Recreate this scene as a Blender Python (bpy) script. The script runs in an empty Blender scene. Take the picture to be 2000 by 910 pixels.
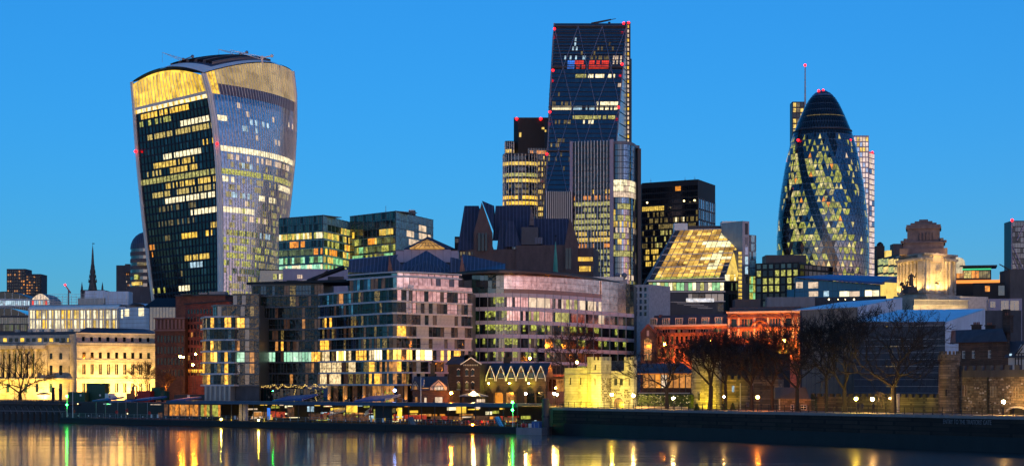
import bpy, math, random
from mathutils import Vector, Matrix
random.seed(7)
SC = bpy.context.scene
COL = SC.collection
R = math.radians
# ---------------------------------------------------------------- camera
F, HX, HY, CZ = 3300.0, 1000.0, 750.0, 10.0       # focal length in photo pixels, horizon row, eye height over the river
cam = bpy.data.cameras.new('camera'); camo = bpy.data.objects.new('camera', cam); COL.objects.link(camo)
camo.location = (0, 0, CZ); camo.rotation_euler = (R(90), 0, 0)
cam.sensor_width = 36; cam.lens = 36 * F / 2000; cam.shift_y = (HY - 455) / 2000
cam.clip_start = 1; cam.clip_end = 30000
SC.camera = camo
# ---------------------------------------------------------------- sky, sun, exposure
SUN_EL, SUN_AZ = 1.8, 178.0
W = bpy.data.worlds.new('World'); SC.world = W; W.use_nodes = True
nt = W.node_tree
sky = nt.nodes.new('ShaderNodeTexSky'); sky.sky_type = 'NISHITA'; sky.sun_disc = False
sky.sun_elevation = R(SUN_EL); sky.sun_rotation = R(SUN_AZ); sky.ozone_density = 5.6; sky.dust_density = 0.3; sky.air_density = 1.0
N = nt.nodes.new; LK = nt.links.new
wtc = N('ShaderNodeTexCoord'); wmp = N('ShaderNodeMapping'); wmp.inputs['Location'].default_value = (0, 0, .052)
wno = N('ShaderNodeVectorMath'); wno.operation = 'NORMALIZE'
LK(wtc.outputs['Generated'], wmp.inputs[0]); LK(wmp.outputs[0], wno.inputs[0]); LK(wno.outputs[0], sky.inputs[0])
# the rosy dawn band low over the place where the sun will rise (behind the camera, to the right)
def wmath(op, a, b=None):
    n = N('ShaderNodeMath'); n.operation = op; n.inputs[2].default_value = .5
    for i, v in enumerate((a, b)):
        if v is None: continue
        if isinstance(v, (int, float)): n.inputs[i].default_value = v
        else: LK(v, n.inputs[i])
    return n.outputs[0]
wdt = N('ShaderNodeVectorMath'); wdt.operation = 'DOT_PRODUCT'; LK(wtc.outputs['Generated'], wdt.inputs[0])
wdt.inputs[1].default_value = (math.sin(R(140)), math.cos(R(140)), 0)
wsp = N('ShaderNodeSeparateXYZ'); LK(wtc.outputs['Generated'], wsp.inputs[0])
az = wmath('POWER', wmath('MULTIPLY_ADD', wdt.outputs['Value'], .5), 2.5)
el = wmath('POWER', 2.718, wmath('MULTIPLY', wmath('MAXIMUM', wsp.outputs[2], 0.0), -15.0))
wgl = N('ShaderNodeMix'); wgl.data_type = 'RGBA'; wgl.inputs[6].default_value = (0, 0, 0, 1); wgl.inputs[7].default_value = (4.0, 1.5, 1.1, 1)
LK(wmath('MULTIPLY', az, el), wgl.inputs[0])
wad = N('ShaderNodeMix'); wad.data_type = 'RGBA'; wad.blend_type = 'ADD'; wad.inputs[0].default_value = 1
wgr = N('ShaderNodeMix'); wgr.data_type = 'RGBA'; wgr.blend_type = 'MULTIPLY'; wgr.inputs[0].default_value = 1; wgr.inputs[7].default_value = (1.0, 1.13, .93, 1)
LK(sky.outputs[0], wgr.inputs[6]); LK(wgr.outputs[2], wad.inputs[6]); LK(wgl.outputs[2], wad.inputs[7])
LK(wad.outputs[2], nt.nodes['Background'].inputs[0])
nt.nodes['Background'].inputs[1].default_value = 0.1
sun = bpy.data.lights.new('sun', 'SUN'); suno = bpy.data.objects.new('sun', sun); COL.objects.link(suno)
sun.energy = 0.010; sun.angle = R(25); sun.color = (1.0, 0.62, 0.5)
sd = Vector((math.sin(R(SUN_AZ)) * math.cos(R(8)), math.cos(R(SUN_AZ)) * math.cos(R(8)), math.sin(R(8))))
suno.rotation_euler = sd.to_track_quat('Z', 'Y').to_euler()
SC.view_settings.view_transform = 'Standard'; SC.view_settings.look = 'None'
SC.view_settings.exposure = 2.68; SC.view_settings.gamma = 1
K = 2 ** -2.68                                       # scene value that shows as full white
SC.render.engine = 'CYCLES'
cy = SC.cycles
cy.max_bounces = 5; cy.diffuse_bounces = 2; cy.glossy_bounces = 3; cy.transmission_bounces = 2; cy.transparent_max_bounces = 4
cy.caustics_reflective = False; cy.caustics_refractive = False
cy.use_denoising = True; cy.denoiser = 'OPENIMAGEDENOISE'; cy.sample_clamp_indirect = 3.0
cy.blur_glossy = 0.3
try: cy.denoising_prefilter = 'ACCURATE'
except Exception: pass

# ---------------------------------------------------------------- materials
MATS = {}
def _new(name):
    m = bpy.data.materials.new(name); m.use_nodes = True
    MATS[name] = m
    b = m.node_tree.nodes['Principled BSDF']
    return m, m.node_tree, b
def _coord(t, kind='Object'):
    return t.nodes.new('ShaderNodeTexCoord').outputs[kind]
def _noise(t, vec, scale, detail=3, rough=.55, sxyz=None):
    if sxyz:
        mp = t.nodes.new('ShaderNodeMapping'); mp.inputs['Scale'].default_value = sxyz
        t.links.new(vec, mp.inputs[0]); vec = mp.outputs[0]
    n = t.nodes.new('ShaderNodeTexNoise'); n.inputs['Scale'].default_value = scale
    n.inputs['Detail'].default_value = detail; n.inputs['Roughness'].default_value = rough
    t.links.new(vec, n.inputs['Vector'])
    return n.outputs['Fac']
def _ramp(t, fac, stops):
    r = t.nodes.new('ShaderNodeValToRGB'); e = r.color_ramp.elements
    while len(e) < len(stops): e.new(.5)
    for q, (p, c) in zip(e, stops):
        q.position = p; q.color = (*c, 1) if len(c) == 3 else c
    t.links.new(fac, r.inputs[0]); return r.outputs[0]
def _bump(t, b, fac, strength, dist=.1):
    n = t.nodes.new('ShaderNodeBump'); n.inputs['Strength'].default_value = strength; n.inputs['Distance'].default_value = dist
    t.links.new(fac, n.inputs['Height']); t.links.new(n.outputs[0], b.inputs['Normal'])
def plain(name, c, rough=.7, var=.35, scale=.6, metal=0, streak=True, ior=1.45, bump=.0):
    """a painted, stone or metal surface with uneven weathering"""
    m, t, b = _new(name)
    co = _coord(t)
    f = _noise(t, co, scale, 5, .6, (1, 1, .35) if streak else None)
    lo = tuple(max(0, x * (1 - var)) for x in c); hi = tuple(min(1, x * (1 + var)) for x in c)
    t.links.new(_ramp(t, f, [(.25, lo), (.75, hi)]), b.inputs['Base Color'])
    b.inputs['Roughness'].default_value = rough; b.inputs['Metallic'].default_value = metal; b.inputs['IOR'].default_value = ior
    if bump: _bump(t, b, _noise(t, co, scale * 8, 3), bump, .05)
    return m
def masonry(name, c, mortar, bw=.6, bh=.3, var=.4, rough=.85, axis='xz'):
    """coursed stone or brick laid on walls; soft patches of wear over it"""
    m, t, b = _new(name)
    co = _coord(t)
    sep = t.nodes.new('ShaderNodeSeparateXYZ'); t.links.new(co, sep.inputs[0])
    add = t.nodes.new('ShaderNodeMath'); add.operation = 'ADD'
    t.links.new(sep.outputs[0], add.inputs[0]); t.links.new(sep.outputs[1], add.inputs[1])
    cmb = t.nodes.new('ShaderNodeCombineXYZ'); t.links.new(add.outputs[0], cmb.inputs[0]); t.links.new(sep.outputs[2], cmb.inputs[1])
    br = t.nodes.new('ShaderNodeTexBrick'); t.links.new(cmb.outputs[0], br.inputs['Vector'])
    br.inputs['Scale'].default_value = 1; br.inputs['Brick Width'].default_value = bw; br.inputs['Row Height'].default_value = bh
    br.inputs['Mortar Size'].default_value = .03 * bh / .3; br.inputs['Color1'].default_value = (*[x * (1 - var) for x in c], 1)
    br.inputs['Color2'].default_value = (*[min(1, x * (1 + var)) for x in c], 1); br.inputs['Mortar'].default_value = (*mortar, 1)
    f = _noise(t, co, .35, 5, .65)
    mx = t.nodes.new('ShaderNodeMix'); mx.data_type = 'RGBA'; mx.blend_type = 'MULTIPLY'; mx.inputs[0].default_value = 1
    t.links.new(br.outputs['Color'], mx.inputs[6]); t.links.new(_ramp(t, f, [(.3, (.5, .5, .5)), (.7, (1.25, 1.2, 1.15))]), mx.inputs[7])
    t.links.new(mx.outputs[2], b.inputs['Base Color']); b.inputs['Roughness'].default_value = rough
    _bump(t, b, br.outputs['Fac'], -.5, .04)
    return m
def glass(name, c=(.012, .018, .022), rough=.06, ior=1.9, wobble=.02, scale=.4, metal=0.0):
    m, t, b = _new(name)
    co = _coord(t)
    oi = t.nodes.new('ShaderNodeObjectInfo')
    va = t.nodes.new('ShaderNodeVectorMath'); va.operation = 'ADD'
    t.links.new(co, va.inputs[0]); t.links.new(oi.outputs['Location'], va.inputs[1])
    f = _noise(t, va.outputs[0], .8, 2)
    t.links.new(_ramp(t, f, [(.3, tuple(x * .6 for x in c)), (.7, tuple(min(1, x * 1.5) for x in c))]), b.inputs['Base Color'])
    b.inputs['Roughness'].default_value = rough; b.inputs['IOR'].default_value = ior; b.inputs['Metallic'].default_value = metal
    if wobble: _bump(t, b, _noise(t, va.outputs[0], scale, 2), wobble, 1.0)
    return m
def lit(name, c, s=1.0, var=.7, scale=.55, hot=(1, .95, .75), ior=1.5, lo=.0):
    """window with a lit room behind it: uneven light, ceiling lamps, dark furniture"""
    m, t, b = _new(name)
    co = _coord(t)
    oi = t.nodes.new('ShaderNodeObjectInfo')
    va = t.nodes.new('ShaderNodeVectorMath'); va.operation = 'ADD'
    t.links.new(co, va.inputs[0]); t.links.new(oi.outputs['Location'], va.inputs[1])
    f = _noise(t, va.outputs[0], scale, 4, .7, (1, 1, .8))
    d = tuple(x * (1 - var) * .6 for x in c)
    col = _ramp(t, f, [(.32 + lo, d), (.5 + lo * .6, c), (.62 + lo * .3, c), (.74, hot)])
    vo = t.nodes.new('ShaderNodeTexVoronoi'); vo.inputs['Scale'].default_value = scale * 1.1; vo.distance = 'CHEBYCHEV'; vo.inputs['Randomness'].default_value = .6; t.links.new(va.outputs[0], vo.inputs['Vector'])
    sv = t.nodes.new('ShaderNodeSeparateColor'); t.links.new(vo.outputs['Color'], sv.inputs[0])
    mv = t.nodes.new('ShaderNodeMapRange'); mv.inputs['To Min'].default_value = 1.15 - .75 * min(1, var + .1); mv.inputs['To Max'].default_value = 1.25; t.links.new(sv.outputs[0], mv.inputs['Value'])
    mm = t.nodes.new('ShaderNodeMix'); mm.data_type = 'RGBA'; mm.blend_type = 'MULTIPLY'; mm.inputs[0].default_value = 1; t.links.new(col, mm.inputs[6]); t.links.new(mv.outputs[0], mm.inputs[7]); col = mm.outputs[2]
    t.links.new(col, b.inputs['Emission Color']); b.inputs['Emission Strength'].default_value = s * K
    b.inputs['Base Color'].default_value = (.02, .02, .02, 1); b.inputs['Roughness'].default_value = .1; b.inputs['IOR'].default_value = ior
    m.cycles.emission_sampling = 'NONE'
    return m
def glow(name, c, s, sample=True):
    m, t, b = _new(name)
    b.inputs['Emission Color'].default_value = (*c, 1); b.inputs['Emission Strength'].default_value = s * K
    b.inputs['Base Color'].default_value = (.1, .1, .1, 1)
    m.cycles.emission_sampling = 'AUTO' if sample else 'NONE'
    return m

def seamed(name, c, pitch=1.2, rough=.45):
    """metal or slate roof with standing seams running up the slope"""
    m = plain(name, c, rough, .3, .4); t = m.node_tree; b = t.nodes['Principled BSDF']; co = _coord(t)
    sp = t.nodes.new('ShaderNodeSeparateXYZ'); t.links.new(co, sp.inputs[0])
    w = t.nodes.new('ShaderNodeMath'); w.operation = 'PINGPONG'; w.inputs[1].default_value = pitch / 2; t.links.new(sp.outputs[0], w.inputs[0])
    g = t.nodes.new('ShaderNodeMath'); g.operation = 'GREATER_THAN'; g.inputs[1].default_value = pitch * .42; t.links.new(w.outputs[0], g.inputs[0])
    mx = t.nodes.new('ShaderNodeMix'); mx.data_type = 'RGBA'; src = b.inputs['Base Color'].links[0].from_socket
    t.links.new(g.outputs[0], mx.inputs[0]); t.links.new(src, mx.inputs[6]); mx.inputs[7].default_value = (*[min(1, x * 2.6) for x in c], 1)
    t.links.new(mx.outputs[2], b.inputs['Base Color']); _bump(t, b, g.outputs[0], .6, .2)
# ---------------------------------------------------------------- pixel <-> place
def X(px, Y): return (px - HX) / F * Y
def Z(py, Y): return CZ + (HY - py) / F * Y
def P(px, py, Y): return Vector((X(px, Y), Y, Z(py, Y)))
# ---------------------------------------------------------------- mesh builder
class MB:
    def __init__(s): s.v = []; s.f = []; s.m = []
    def add(s, vs, fs, m=0):
        k = len(s.v); s.v.extend(tuple(v) for v in vs)
        for f in fs: s.f.append([k + i for i in f]); s.m.append(m)
    def box(s, x0, y0, z0, x1, y1, z1, m=0):
        x0, x1 = sorted((x0, x1)); y0, y1 = sorted((y0, y1)); z0, z1 = sorted((z0, z1))
        s.add([(x0,y0,z0),(x1,y0,z0),(x1,y1,z0),(x0,y1,z0),(x0,y0,z1),(x1,y0,z1),(x1,y1,z1),(x0,y1,z1)],
              [(3,2,1,0),(4,5,6,7),(0,1,5,4),(1,2,6,5),(2,3,7,6),(3,0,4,7)], m)
    def hexa(s, b, t, m=0):
        """four bottom points and four top points, anticlockwise seen from above"""
        s.add(list(b) + list(t), [(3,2,1,0),(4,5,6,7),(0,1,5,4),(1,2,6,5),(2,3,7,6),(3,0,4,7)], m)
    def prism(s, pts, z0, z1, m=0, mt=None):
        n = len(pts)
        s.add([(p[0], p[1], z0) for p in pts] + [(p[0], p[1], z1) for p in pts], [(i, (i+1) % n, n + (i+1) % n, n + i) for i in range(n)], m)
        k = len(s.v) - 2 * n
        s.f.append([k + n + i for i in range(n)]); s.m.append(m if mt is None else mt)
        s.f.append([k + n - 1 - i for i in range(n)]); s.m.append(m)
    def tube(s, p, q, r0, r1=None, n=6, m=0, caps=True):
        p = Vector(p); q = Vector(q); r1 = r0 if r1 is None else r1
        d = (q - p)
        if d.length < 1e-6: return
        d.normalize(); a = d.orthogonal().normalized(); b = d.cross(a)
        vs = []
        for c, r in ((p, r0), (q, r1)):
            for i in range(n):
                t = 2 * math.pi * i / n; vs.append(c + a * (r * math.cos(t)) + b * (r * math.sin(t)))
        fs = [(i, (i+1) % n, n + (i+1) % n, n + i) for i in range(n)]
        if caps: fs += [tuple(range(n-1, -1, -1)), tuple(range(n, 2*n))]
        s.add(vs, fs, m)
    def lathe(s, cx, cy, prof, n=16, m=0, a0=0, a1=2*math.pi, ms=None):
        full = abs(a1 - a0 - 2*math.pi) < 1e-6
        c = n if full else n + 1
        vs = []
        for r, z in prof:
            for i in range(c):
                t = a0 + (a1 - a0) * i / n; vs.append((cx + r * math.cos(t), cy + r * math.sin(t), z))
        k = len(s.v); s.v.extend(vs)
        for j in range(len(prof) - 1):
            for i in range(n):
                i2 = (i + 1) % c
                s.f.append([k + j*c + i, k + j*c + i2, k + (j+1)*c + i2, k + (j+1)*c + i]); s.m.append(ms[j] if ms else m)
        if full:
            if prof[-1][0] > 1e-4: s.f.append([k + (len(prof)-1)*c + i for i in range(n)]); s.m.append(m)
            if prof[0][0] > 1e-4: s.f.append([k + n - 1 - i for i in range(n)]); s.m.append(m)
    def ball(s, c, r, m=0, n=10):
        s.lathe(c[0], c[1], [(max(1e-5, r * math.sin(math.pi * j / 6)), c[2] - r * math.cos(math.pi * j / 6)) for j in range(7)], n, m)
    def grid(s, pts, m=0, closed=False):
        """rows of points -> surface; m may be a function (i, j)"""
        k = len(s.v); nr, nc = len(pts), len(pts[0])
        for r in pts: s.v.extend(tuple(p) for p in r)
        for j in range(nr - 1):
            for i in range(nc - 1):
                s.f.append([k + j*nc + i, k + j*nc + i+1, k + (j+1)*nc + i+1, k + (j+1)*nc + i]); s.m.append(m(i, j) if callable(m) else m)
    def build(s, name, mats, parent=None, org=None, smooth=False):
        if not s.f: return None
        if isinstance(mats, str): mats = [mats]
        org = Vector(org) if org is not None else (wloc(parent) if parent is not None else Vector((0, 0, 0)))
        me = bpy.data.meshes.new(name)
        me.from_pydata([(v[0]-org[0], v[1]-org[1], v[2]-org[2]) for v in s.v], [], s.f)
        for mn in mats: me.materials.append(MATS[mn])
        if len(mats) > 1: me.polygons.foreach_set('material_index', s.m)
        if smooth: me.polygons.foreach_set('use_smooth', [True] * len(s.f))
        o = bpy.data.objects.new(name, me); COL.objects.link(o)
        if parent is not None:
            o.parent = parent; o.location = org - wloc(parent)
        else: o.location = org
        return o
def wloc(o):
    l = Vector(o.location); p = o.parent
    while p is not None: l = l + Vector(p.location); p = p.parent
    return l
def tag(o, label=None, cat=None, group=None, kind=None):
    if label: o['label'] = label
    if cat: o['category'] = cat
    if group: o['group'] = group
    if kind: o['kind'] = kind
    return o
def root(name, label, cat, loc, group=None):
    o = bpy.data.objects.new(name, None); COL.objects.link(o); o.location = loc; o.empty_display_size = 1
    return tag(o, label, cat, group, 'thing')
def stuff(o):
    if o is not None: o['kind'] = 'stuff'
    return o
# ---------------------------------------------------------------- wall frames
class Fr:
    """a vertical wall line from A to B (seen left to right from outside); x along it, o outward, z up"""
    def __init__(s, A, B, z0=0):
        s.A = Vector((A[0], A[1], 0)); s.B = Vector((B[0], B[1], 0)); d = s.B - s.A
        s.L = d.length; s.u = d / s.L; s.n = Vector((s.u.y, -s.u.x, 0)); s.z0 = z0; s.rot = math.atan2(s.u.y, s.u.x)
    def pt(s, x, o, z): return s.A + s.u * x + s.n * o + Vector((0, 0, z))
    def lx(s, px):
        k = (px - HX) / F
        return (k * s.A.y - s.A.x) / (s.u.x - k * s.u.y)
    def z(s, py, x=None):
        Y = s.A.y + s.u.y * (s.L / 2 if x is None else x); return Z(py, Y)
    def px(s, x, z):
        p = s.pt(x, 0, z); return HX + p.x / p.y * F, HY - (p.z - CZ) / p.y * F
    def box(s, mb, x0, o0, z0, x1, o1, z1, m=0):
        x0, x1 = sorted((x0, x1)); o0, o1 = sorted((o0, o1)); z0, z1 = sorted((z0, z1))
        c = [s.pt(x0, o1, z0), s.pt(x1, o1, z0), s.pt(x1, o0, z0), s.pt(x0, o0, z0)]
        mb.hexa(c, [p + Vector((0, 0, z1 - z0)) for p in c], m)
def FP(pa, Ya, pb, Yb): return Fr((X(pa, Ya), Ya), (X(pb, Yb), Yb))
def lin(a, b, n): return [a + (b - a) * i / n for i in range(n + 1)]
BOXES = {}
def unit(fr, root_, name, x0, o0, z0, x1, o1, z1, m, label=None):
    """one piece as an object of its own; alike pieces share a mesh"""
    w, d, h = round(abs(x1-x0), 2), round(abs(o1-o0), 3), round(abs(z1-z0), 2)
    k = (w, d, h, m)
    me = BOXES.get(k)
    if me is None:
        mb = MB(); mb.box(0, 0, 0, w, d, h)
        me = bpy.data.meshes.new(name); me.from_pydata(mb.v, [], mb.f); me.materials.append(MATS[m]); BOXES[k] = me
    o = bpy.data.objects.new(name, me); COL.objects.link(o); o.parent = root_
    o.location = fr.pt(min(x0, x1), max(o0, o1), min(z0, z1)) - wloc(root_)
    o.rotation_euler = (0, 0, fr.rot)
    if label: o['label'] = label
    return o
def windows(fr, root_, name, cells, o=0.0, d=.12, least=9, most=290):
    """cells: (x0, z0, x1, z1, material).  Large ones become objects, the rest one joined mesh"""
    big, small = [], []
    for c in cells:
        if c[4] is None: continue
        Y = (fr.A + fr.u * c[0]).y
        cosv = abs((fr.u.x * Y - fr.u.y * (fr.A + fr.u*c[0]).x) / Y)
        s = F / Y
        (big if min((c[2]-c[0]) * s * cosv, (c[3]-c[1]) * s) >= least else small).append(c)
    if len(big) > most:
        big.sort(key=lambda c: -(c[2]-c[0])*(c[3]-c[1])); small += big[most:]; big = big[:most]
    for c in big: unit(fr, root_, name, c[0], o - d, c[1], c[2], o, c[3], c[4])
    if small:
        names = sorted({c[4] for c in small}); mb = MB()
        for c in small: fr.box(mb, c[0], o - d, c[1], c[2], o, c[3], names.index(c[4]))
        stuff(mb.build('glazing', names, root_))
def cells(fr, xs, zs, pick, gx=.1, gz=.1):
    out = []
    for j in range(len(zs) - 1):
        for i in range(len(xs) - 1):
            x0, x1, z0, z1 = xs[i] + gx/2, xs[i+1] - gx/2, zs[j] + gz/2, zs[j+1] - gz/2
            px, py = fr.px((x0+x1)/2, (z0+z1)/2)
            m = pick(px, py, i, j)
            if m: out.append((x0, z0, x1, z1, m))
    return out
def rects(rs, default):
    """rs: (px0, py0, px1, py1, material or list, share lit) in the photo; default: material or weighted list"""
    def ch(m):
        if isinstance(m, (list, tuple)): return random.choice(m)
        return m() if callable(m) else m
    def pick(px, py, i, j):
        for r in rs:
            if r[0] <= px <= r[2] and r[1] <= py <= r[3] and random.random() < (r[5] if len(r) > 5 else 1): return ch(r[4])
        return ch(default)
    return pick
def wall(fr, root_, name, x0, x1, z0, z1, holes, m, d=.35, o=0.0, back=True):
    """a wall with openings (x0, z0, x1, z1): one connected sheet with reveals d deep, and a back sheet behind"""
    xs = sorted({round(v, 3) for h in holes for v in (h[0], h[2])} | {round(x0, 3), round(x1, 3)})
    zs = sorted({round(v, 3) for h in holes for v in (h[1], h[3])} | {round(z0, 3), round(z1, 3)})
    xs = [v for v in xs if x0 - 1e-3 <= v <= x1 + 1e-3]; zs = [v for v in zs if z0 - 1e-3 <= v <= z1 + 1e-3]
    mb = MB(); ix = {}
    def vid(i, j, k):
        key = (i, j, k)
        if key not in ix:
            ix[key] = len(mb.v); mb.v.append(tuple(fr.pt(xs[i], o - (d if k else 0), zs[j])))
        return ix[key]
    hs = [tuple(round(v, 3) for v in h[:4]) for h in holes]
    nx, nz = len(xs) - 1, len(zs) - 1
    openc = [[False] * nx for _ in range(nz)]
    import bisect
    for h in hs:
        i0, i1 = bisect.bisect_left(xs, h[0] - 1e-4), bisect.bisect_left(xs, h[2] - 1e-4)
        j0, j1 = bisect.bisect_left(zs, h[1] - 1e-4), bisect.bisect_left(zs, h[3] - 1e-4)
        for j in range(j0, min(j1, nz)):
            for i in range(i0, min(i1, nx)): openc[j][i] = True
    for j in range(nz):
        for i in range(nx):
            if not openc[j][i]:
                mb.f.append([vid(i,j,0), vid(i+1,j,0), vid(i+1,j+1,0), vid(i,j+1,0)]); mb.m.append(0)
            else:
                mb.f.append([vid(i,j,1), vid(i+1,j,1), vid(i+1,j+1,1), vid(i,j+1,1)]); mb.m.append(0)
                if i == 0 or not openc[j][i-1]: mb.f.append([vid(i,j,0), vid(i,j,1), vid(i,j+1,1), vid(i,j+1,0)]); mb.m.append(0)
                if i == nx-1 or not openc[j][i+1]: mb.f.append([vid(i+1,j,1), vid(i+1,j,0), vid(i+1,j+1,0), vid(i+1,j+1,1)]); mb.m.append(0)
                if j == 0 or not openc[j-1][i]: mb.f.append([vid(i,j,0), vid(i+1,j,0), vid(i+1,j,1), vid(i,j,1)]); mb.m.append(0)
                if j == nz-1 or not openc[j+1][i]: mb.f.append([vid(i,j+1,1), vid(i+1,j+1,1), vid(i+1,j+1,0), vid(i,j+1,0)]); mb.m.append(0)
    # the ends, the top and the back make it a solid of depth t
    t = d + .3
    def q(a, b, c, e): k = len(mb.v); mb.v.extend((tuple(a), tuple(b), tuple(c), tuple(e))); mb.f.append([k, k+1, k+2, k+3]); mb.m.append(0)
    a, b, c, e = fr.pt(x0, o, z0), fr.pt(x1, o, z0), fr.pt(x1, o - t, z0), fr.pt(x0, o - t, z0)
    up = Vector((0, 0, z1 - z0))
    q(b, c, c + up, b + up); q(e, a, a + up, e + up); q(a + up, b + up, c + up, e + up)
    if back: q(c, e, e + up, c + up)
    return mb.build(name, m, root_)
def rowholes(fr, pxs, rows):
    """pxs: (px centre, width m); rows: (z0, z1)"""
    return [(fr.lx(p) - w/2, z0, fr.lx(p) + w/2, z1) for p, w in pxs for z0, z1 in rows]
def block(name, root_, fr, x0, x1, o0, o1, z0, z1, m):
    mb = MB(); fr.box(mb, x0, o0, z0, x1, o1, z1); return mb.build(name, m, root_)
# ---------------------------------------------------------------- the materials
glass('dark_glass', (.006, .009, .013), .08, 1.5)
glass('blue_glass', (.01, .02, .032), .07, 2.1)
glass('mirror_glass', (.34, .42, .48), .08, 2.6, wobble=.03, metal=.85)
glass('teal_glass', (.015, .05, .05), .08, 1.9)
glass('teal_sky_tint', (.34, .70, .74), .3, 2.0, metal=.35)  # sky reflection of the flanks put into a pale base colour
glass('dawn_tint_glass', (.78, .52, .46), .13, 2.5, wobble=.012, metal=.85)  # rose of the reflected dawn put into the base colour
glass('green_glass', (.02, .06, .03), .08, 1.9)
glass('wavy_glass', (.02, .035, .04), .05, 2.0, wobble=.25, scale=.7)
glass('brown_glass', (.03, .018, .012), .08, 1.7)
lit('lit_yellow', (.9, .58, .09), 1.15); lit('lit_gold', (1, .58, .05), 1.35, .6); lit('lit_white', (1, .85, .5), 1.4, .5)
lit('lit_lime', (.58, .56, .10), 1.05, .9, 1.2); lit('lit_green', (.3, .75, .3), 1.0, .7); lit('lit_mint', (.45, .95, .6), 1.1, .6)
lit('lit_orange', (1, .33, .03), 1.1, .7, hot=(1, .7, .2)); lit('lit_cool', (.5, .72, .85), 1.0, .6, hot=(.9, 1, 1))
lit('lit_dim', (.22, .16, .05), .9, .9, hot=(.9, .7, .3)); lit('lit_dimgreen', (.10, .13, .05), .9, .9, hot=(.6, .75, .25))
lit('lit_pale', (.85, .62, .42), 1.0, .4, hot=(1, .85, .6)); lit('lit_red', (1, .05, .02), 1.0, .5, hot=(1, .3, .1)); lit('lit_blue', (.05, .25, 1), 1.0, .5, hot=(.4, .7, 1))
lit('lit_office', (.5, .45, .12), 1.15, .95, 1.1, hot=(1, .85, .35)); lit('lit_room', (.8, .32, .07), .8, .85, .9, hot=(1, .65, .25))
lit('lit_curtain', (1, .55, .09), 2.6, .3, .5, hot=(1, .9, .55)); lit('lit_white_hot', (1, .78, .36), 3.4, .3)
lit('lit_fine', (.75, .55, .14), 1.1, .97, 2.2, hot=(1, .85, .4))
plain('white_metal', (.80, .78, .70), .4, .12); plain('fin_white', (.80, .78, .68), .3, .1); plain('dark_metal', (.014, .020, .034), .45, .3)
plain('grey_metal', (.16, .17, .19), .45, .25); plain('steel', (.30, .31, .33), .35, .2, metal=.6); plain('black', (.012, .012, .014), .6, .3)
plain('concrete', (.24, .23, .22), .85, .3, bump=.1); plain('dark_concrete', (.07, .07, .075), .85, .35); plain('pale_stone', (.48, .45, .40), .8, .18, .4, bump=.05)
plain('white_stone', (.55, .53, .50), .75, .2, .5); plain('lilac_panel', (.36, .31, .37), .55, .15); plain('slate', (.045, .05, .065), .5, .3, .8)
seamed('lead', (.05, .065, .10)); plain('copper_green', (.06, .30, .22), .6, .25); plain('tarp_white', (.62, .68, .74), .55, .3, .25, bump=.2)
plain('tarp_wall', (.055, .06, .07), .7, .6, .5, bump=.3); plain('tarp_beige', (.20, .17, .14), .8, .5, .5, bump=.2); glass('wedge_glass', (.006, .016, .042), .1, 1.9); plain('tarp_blue', (.58, .74, .86), .4, .18, .2, bump=.15); plain('blue_roof', (.03, .10, .30), .4, .25)
plain('bronze', (.05, .042, .036), .5, .4); plain('wood_dark', (.035, .026, .02), .8, .4, 1.2); plain('bark', (.028, .023, .020), .9, .35, 1.5, streak=False)
plain('green_paint', (.012, .07, .04), .5, .3); plain('red_paint', (.5, .03, .02), .5, .2); plain('orange_metal', (.45, .14, .03), .5, .2)
plain('ground', (.06, .058, .055), .9, .3, .05, streak=False); plain('paving', (.16, .15, .14), .85, .25, .3, streak=False); plain('render_white', (.55, .53, .48), .85, .2, .5)
plain('hedge', (.03, .055, .018), .8, .5, 2, streak=False); plain('terracotta', (.22, .08, .05), .8, .3); plain('ivory', (.5, .46, .38), .8, .2)
masonry('brick_red', (.15, .045, .03), (.10, .07, .06), .45, .15); masonry('brick_dark', (.055, .035, .028), (.05, .045, .04), .45, .15)
masonry('brick_orange', (.34, .13, .085), (.3, .2, .15), .45, .15); masonry('brick_brown', (.10, .055, .035), (.1, .08, .06), .45, .15)
masonry('rubble', (.19, .145, .095), (.09, .08, .065), .75, .38, .55); masonry('ashlar', (.42, .38, .30), (.33, .3, .24), 1.2, .55, .1)
masonry('granite', (.20, .17, .17), (.10, .08, .08), .9, .45, .2); masonry('ragstone', (.30, .28, .20), (.2, .19, .14), .7, .35, .5)
masonry('quay_stone', (.026, .020, .015), (.008, .007, .006), 1.8, .7, .45); masonry('portland', (.47, .44, .37), (.38, .35, .29), 1.6, .6, .08)
glow('lamp_amber', (1, .26, .014), 800); glow('lamp_yellow', (1, .66, .05), 900); glow('lamp_warm', (1, .55, .14), 900); glow('lamp_white', (1, .85, .55), 120)
glow('lamp_green', (.01, 1, .06), 110); glow('lamp_red', (1, .004, .006), 9); glow('lamp_blue', (.25, .4, 1), 40); glow('lamp_soft', (1, .75, .35), 6, False)
glow('neon_green', (.05, .8, .3), 1.0, False); glow('strip_gold', (1, .6, .12), 1.6, False); glow('strip_orange', (1, .28, .03), 1.4, False); glow('fairy', (1, .62, .15), 2.2, False)
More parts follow.
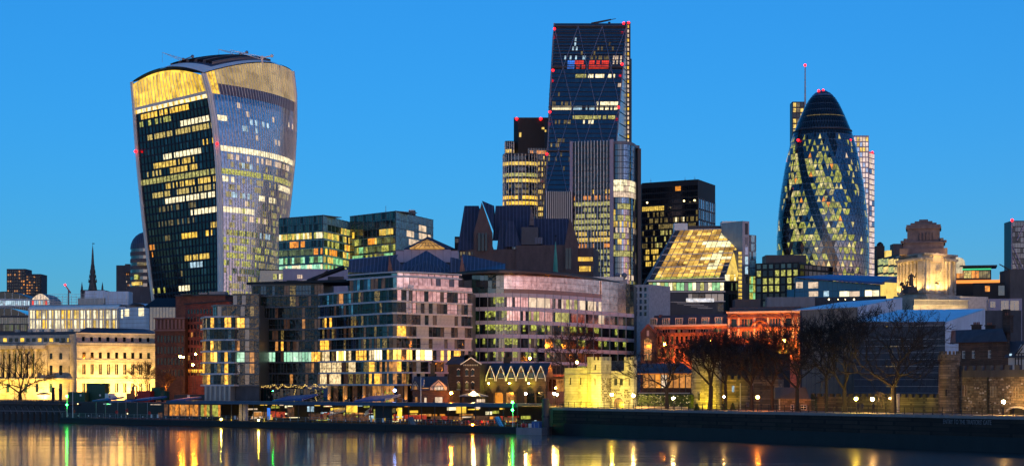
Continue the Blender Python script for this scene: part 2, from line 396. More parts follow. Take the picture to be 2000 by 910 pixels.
# water: dark tidal river, long low ripples
m, t, b = _new('river')
co = _coord(t)
b.inputs['Base Color'].default_value = (.004, .006, .008, 1); b.inputs['Roughness'].default_value = .6
f1 = _noise(t, co, 1.0, 3, .6, (.05, .22, 1)); f2 = _noise(t, co, 1.0, 2, .5, (.008, .05, 1))
ad = t.nodes.new('ShaderNodeMath'); ad.operation = 'MULTIPLY_ADD'; ad.inputs[1].default_value = 2.5
t.links.new(f2, ad.inputs[0]); t.links.new(f1, ad.inputs[2])
bn = t.nodes.new('ShaderNodeBump'); bn.inputs['Strength'].default_value = .5; bn.inputs['Distance'].default_value = .10; t.links.new(ad.outputs[0], bn.inputs['Height'])
gl = t.nodes.new('ShaderNodeBsdfGlossy'); gl.inputs['Roughness'].default_value = .08; gl.inputs['Color'].default_value = (.92, .90, .88, 1); t.links.new(bn.outputs[0], gl.inputs['Normal'])
fr_ = t.nodes.new('ShaderNodeFresnel'); fr_.inputs['IOR'].default_value = 1.36; t.links.new(bn.outputs[0], fr_.inputs['Normal'])
g2 = t.nodes.new('ShaderNodeBsdfGlossy'); g2.inputs['Roughness'].default_value = .21; g2.inputs['Color'].default_value = (.62, .6, .58, 1); t.links.new(bn.outputs[0], g2.inputs['Normal'])
mg = t.nodes.new('ShaderNodeMixShader'); mg.inputs[0].default_value = .14; t.links.new(gl.outputs[0], mg.inputs[1]); t.links.new(g2.outputs[0], mg.inputs[2]); gl = mg
ms = t.nodes.new('ShaderNodeMixShader'); t.links.new(fr_.outputs[0], ms.inputs[0]); t.links.new(b.outputs[0], ms.inputs[1]); t.links.new(gl.outputs[0], ms.inputs[2])
t.links.new(ms.outputs[0], t.nodes['Material Output'].inputs['Surface'])

# ---------------------------------------------------------------- river, bank, ground
GZ = 5.2
mb = MB(); mb.add([(-9000, -400, 0), (9000, -400, 0), (9000, 9000, 0), (-9000, 9000, 0)], [(0, 1, 2, 3)])
tag(mb.build('river', 'river'), 'dark tidal river with long low ripples', None, None, 'structure')
BANK = [(-9000, 640), (-400, 560), (-131, 470), (-118, 458), (7.5, 352), (8.2, 340), (74.6, 246), (140, 170), (9000, -200)]
mb = MB(); mb.prism(BANK + [(9000, 12000), (-9000, 12000)], -3, GZ, 0)
tag(mb.build('ground', 'ground'), 'dark ground of the far bank', None, None, 'structure')
mb = MB(); mb.prism([(8.4, 341), (74.8, 246.6), (140, 170.6), (150, 180), (84, 258), (18, 352)], GZ, GZ + .12)
tag(mb.build('wharf_path', 'paving'), 'paved riverside walk on the wharf', None, None, 'structure')
# wharf wall: facing, coping stones, timber piles and the lettering
wf = Fr((8.2, 339.6), (74.6, 245.6)); wf2 = Fr((74.6, 245.6), (140, 169.6))
rw = tag(root('river_wall', 'dark stone wharf wall along the river under the riverside walk', 'wall', (8.2, 339.6, 0)), kind='structure')
del rw['category']
mb = MB(); wf.box(mb, 0, 0, -2, wf.L, -.38, GZ - .35); wf2.box(mb, 0, 0, -2, wf2.L, -.38, GZ - .35); mb.build('wall_face', 'quay_stone', rw)
mb = MB(); wf.box(mb, 0, .25, -2, wf.L, 0.003, 2.2); mb.build('weed_band', 'black', rw)
x = 0.0
while x < wf.L - .5:
    w = min(random.uniform(2.0, 2.8), wf.L - x); unit(wf, rw, 'coping_stone', x + .02, .12 + random.uniform(0, .03), GZ - .34, round(x + w, 1) - .03, -.9, GZ + .06 + random.uniform(0, .03), 'concrete'); x = round(x + w, 1)
def lettering(text, loc, rotz, size, m, parent, ext=.02, width=None):
    c = bpy.data.curves.new('lettering', 'FONT'); c.body = text; c.size = size; c.extrude = ext
    c.materials.append(MATS[m]); o = bpy.data.objects.new('lettering', c); COL.objects.link(o)
    o.parent = parent; o.location = Vector(loc) - (wloc(parent) if parent else Vector()); o.rotation_euler = (R(90), 0, rotz)
    return o
xa, xb = wf.lx(1842), wf.lx(1936)
l = lettering("ENTRY TO THE TRAITORS' GATE", wf.pt(xa, .03, 4.0), wf.rot, .98, 'grey_metal', rw)
bpy.context.view_layer.update(); l.scale.x = (xb - xa) / max(.1, l.dimensions.x)

# ---------------------------------------------------------------- flared glass tower
YA, YB, YC = 905.0, 850.0, 912.0
def itp(tab, y):
    if y <= tab[0][0]: return tab[0][1] + (tab[1][1]-tab[0][1]) * (y - tab[0][0]) / (tab[1][0]-tab[0][0]) * .3
    for (a, b), (c, d) in zip(tab, tab[1:]):
        if y <= c: return b + (d - b) * (y - a) / (c - a)
    return tab[-1][1] + (tab[-1][1]-tab[-2][1]) * (y - tab[-1][0]) / (tab[-1][0]-tab[-2][0])
TA = [(162, 257), (200, 260.5), (250, 263.5), (300, 267), (350, 271.5), (400, 276.5), (450, 282), (500, 288), (580, 298)]
TB = [(144, 398), (165, 405), (190, 411), (220, 416), (250, 420), (300, 424.5), (350, 427.5), (400, 429), (480, 430), (560, 430.5)]
TC = [(140, 571), (170, 575.5), (200, 576.5), (260, 576), (320, 572.5), (400, 564), (450, 558), (500, 552), (570, 543)]
def wA(z): y = HY - (z - CZ) * F / YA; return Vector((X(itp(TA, y), YA), YA, z))
def wB(z): y = HY - (z - CZ) * F / YB; return Vector((X(itp(TB, y), YB), YB, z))
def wC(z): y = HY - (z - CZ) * F / YC; return Vector((X(itp(TC, y), YC), YC, z))
zA, zB, zC = Z(162, YA), Z(144, YB), Z(140, YC)
def front(u, t):            # t 0 ground .. 1 eaves
    ztop = zA + (zB - zA) * u + 5.3 * 4 * u * (1 - u); z = GZ + (ztop - GZ) * t
    a, b = wA(z), wB(z); p = a + (b - a) * u; p.z = z; return p
def side(v, t):
    ztop = zB + (zC - zB) * v + 4.3 * 4 * v * (1 - v); z = GZ + (ztop - GZ) * t
    b, c = wB(z), wC(z); d = c - b; n = Vector((d.y, -d.x, 0)).normalized()
    p = b + d * v + n * (7 * 4 * v * (1 - v)); p.z = z; return p
def pix(p): return HX + p.x / p.y * F, HY - (p.z - CZ) / p.y * F
wt = root('flared_tower', 'tall glass tower flaring outwards to a curved top with white vertical fins', 'skyscraper', (X(415, 870), 870, GZ))
PITCH = (14.9 / F) * YB                              # one storey
def trow(z_b, ztop): return (z_b - GZ) / (ztop - GZ)
# lit offices of the dark front: storey k (counted down) -> list of (u0, u1, material, share)
LF = {0: [(.1, .72, 'lit_gold', .8)], 1: [(.05, .48, 'lit_lime', .55)], 2: [(.6, 1, 'lit_white', .97)], 3: [(.15, 1, 'lit_fine', .8)], 5: [(.2, .33, 'lit_blue', .35), (.85, 1, 'lit_gold', .3)],
      6: [(.33, .82, 'lit_white', .95)], 7: [(.2, .72, 'lit_yellow', .85)], 8: [(.42, .76, 'lit_yellow', .85), (.1, .3, 'lit_fine', .3)], 9: [(0, 1, 'lit_office', .98)], 10: [(.33, 1, 'lit_yellow', .75)],
      11: [(.15, 1, 'lit_fine', .7)], 12: [(.3, 1, 'lit_white', .85)], 13: [(.2, .9, 'lit_dim', .35)], 14: [(.64, 1, 'lit_white', .9)], 15: [(.2, .7, 'lit_dim', .5)], 16: [(.88, 1, 'lit_yellow', .9)],
      17: [(.5, .71, 'lit_gold', .97), (.8, .9, 'lit_gold', .8), (.27, .34, 'lit_dim', .9)], 18: [(.0, .12, 'lit_orange', .6)], 19: [(0, .1, 'lit_orange', .6)], 20: [(.53, .88, 'lit_yellow', .9)], 21: [(.58, .77, 'lit_cool', .9)],
      24: [(.03, .2, 'lit_lime', .7), (.42, .62, 'lit_white', .85)], 22: [(.4, .7, 'lit_dim', .2)]}
LS = {2: [(0, .14, 'lit_white', .95), (.3, .55, 'lit_cool', .5)], 3: [(.2, .8, 'lit_cool', .3)], 6: [(.03, 1, 'lit_white', .9)], 7: [(.1, .98, 'lit_pale', .6)], 8: [(.2, .5, 'lit_cool', .25)], 9: [(0, 1, 'lit_lime', .95)],
      10: [(.02, .14, 'lit_white', .9), (.68, .97, 'lit_white', .9)], 12: [(.4, .66, 'lit_white', .6), (.1, .3, 'lit_cool', .4)], 13: [(.1, .6, 'lit_pale', .2)], 14: [(.02, .34, 'lit_white', .9)], 15: [(.2, .5, 'lit_pale', .4)],
      17: [(.42, .62, 'lit_cool', .6), (0, .3, 'lit_lime', .7)], 18: [(0, .3, 'lit_lime', .7)], 19: [(0, .32, 'lit_lime', .75), (.4, .8, 'lit_lime', .5)], 20: [(0, .5, 'lit_lime', .6)], 21: [(0, .4, 'lit_lime', .5)], 22: [(.1, .9, 'lit_dimgreen', .5)], 23: [(.1, .6, 'lit_dim', .4)]}
lit('gold_sheen_glow', (.40, .33, .13), 1.05, .75, .5, hot=(.8, .7, .35)); lit('crown', (.50, .34, .13), .9, .35, .12, hot=(.8, .58, .26))  # golden sheen of the side face put in as dim glow
for k_ in range(7, 27): LS.setdefault(k_, []).insert(0, (.0, .55, 'gold_sheen_glow', .15 + .02 * (k_ - 7))); LS[k_].insert(1, (.55, 1, 'gold_sheen_glow', .35 + .02 * (k_ - 7)))
for k_ in range(13, 27): LS[k_].append((.05, 1, random.choice(('lit_dimgreen', 'lit_lime')), .12))
for k_ in (0, 1, 4, 5, 8): LS.setdefault(k_, []).append((.05, .95, 'lit_pale', .06))
def tower_face(fn, ncol, table, base, parent, name, alt):
    names = sorted({m for r in table.values() for (_, _, m, _) in r} | {base, alt, 'dark_metal', 'lit_gold', 'lit_white', 'lit_yellow'})
    mb = MB()
    ztops = fn(0.5, 1).z
    zB0 = Z(201, YB) + PITCH * .5                    # top of storey 0 at the near corner
    edges = []
    z = zB0
    while z > GZ + 2: edges.append(z); z -= PITCH
    for k, ze in enumerate(edges):
        state = {}
        for i in range(ncol):
            u0, u1 = i / ncol, (i + 1) / ncol; uc = (u0 + u1) / 2
            ztop0 = fn(u0, 1).z; ztop1 = fn(u1, 1).z
            def pt(u, z, zt): return fn(u, (z - GZ) / (zt - GZ))
            z1, zm, z0 = ze, ze - PITCH * .72, ze - PITCH
            m = base if random.random() > .12 else alt
            for (a, b, mm, pr) in table.get(k, []):
                if a <= uc <= b and random.random() < pr: m = mm
            mb.add([pt(u0, zm, ztop0), pt(u1, zm, ztop1), pt(u1, z1, ztop1), pt(u0, z1, ztop0)], [(0, 1, 2, 3)], names.index(m))
            mb.add([pt(u0, z0, ztop0), pt(u1, z0, ztop1), pt(u1, zm, ztop1), pt(u0, zm, ztop0)], [(0, 1, 2, 3)], names.index('dark_metal' if base == 'dark_glass' else base))
    return mb, names, zB0, edges
mb, names, zt0, _ = tower_face(front, 44, LF, 'dark_glass', wt, 'front', 'blue_glass')
stuff(mb.build('office_glazing', names, wt))
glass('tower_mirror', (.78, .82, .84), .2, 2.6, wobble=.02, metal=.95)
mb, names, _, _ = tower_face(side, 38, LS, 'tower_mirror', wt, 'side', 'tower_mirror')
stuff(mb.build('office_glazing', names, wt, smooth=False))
# glazed garden under the arch of the front, and the side's top strip, tan reflection and garden light put in as glow
lit('garden', (1, .60, .05), 1.4, .6, .22, hot=(1, .88, .32))
names = ['garden', 'white_metal', 'lit_white', 'lit_gold', 'dark_metal']
mb = MB()
def fz(u, z): zt = front(u, 1).z; return front(u, min(1, (z - GZ) / (zt - GZ)))
for i in range(40):
    u0, u1 = .02 + .96 * i / 40, .02 + .96 * (i + 1) / 40
    lv = [zt0, zt0 + .9, zt0 + 2.9, zt0 + 4.4, None]
    for j, mm in enumerate((4, 2 if i % 3 else 3, 1, 0)):
        a0, a1 = lv[j], lv[j + 1]
        t0, t1 = (front(u0, 1).z - 1.4, front(u1, 1).z - 1.4)
        if a1 is None and (t0 < a0 + .3 or t1 < a0 + .3): t0, t1 = max(t0, a0 + .3), max(t1, a0 + .3)
        mb.add([fz(u0, a0), fz(u1, a0), fz(u1, a1 if a1 else t1), fz(u0, a1 if a1 else t0)], [(0, 1, 2, 3)], mm)
mb.build('sky_garden', names, wt)
mb = MB()
for i in range(38):
    v0, v1 = i / 38, (i + 1) / 38
    zt = lambda v: side(v, 1).z
    sp = lambda v, z: side(v, min(1, (z - GZ) / (zt(v) - GZ)))
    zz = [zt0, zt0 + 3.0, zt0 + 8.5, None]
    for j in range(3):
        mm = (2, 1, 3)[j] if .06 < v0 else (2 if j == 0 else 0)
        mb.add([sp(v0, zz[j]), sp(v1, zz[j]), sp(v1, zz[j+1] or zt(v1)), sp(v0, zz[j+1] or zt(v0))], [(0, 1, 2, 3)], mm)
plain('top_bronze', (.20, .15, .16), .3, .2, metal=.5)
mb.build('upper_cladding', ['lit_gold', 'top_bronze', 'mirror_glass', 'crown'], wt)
# fins: every one a part
def ribbon(fn, s, w, dep, m, name, t0=.02, t1=1.0, n=14):
    mb = MB(); rows = []
    for k in range(n + 1):
        t = t0 + (t1 - t0) * k / n
        p, q = fn(s, t), fn(min(1, s + .02) if s < .98 else s - .02, t)
        d = (q - p); d.z = 0; d.normalize(); d = d if s < .98 else -d
        nn = Vector((d.y, -d.x, 0))
        a, b2 = p - d * (w/2), p + d * (w/2)
        rows.append([a + nn * -.05, a + nn * dep, b2 + nn * dep, b2 + nn * -.05])
    mb.grid(rows); mb.build(name, m, wt)
for i in range(1, 22): ribbon(front, i / 22, .22, .35, 'dark_metal', 'mullion', .02, (zt0 - GZ) / (front(i/22, 1).z - GZ), 10)
for i in range(1, 22): ribbon(front, i / 22, .25, .3, 'white_metal', 'garden_mullion', (zt0 + 4.4 - GZ) / (front(i/22, 1).z - GZ), .985, 3)
for i in range(1, 36): ribbon(side, i / 36, .22, .22, 'fin_white', 'fin')
ribbon(front, .012, 2.0, .9, 'white_metal', 'edge_frame'); ribbon(front, .992, 1.6, .9, 'white_metal', 'edge_frame')
ribbon(side, .004, 1.2, 1.2, 'white_metal', 'edge_frame'); ribbon(side, .995, 1.4, 1.2, 'white_metal', 'edge_frame')
# roof vault with louvres
def roofp(u, v, up=0):
    a = front(u, 1); c = side(v, 1); b = front(1, 1)
    p = a + (c - side(0, 1)); p.z = zA + (zB - zA) * u + (zC - zB) * v + 5.3*4*u*(1-u) + 4.3*4*v*(1-v) + up; return p
mb = MB(); mb.grid([[roofp(u, v) for u in lin(0, 1, 16)] for v in lin(0, 1, 20)], lambda i, j: 0)
mb.build('roof', 'lead', wt, smooth=True)
mb = MB(); mb.grid([[roofp(u, v, .5) for u in lin(0, 1, 20)] for v in (0, .03, .10)]); mb.build('roof_edge_band', 'white_metal', wt)
mb = MB(); mb.grid([[roofp(u, v, .5) for u in (.93, 1)] for v in lin(.1, 1, 20)]); mb.build('roof_edge_band', 'white_metal', wt)
for k in range(16):
    u = .30 + .6 * k / 16; mb = MB()
    mb.grid([[roofp(u, v, .1), roofp(u, v, 1.6), roofp(u + .012, v, 1.6)] for v in lin(.15, .8, 12)]); mb.build('roof_louvre', 'black' if k % 3 else 'grey_metal', wt)
for px, py, yy in ((264.5, 296, YA - 3), (424, 281, YB - 3)):
    mb = MB(); p = P(px, py, yy); mb.ball(p, .75); mb.build('warning_light', 'lamp_red', wt)
# back faces close the volume
D = lambda z: wA(z) + (wC(z) - wB(z))
mb = MB(); mb.grid([[wC(z), D(z), wA(z)] for z in lin(GZ, zA, 10)]); mb.build('rear_wall', 'dark_metal', wt)
def crane(label, base, tip, tail, Yc, m='white_metal'):
    b = P(base[0], base[1], Yc); r = root('roof_crane', label, 'crane', b, 'cranes on the flared tower roof')
    mb = MB(); mb.tube(b - Vector((0, 0, 2.5)), b + Vector((0, 0, 1.6)), .55, .45, 6); mb.ball(b + Vector((0, 0, 1.2)), .9); mb.build('slew_cab', m, r)
    t = P(tip[0], tip[1], Yc); q = P(tail[0], tail[1], Yc); mb = MB()
    o = Vector((0, 0, .9))
    for off in (Vector((0, .4, 0)), Vector((0, -.4, 0))): mb.tube(b + off, t, .16, .1, 4); mb.tube(b + off + o * 1.6, t, .14, .1, 4)
    for k in range(9):
        s0 = k / 9; p0 = b + (t - b) * s0; p1 = b + o * 1.6 * (1 - s0 - .05) + (t - b) * (s0 + .05); mb.tube(p0, p1, .09, .09, 3)
    mb.build('jib', m, r)
    mb = MB(); mb.tube(b + o, q + o, .35, .3, 5); mb.ball(q + o, .9); mb.build('counterweight', m, r)
    mb = MB(); mb.tube(t, t - Vector((0, 0, abs(Z(tip[1], Yc) - Z(base[1] + 4, Yc)) * .9 if m == 'steel' else 3)), .07, .07, 3); mb.build('hoist_rope', 'grey_metal', r)
crane('white luffing crane with a hanging rope on the arched front edge of the flared tower', (358, 121), (317, 103), (376, 114), 890, 'steel')
crane('grey short luffing crane in the middle of the flared tower roof', (470, 111), (427, 97), (482, 106), 893, 'steel')
crane('white crane with long jib nearest the right end of the flared tower roof', (512, 117), (450, 98), (531, 113), 880)
# ================================================================ the other towers
def Q(px, py, Y): return P(px, py, Y)
# ---- sloping wedge tower
YT, YG = 1100.0, 1050.0
wz1 = Z(46, YT)
wdg = root('wedge_tower', 'tall dark wedge-shaped glass tower with sloping face, zigzag bracing and red lights', 'skyscraper', (X(1130, 1070), 1075, GZ))
def wf_(u, t, off=0):            # u across, t from ground to top of the sloping face
    Y = YG + (YT - YG) * t
    y = 700 + (50 - 700) * t
    xl = itp([(58, 1082), (180, 1072.5), (330, 1066), (700, 1046)], y); xr = itp([(46, 1224.5), (130, 1217), (278, 1203), (700, 1162)], y)
    zl, zr = Z(60 if t > .999 else y + 8*(1), Y), 0
    z = GZ + (wz1 - GZ) * t
    p = Vector((X(xl + (xr - xl) * u, Y), Y, z)); p.y -= off; return p
def t_of(py, u=.5):
    lo, hi = 0., 1.
    for _ in range(30):
        mid = (lo + hi) / 2
        if pix(wf_(u, mid))[1] > py: lo = mid
        else: hi = mid
    return lo
WL = [(1107, 120, 1123, 134, 'lit_blue', 1), (1124, 119, 1144, 133, 'lit_red', .9), (1149, 116, 1188, 131, 'lit_red', .85), (1088, 117, 1097, 136, 'lit_pale', .4), (1197, 112, 1215, 128, 'lit_pale', .5),
      (1148, 141, 1200, 152, 'lit_white', .85), (1124, 144, 1148, 154, 'lit_office', .7), (1205, 164, 1212, 174, 'lit_pale', .6), (1078, 206, 1116, 217, 'lit_white', .9), (1118, 203, 1161, 214, 'lit_cool', .9), (1164, 200, 1206, 212, 'lit_white', .85),
      (1120, 226, 1166, 238, 'lit_office', .95), (1140, 230, 1160, 240, 'lit_white', .7), (1167, 225, 1206, 236, 'lit_office', .6), (1080, 230, 1116, 243, 'lit_dim', .5), (1078, 196, 1116, 203, 'lit_dim', .4), (1080, 175, 1110, 192, 'lit_dim', .15),
      (1075, 268, 1110, 284, 'lit_dim', .3), (1100, 108, 1146, 118, 'lit_cool', .4), (1150, 106, 1190, 116, 'lit_dim', .5), (1116, 70, 1128, 100, 'lit_cool', .22), (1125, 85, 1200, 105, 'lit_dim', .1), (1060, 285, 1120, 380, 'lit_dim', .03)]
pk = rects(WL, lambda: 'wedge_glass' if random.random() < .93 else 'blue_glass')
NR, NC = 64, 40
names = ['wedge_glass', 'blue_glass', 'dark_metal'] + sorted({r[4] for r in WL}); mb = MB()
for j in range(NR):
    t0, t1 = .18 + .82 * j / NR, .18 + .82 * (j + .78) / NR; t2 = .18 + .82 * (j + 1) / NR
    for i in range(NC):
        u0, u1 = i / NC, (i + .9) / NC
        m = pk(*pix(wf_((u0+u1)/2, (t0+t1)/2)), i, j)
        mb.add([wf_(u0, t0), wf_(u1, t0), wf_(u1, t1), wf_(u0, t1)], [(0, 1, 2, 3)], names.index(m))
stuff(mb.build('office_glazing', names, wdg))
mb = MB(); mb.grid([[wf_(0, t, -.3), wf_(1, t, -.3)] for t in lin(0, 1, 8)])
a, b2 = wf_(0, 1, -.3), wf_(1, 1, -.3); bk = lambda p: Vector((p.x, YT + 45, p.z))
mb.add([a, b2, bk(b2), bk(a)], [(0, 1, 2, 3)]); l0 = wf_(0, 0, -.3)
mb.add([l0, a, bk(a), Vector((l0.x, YT + 45, l0.z))], [(3, 2, 1, 0)]); mb.build('wall', 'dark_metal', wdg)
plain('brace_blue', (.13, .16, .22), .35, .2, metal=.3)
def bar(mb, fn, u0, t0, u1, t1, r, off=.7):
    mb.tube(fn(u0, t0, off), fn(u1, t1, off), r, r, 4)
levels = [t_of(y) for y in (52, 132, 210, 295, 380)]
for k in range(4):
    pts0, pts1 = levels[k], levels[k + 1]
    up = k % 2 == 1                       # nodes of the zigzag swap between levels
    for q in range(6):
        ua, ub = q / 6, (q + 1) / 6
        ta, tb = (pts1, pts0) if (q % 2 == 0) == up else (pts0, pts1)
        mb = MB(); bar(mb, wf_, ua, ta, ub, tb, .3); mb.build('brace', 'brace_blue', wdg)
for k, t in enumerate(levels):
    mb = MB(); bar(mb, wf_, 0, t, 1, t, .5); mb.build('floor_beam', 'dark_metal', wdg)
for u in (0, 1):
    mb = MB(); mb.tube(wf_(u, .1, .4), wf_(u, 1, .4), .55, .5, 4); mb.build('corner_post', 'grey_metal', wdg)
for k in range(14):
    t = levels[1] + (levels[0] - levels[1]) * (k + .5) / 14; mb = MB(); bar(mb, wf_, .03, t, .97, t, .16, .5); mb.build('sun_louvre', 'dark_metal', wdg)
# glazed flank, ladder core and the rear core
e0 = lambda py: Vector((X(1230, 1112), 1112, Z(py, 1112)))
glass('flank_glass', (.45, .72, .78), .3, 2.2, metal=.4); mb = MB()  # cyan of the reflected sky put into the base colour
tt = lin(.2, 1, 26)
for a, c in zip(tt, tt[1:]):
    p0, p1 = wf_(1, a, 0), wf_(1, a + (c - a) * .9, 0); q0, q1 = Vector((X(1224, 1108), 1108, p0.z)), Vector((X(1224, 1108), 1108, p1.z))
    if q0.x > p0.x: mb.add([p0, q0, q1, p1], [(0, 1, 2, 3)])
stuff(mb.build('flank_glazing', 'flank_glass', wdg))
fr = Fr((X(1223, 1107), 1107), (X(1231.5, 1108), 1108)); zt = Z(43, 1107)
block('ladder_core', wdg, fr, 0, fr.L, -12, 0, GZ, zt, 'dark_metal')
for k in range(26):
    z = zt - 4 - k * 3.0; unit(fr, wdg, 'ladder_lamp', .9, .15, z, 1.9, 0.02, z + 1.9, 'lit_pale' if k % 3 else 'lit_gold')
block('rear_core', wdg, FP(1231.6, 1120, 1234.5, 1121), 0, 1.1, -8, 0, GZ, Z(115, 1120), 'teal_glass')
for px, py, Yy in ((1083, 57, 1092), (1218, 46, 1092), (1228, 45, 1105), (1080, 138, 1084), (1215, 126, 1084), (1074, 219, 1076), (1208, 210, 1077), (1068, 301, 1069)):
    mb = MB(); mb.ball(P(px, py, Yy), .8); mb.build('warning_light', 'lamp_red', wdg)
bm_ = P(1190, 48, 1108); cr = root('roof_crane', 'flat black window-cleaning crane lying across the top of the wedge tower', 'crane', bm_)
mb = MB(); mb.tube(bm_ - Vector((0, 0, 2)), bm_ + Vector((0, 0, 1.5)), .8, .8, 6); mb.build('mast', 'black', cr)
mb = MB(); mb.tube(P(1155, 47, 1108), P(1193, 39, 1108), .9, .6, 4); mb.tube(P(1180, 42, 1108), P(1203, 37, 1108), .4, .2, 4); mb.build('jib', 'black', cr)

# ---- clover-plan tower with dark core and finned lobes
Yc = 1150
ct = root('lobed_tower', 'dark cored tower with lower finned lobes and rows of yellow windows', 'skyscraper', (X(1035, Yc), Yc, GZ))
zc = Z(233, Yc)
mb = MB(); x0, x1 = X(1003.5, Yc), X(1072, Yc); mb.prism([(x0, Yc+1), (x0+3, Yc-4), (x1-3, Yc-4), (x1, Yc+1), (x1, Yc+22), (x0, Yc+22)], GZ, zc); mb.build('core', 'black', ct)
fr = FP(1008, Yc - 4.05, 1068, Yc - 4.05)
for px, py, w, h in ((1014, 268, 4, 9), (1058, 253, 5, 4), (1064, 258, 3, 4)): unit(fr, ct, 'window', fr.lx(px), .15, fr.z(py), fr.lx(px) + w*.35, -.05, fr.z(py) + h*.35, 'lit_yellow')
mb = MB(); mb.prism([(x0, Yc-2), (x1, Yc-2), (x1, Yc+20), (x0, Yc+20)], zc + .01, zc + .8); mb.build('parapet', 'dark_metal', ct)
for px in (1009, 1056):
    mb = MB(); mb.ball(P(px, 232.5, Yc - 4.5), 1.0); mb.build('warning_light', 'lamp_red', ct)
def lobe(pa, pb, ptop, depth, Y, ncol, litrows, name, round_=True):
    xa, xb = X(pa, Y), X(pb, Y); z1 = Z(ptop, Y); cx = (xa + xb) / 2; rx = (xb - xa) / 2
    def pos(s): # s 0..1 across
        a = math.pi * (1 - s); return (cx + rx * math.cos(a) if round_ else xa + (xb-xa)*s, Y - (depth * math.sin(a) ** .6 if round_ else 0))
    fl = lin(GZ, z1, int((z1 - GZ) / 3.75)); names = ['dark_glass', 'brown_glass', 'lit_yellow', 'lit_gold', 'lit_office', 'dark_metal', 'lit_orange', 'lit_dim']; mb = MB()
    for j in range(len(fl) - 1):
        for i in range(ncol):
            p, q = pos(i / ncol), pos((i + 1) / ncol); zm = fl[j] + (fl[j+1] - fl[j]) * .62
            py = HY - (fl[j] + 1.5 - CZ) / Y * F; m = 0 if random.random() < .8 else 1
            for r in litrows:
                if r[0] <= py < r[1] and random.random() < r[3] and (len(r) < 5 or r[4] <= i / ncol <= r[5]): m = names.index(r[2])
            mb.add([(p[0], p[1], fl[j]), (q[0], q[1], fl[j]), (q[0], q[1], zm), (p[0], p[1], zm)], [(0, 1, 2, 3)], m)
            mb.add([(p[0], p[1], zm), (q[0], q[1], zm), (q[0], q[1], fl[j+1]), (p[0], p[1], fl[j+1])], [(0, 1, 2, 3)], 5)
    stuff(mb.build(name, names, ct))
    for i in range(ncol + 1):
        p = pos(i / ncol); mb = MB(); mb.tube((p[0], p[1] - .1, GZ), (p[0], p[1] - .1, z1), .28, .28, 4); mb.build('fin', 'fin_white', ct)
    mb = MB(); mb.prism([pos(i / 12) for i in range(13)] + [(xb, Y + 8), (xa, Y + 8)], z1 - .5, z1 + .5); mb.build('roof', 'dark_metal', ct)
    mb = MB(); mb.prism([(xa + .3, Y + .1), (xb - .3, Y + .1), (xb - .3, Y + 8), (xa + .3, Y + 8)], GZ, z1 - .6); mb.build('lobe_wall', 'dark_metal', ct)
lobe(986, 1004, 278, 3, Yc - 1, 6, [(295, 305, 'lit_yellow', .9), (305, 330, 'lit_dim', .4)], 'lobe_glazing')
lobe(1032, 1067, 290, 3, Yc - 6, 11, [(293, 302, 'lit_orange', .85), (303, 314, 'lit_yellow', .35), (315, 420, 'lit_yellow', .55)], 'lobe_glazing', False)
lobe(982, 1050, 304, 9, Yc - 12, 15, [(316, 332, 'lit_yellow', .95), (333, 360, 'lit_office', .85), (353, 360, 'lit_yellow', .9, .2, 1), (362, 380, 'lit_dim', .3), (384, 400, 'lit_gold', .9), (404, 430, 'lit_dim', .4)], 'lobe_glazing')

# ---- finned tower with a bowed glass end, and its lower wing
Yw = 980
fw = root('finned_tower', 'dark office tower with pale vertical fins and a bowed glass corner reflecting the dawn', 'skyscraper', (X(1180, Yw), Yw, GZ))
fr = FP(1118, Yw, 1192, Yw - 6); z1 = Z(277, Yw)
xs = lin(0, fr.L, 24); zs = lin(GZ, z1, 42)
pk = rects([(1180, 366, 1197, 380, 'lit_gold', .3), (1142, 366, 1160, 378, 'lit_gold', .25), (1120, 378, 1192, 388, 'lit_orange', .35), (1122, 392, 1195, 404, 'lit_office', .95), (1122, 405, 1195, 415, 'lit_office', .5), (1122, 416, 1195, 448, 'lit_office', .85), (1122, 449, 1195, 470, 'lit_yellow', .75), (1122, 472, 1195, 484, 'lit_orange', .35), (1122, 485, 1195, 540, 'lit_office', .5), (1118, 388, 1124, 540, 'dark_glass')],
           lambda: 'dark_glass' if random.random() < .85 else 'brown_glass')
block('wall', fw, fr, 0, fr.L, -25, -.25, GZ, z1 - .4, 'dark_metal')
windows(fr, fw, 'window', cells(fr, xs, zs, pk, .12, 1.2))
for i in range(1, 12): unit(fr, fw, 'fin', i * fr.L / 12 - .16, .75, GZ, i * fr.L / 12 + .16, 0.01, z1, 'fin_white')
unit(fr, fw, 'edge_pier', -1.4, .9, GZ, .3, -2, z1 + .2, 'lilac_panel')
unit(fr, fw, 'edge_pier', fr.L - .2, 1.0, GZ, fr.L + 1.9, -2, z1 + .3, 'lilac_panel')
pts = []
for i in range(17):
    a = math.pi * .5 * i / 16
    pts.append((X(1198, Yw - 6) + (X(1245, Yw) - X(1198, Yw - 6)) * (math.sin(a) * .62 + i / 16 * .38), Yw - 6 - 3 * math.sin(math.pi * i / 16) + 16 * (1 - math.cos(a))))
names = ['mirror_glass', 'dawn_tint_glass', 'lit_pale', 'lit_office', 'lit_yellow', 'blue_glass', 'lit_white']; mb = MB()
RW = [random.choice((.05, .15, .6, .75)) for _ in range(50)]; RM = [random.choice((2, 3, 3, 4)) for _ in range(50)]
bz = Z(284, Yw); fl = lin(GZ, bz, 42)
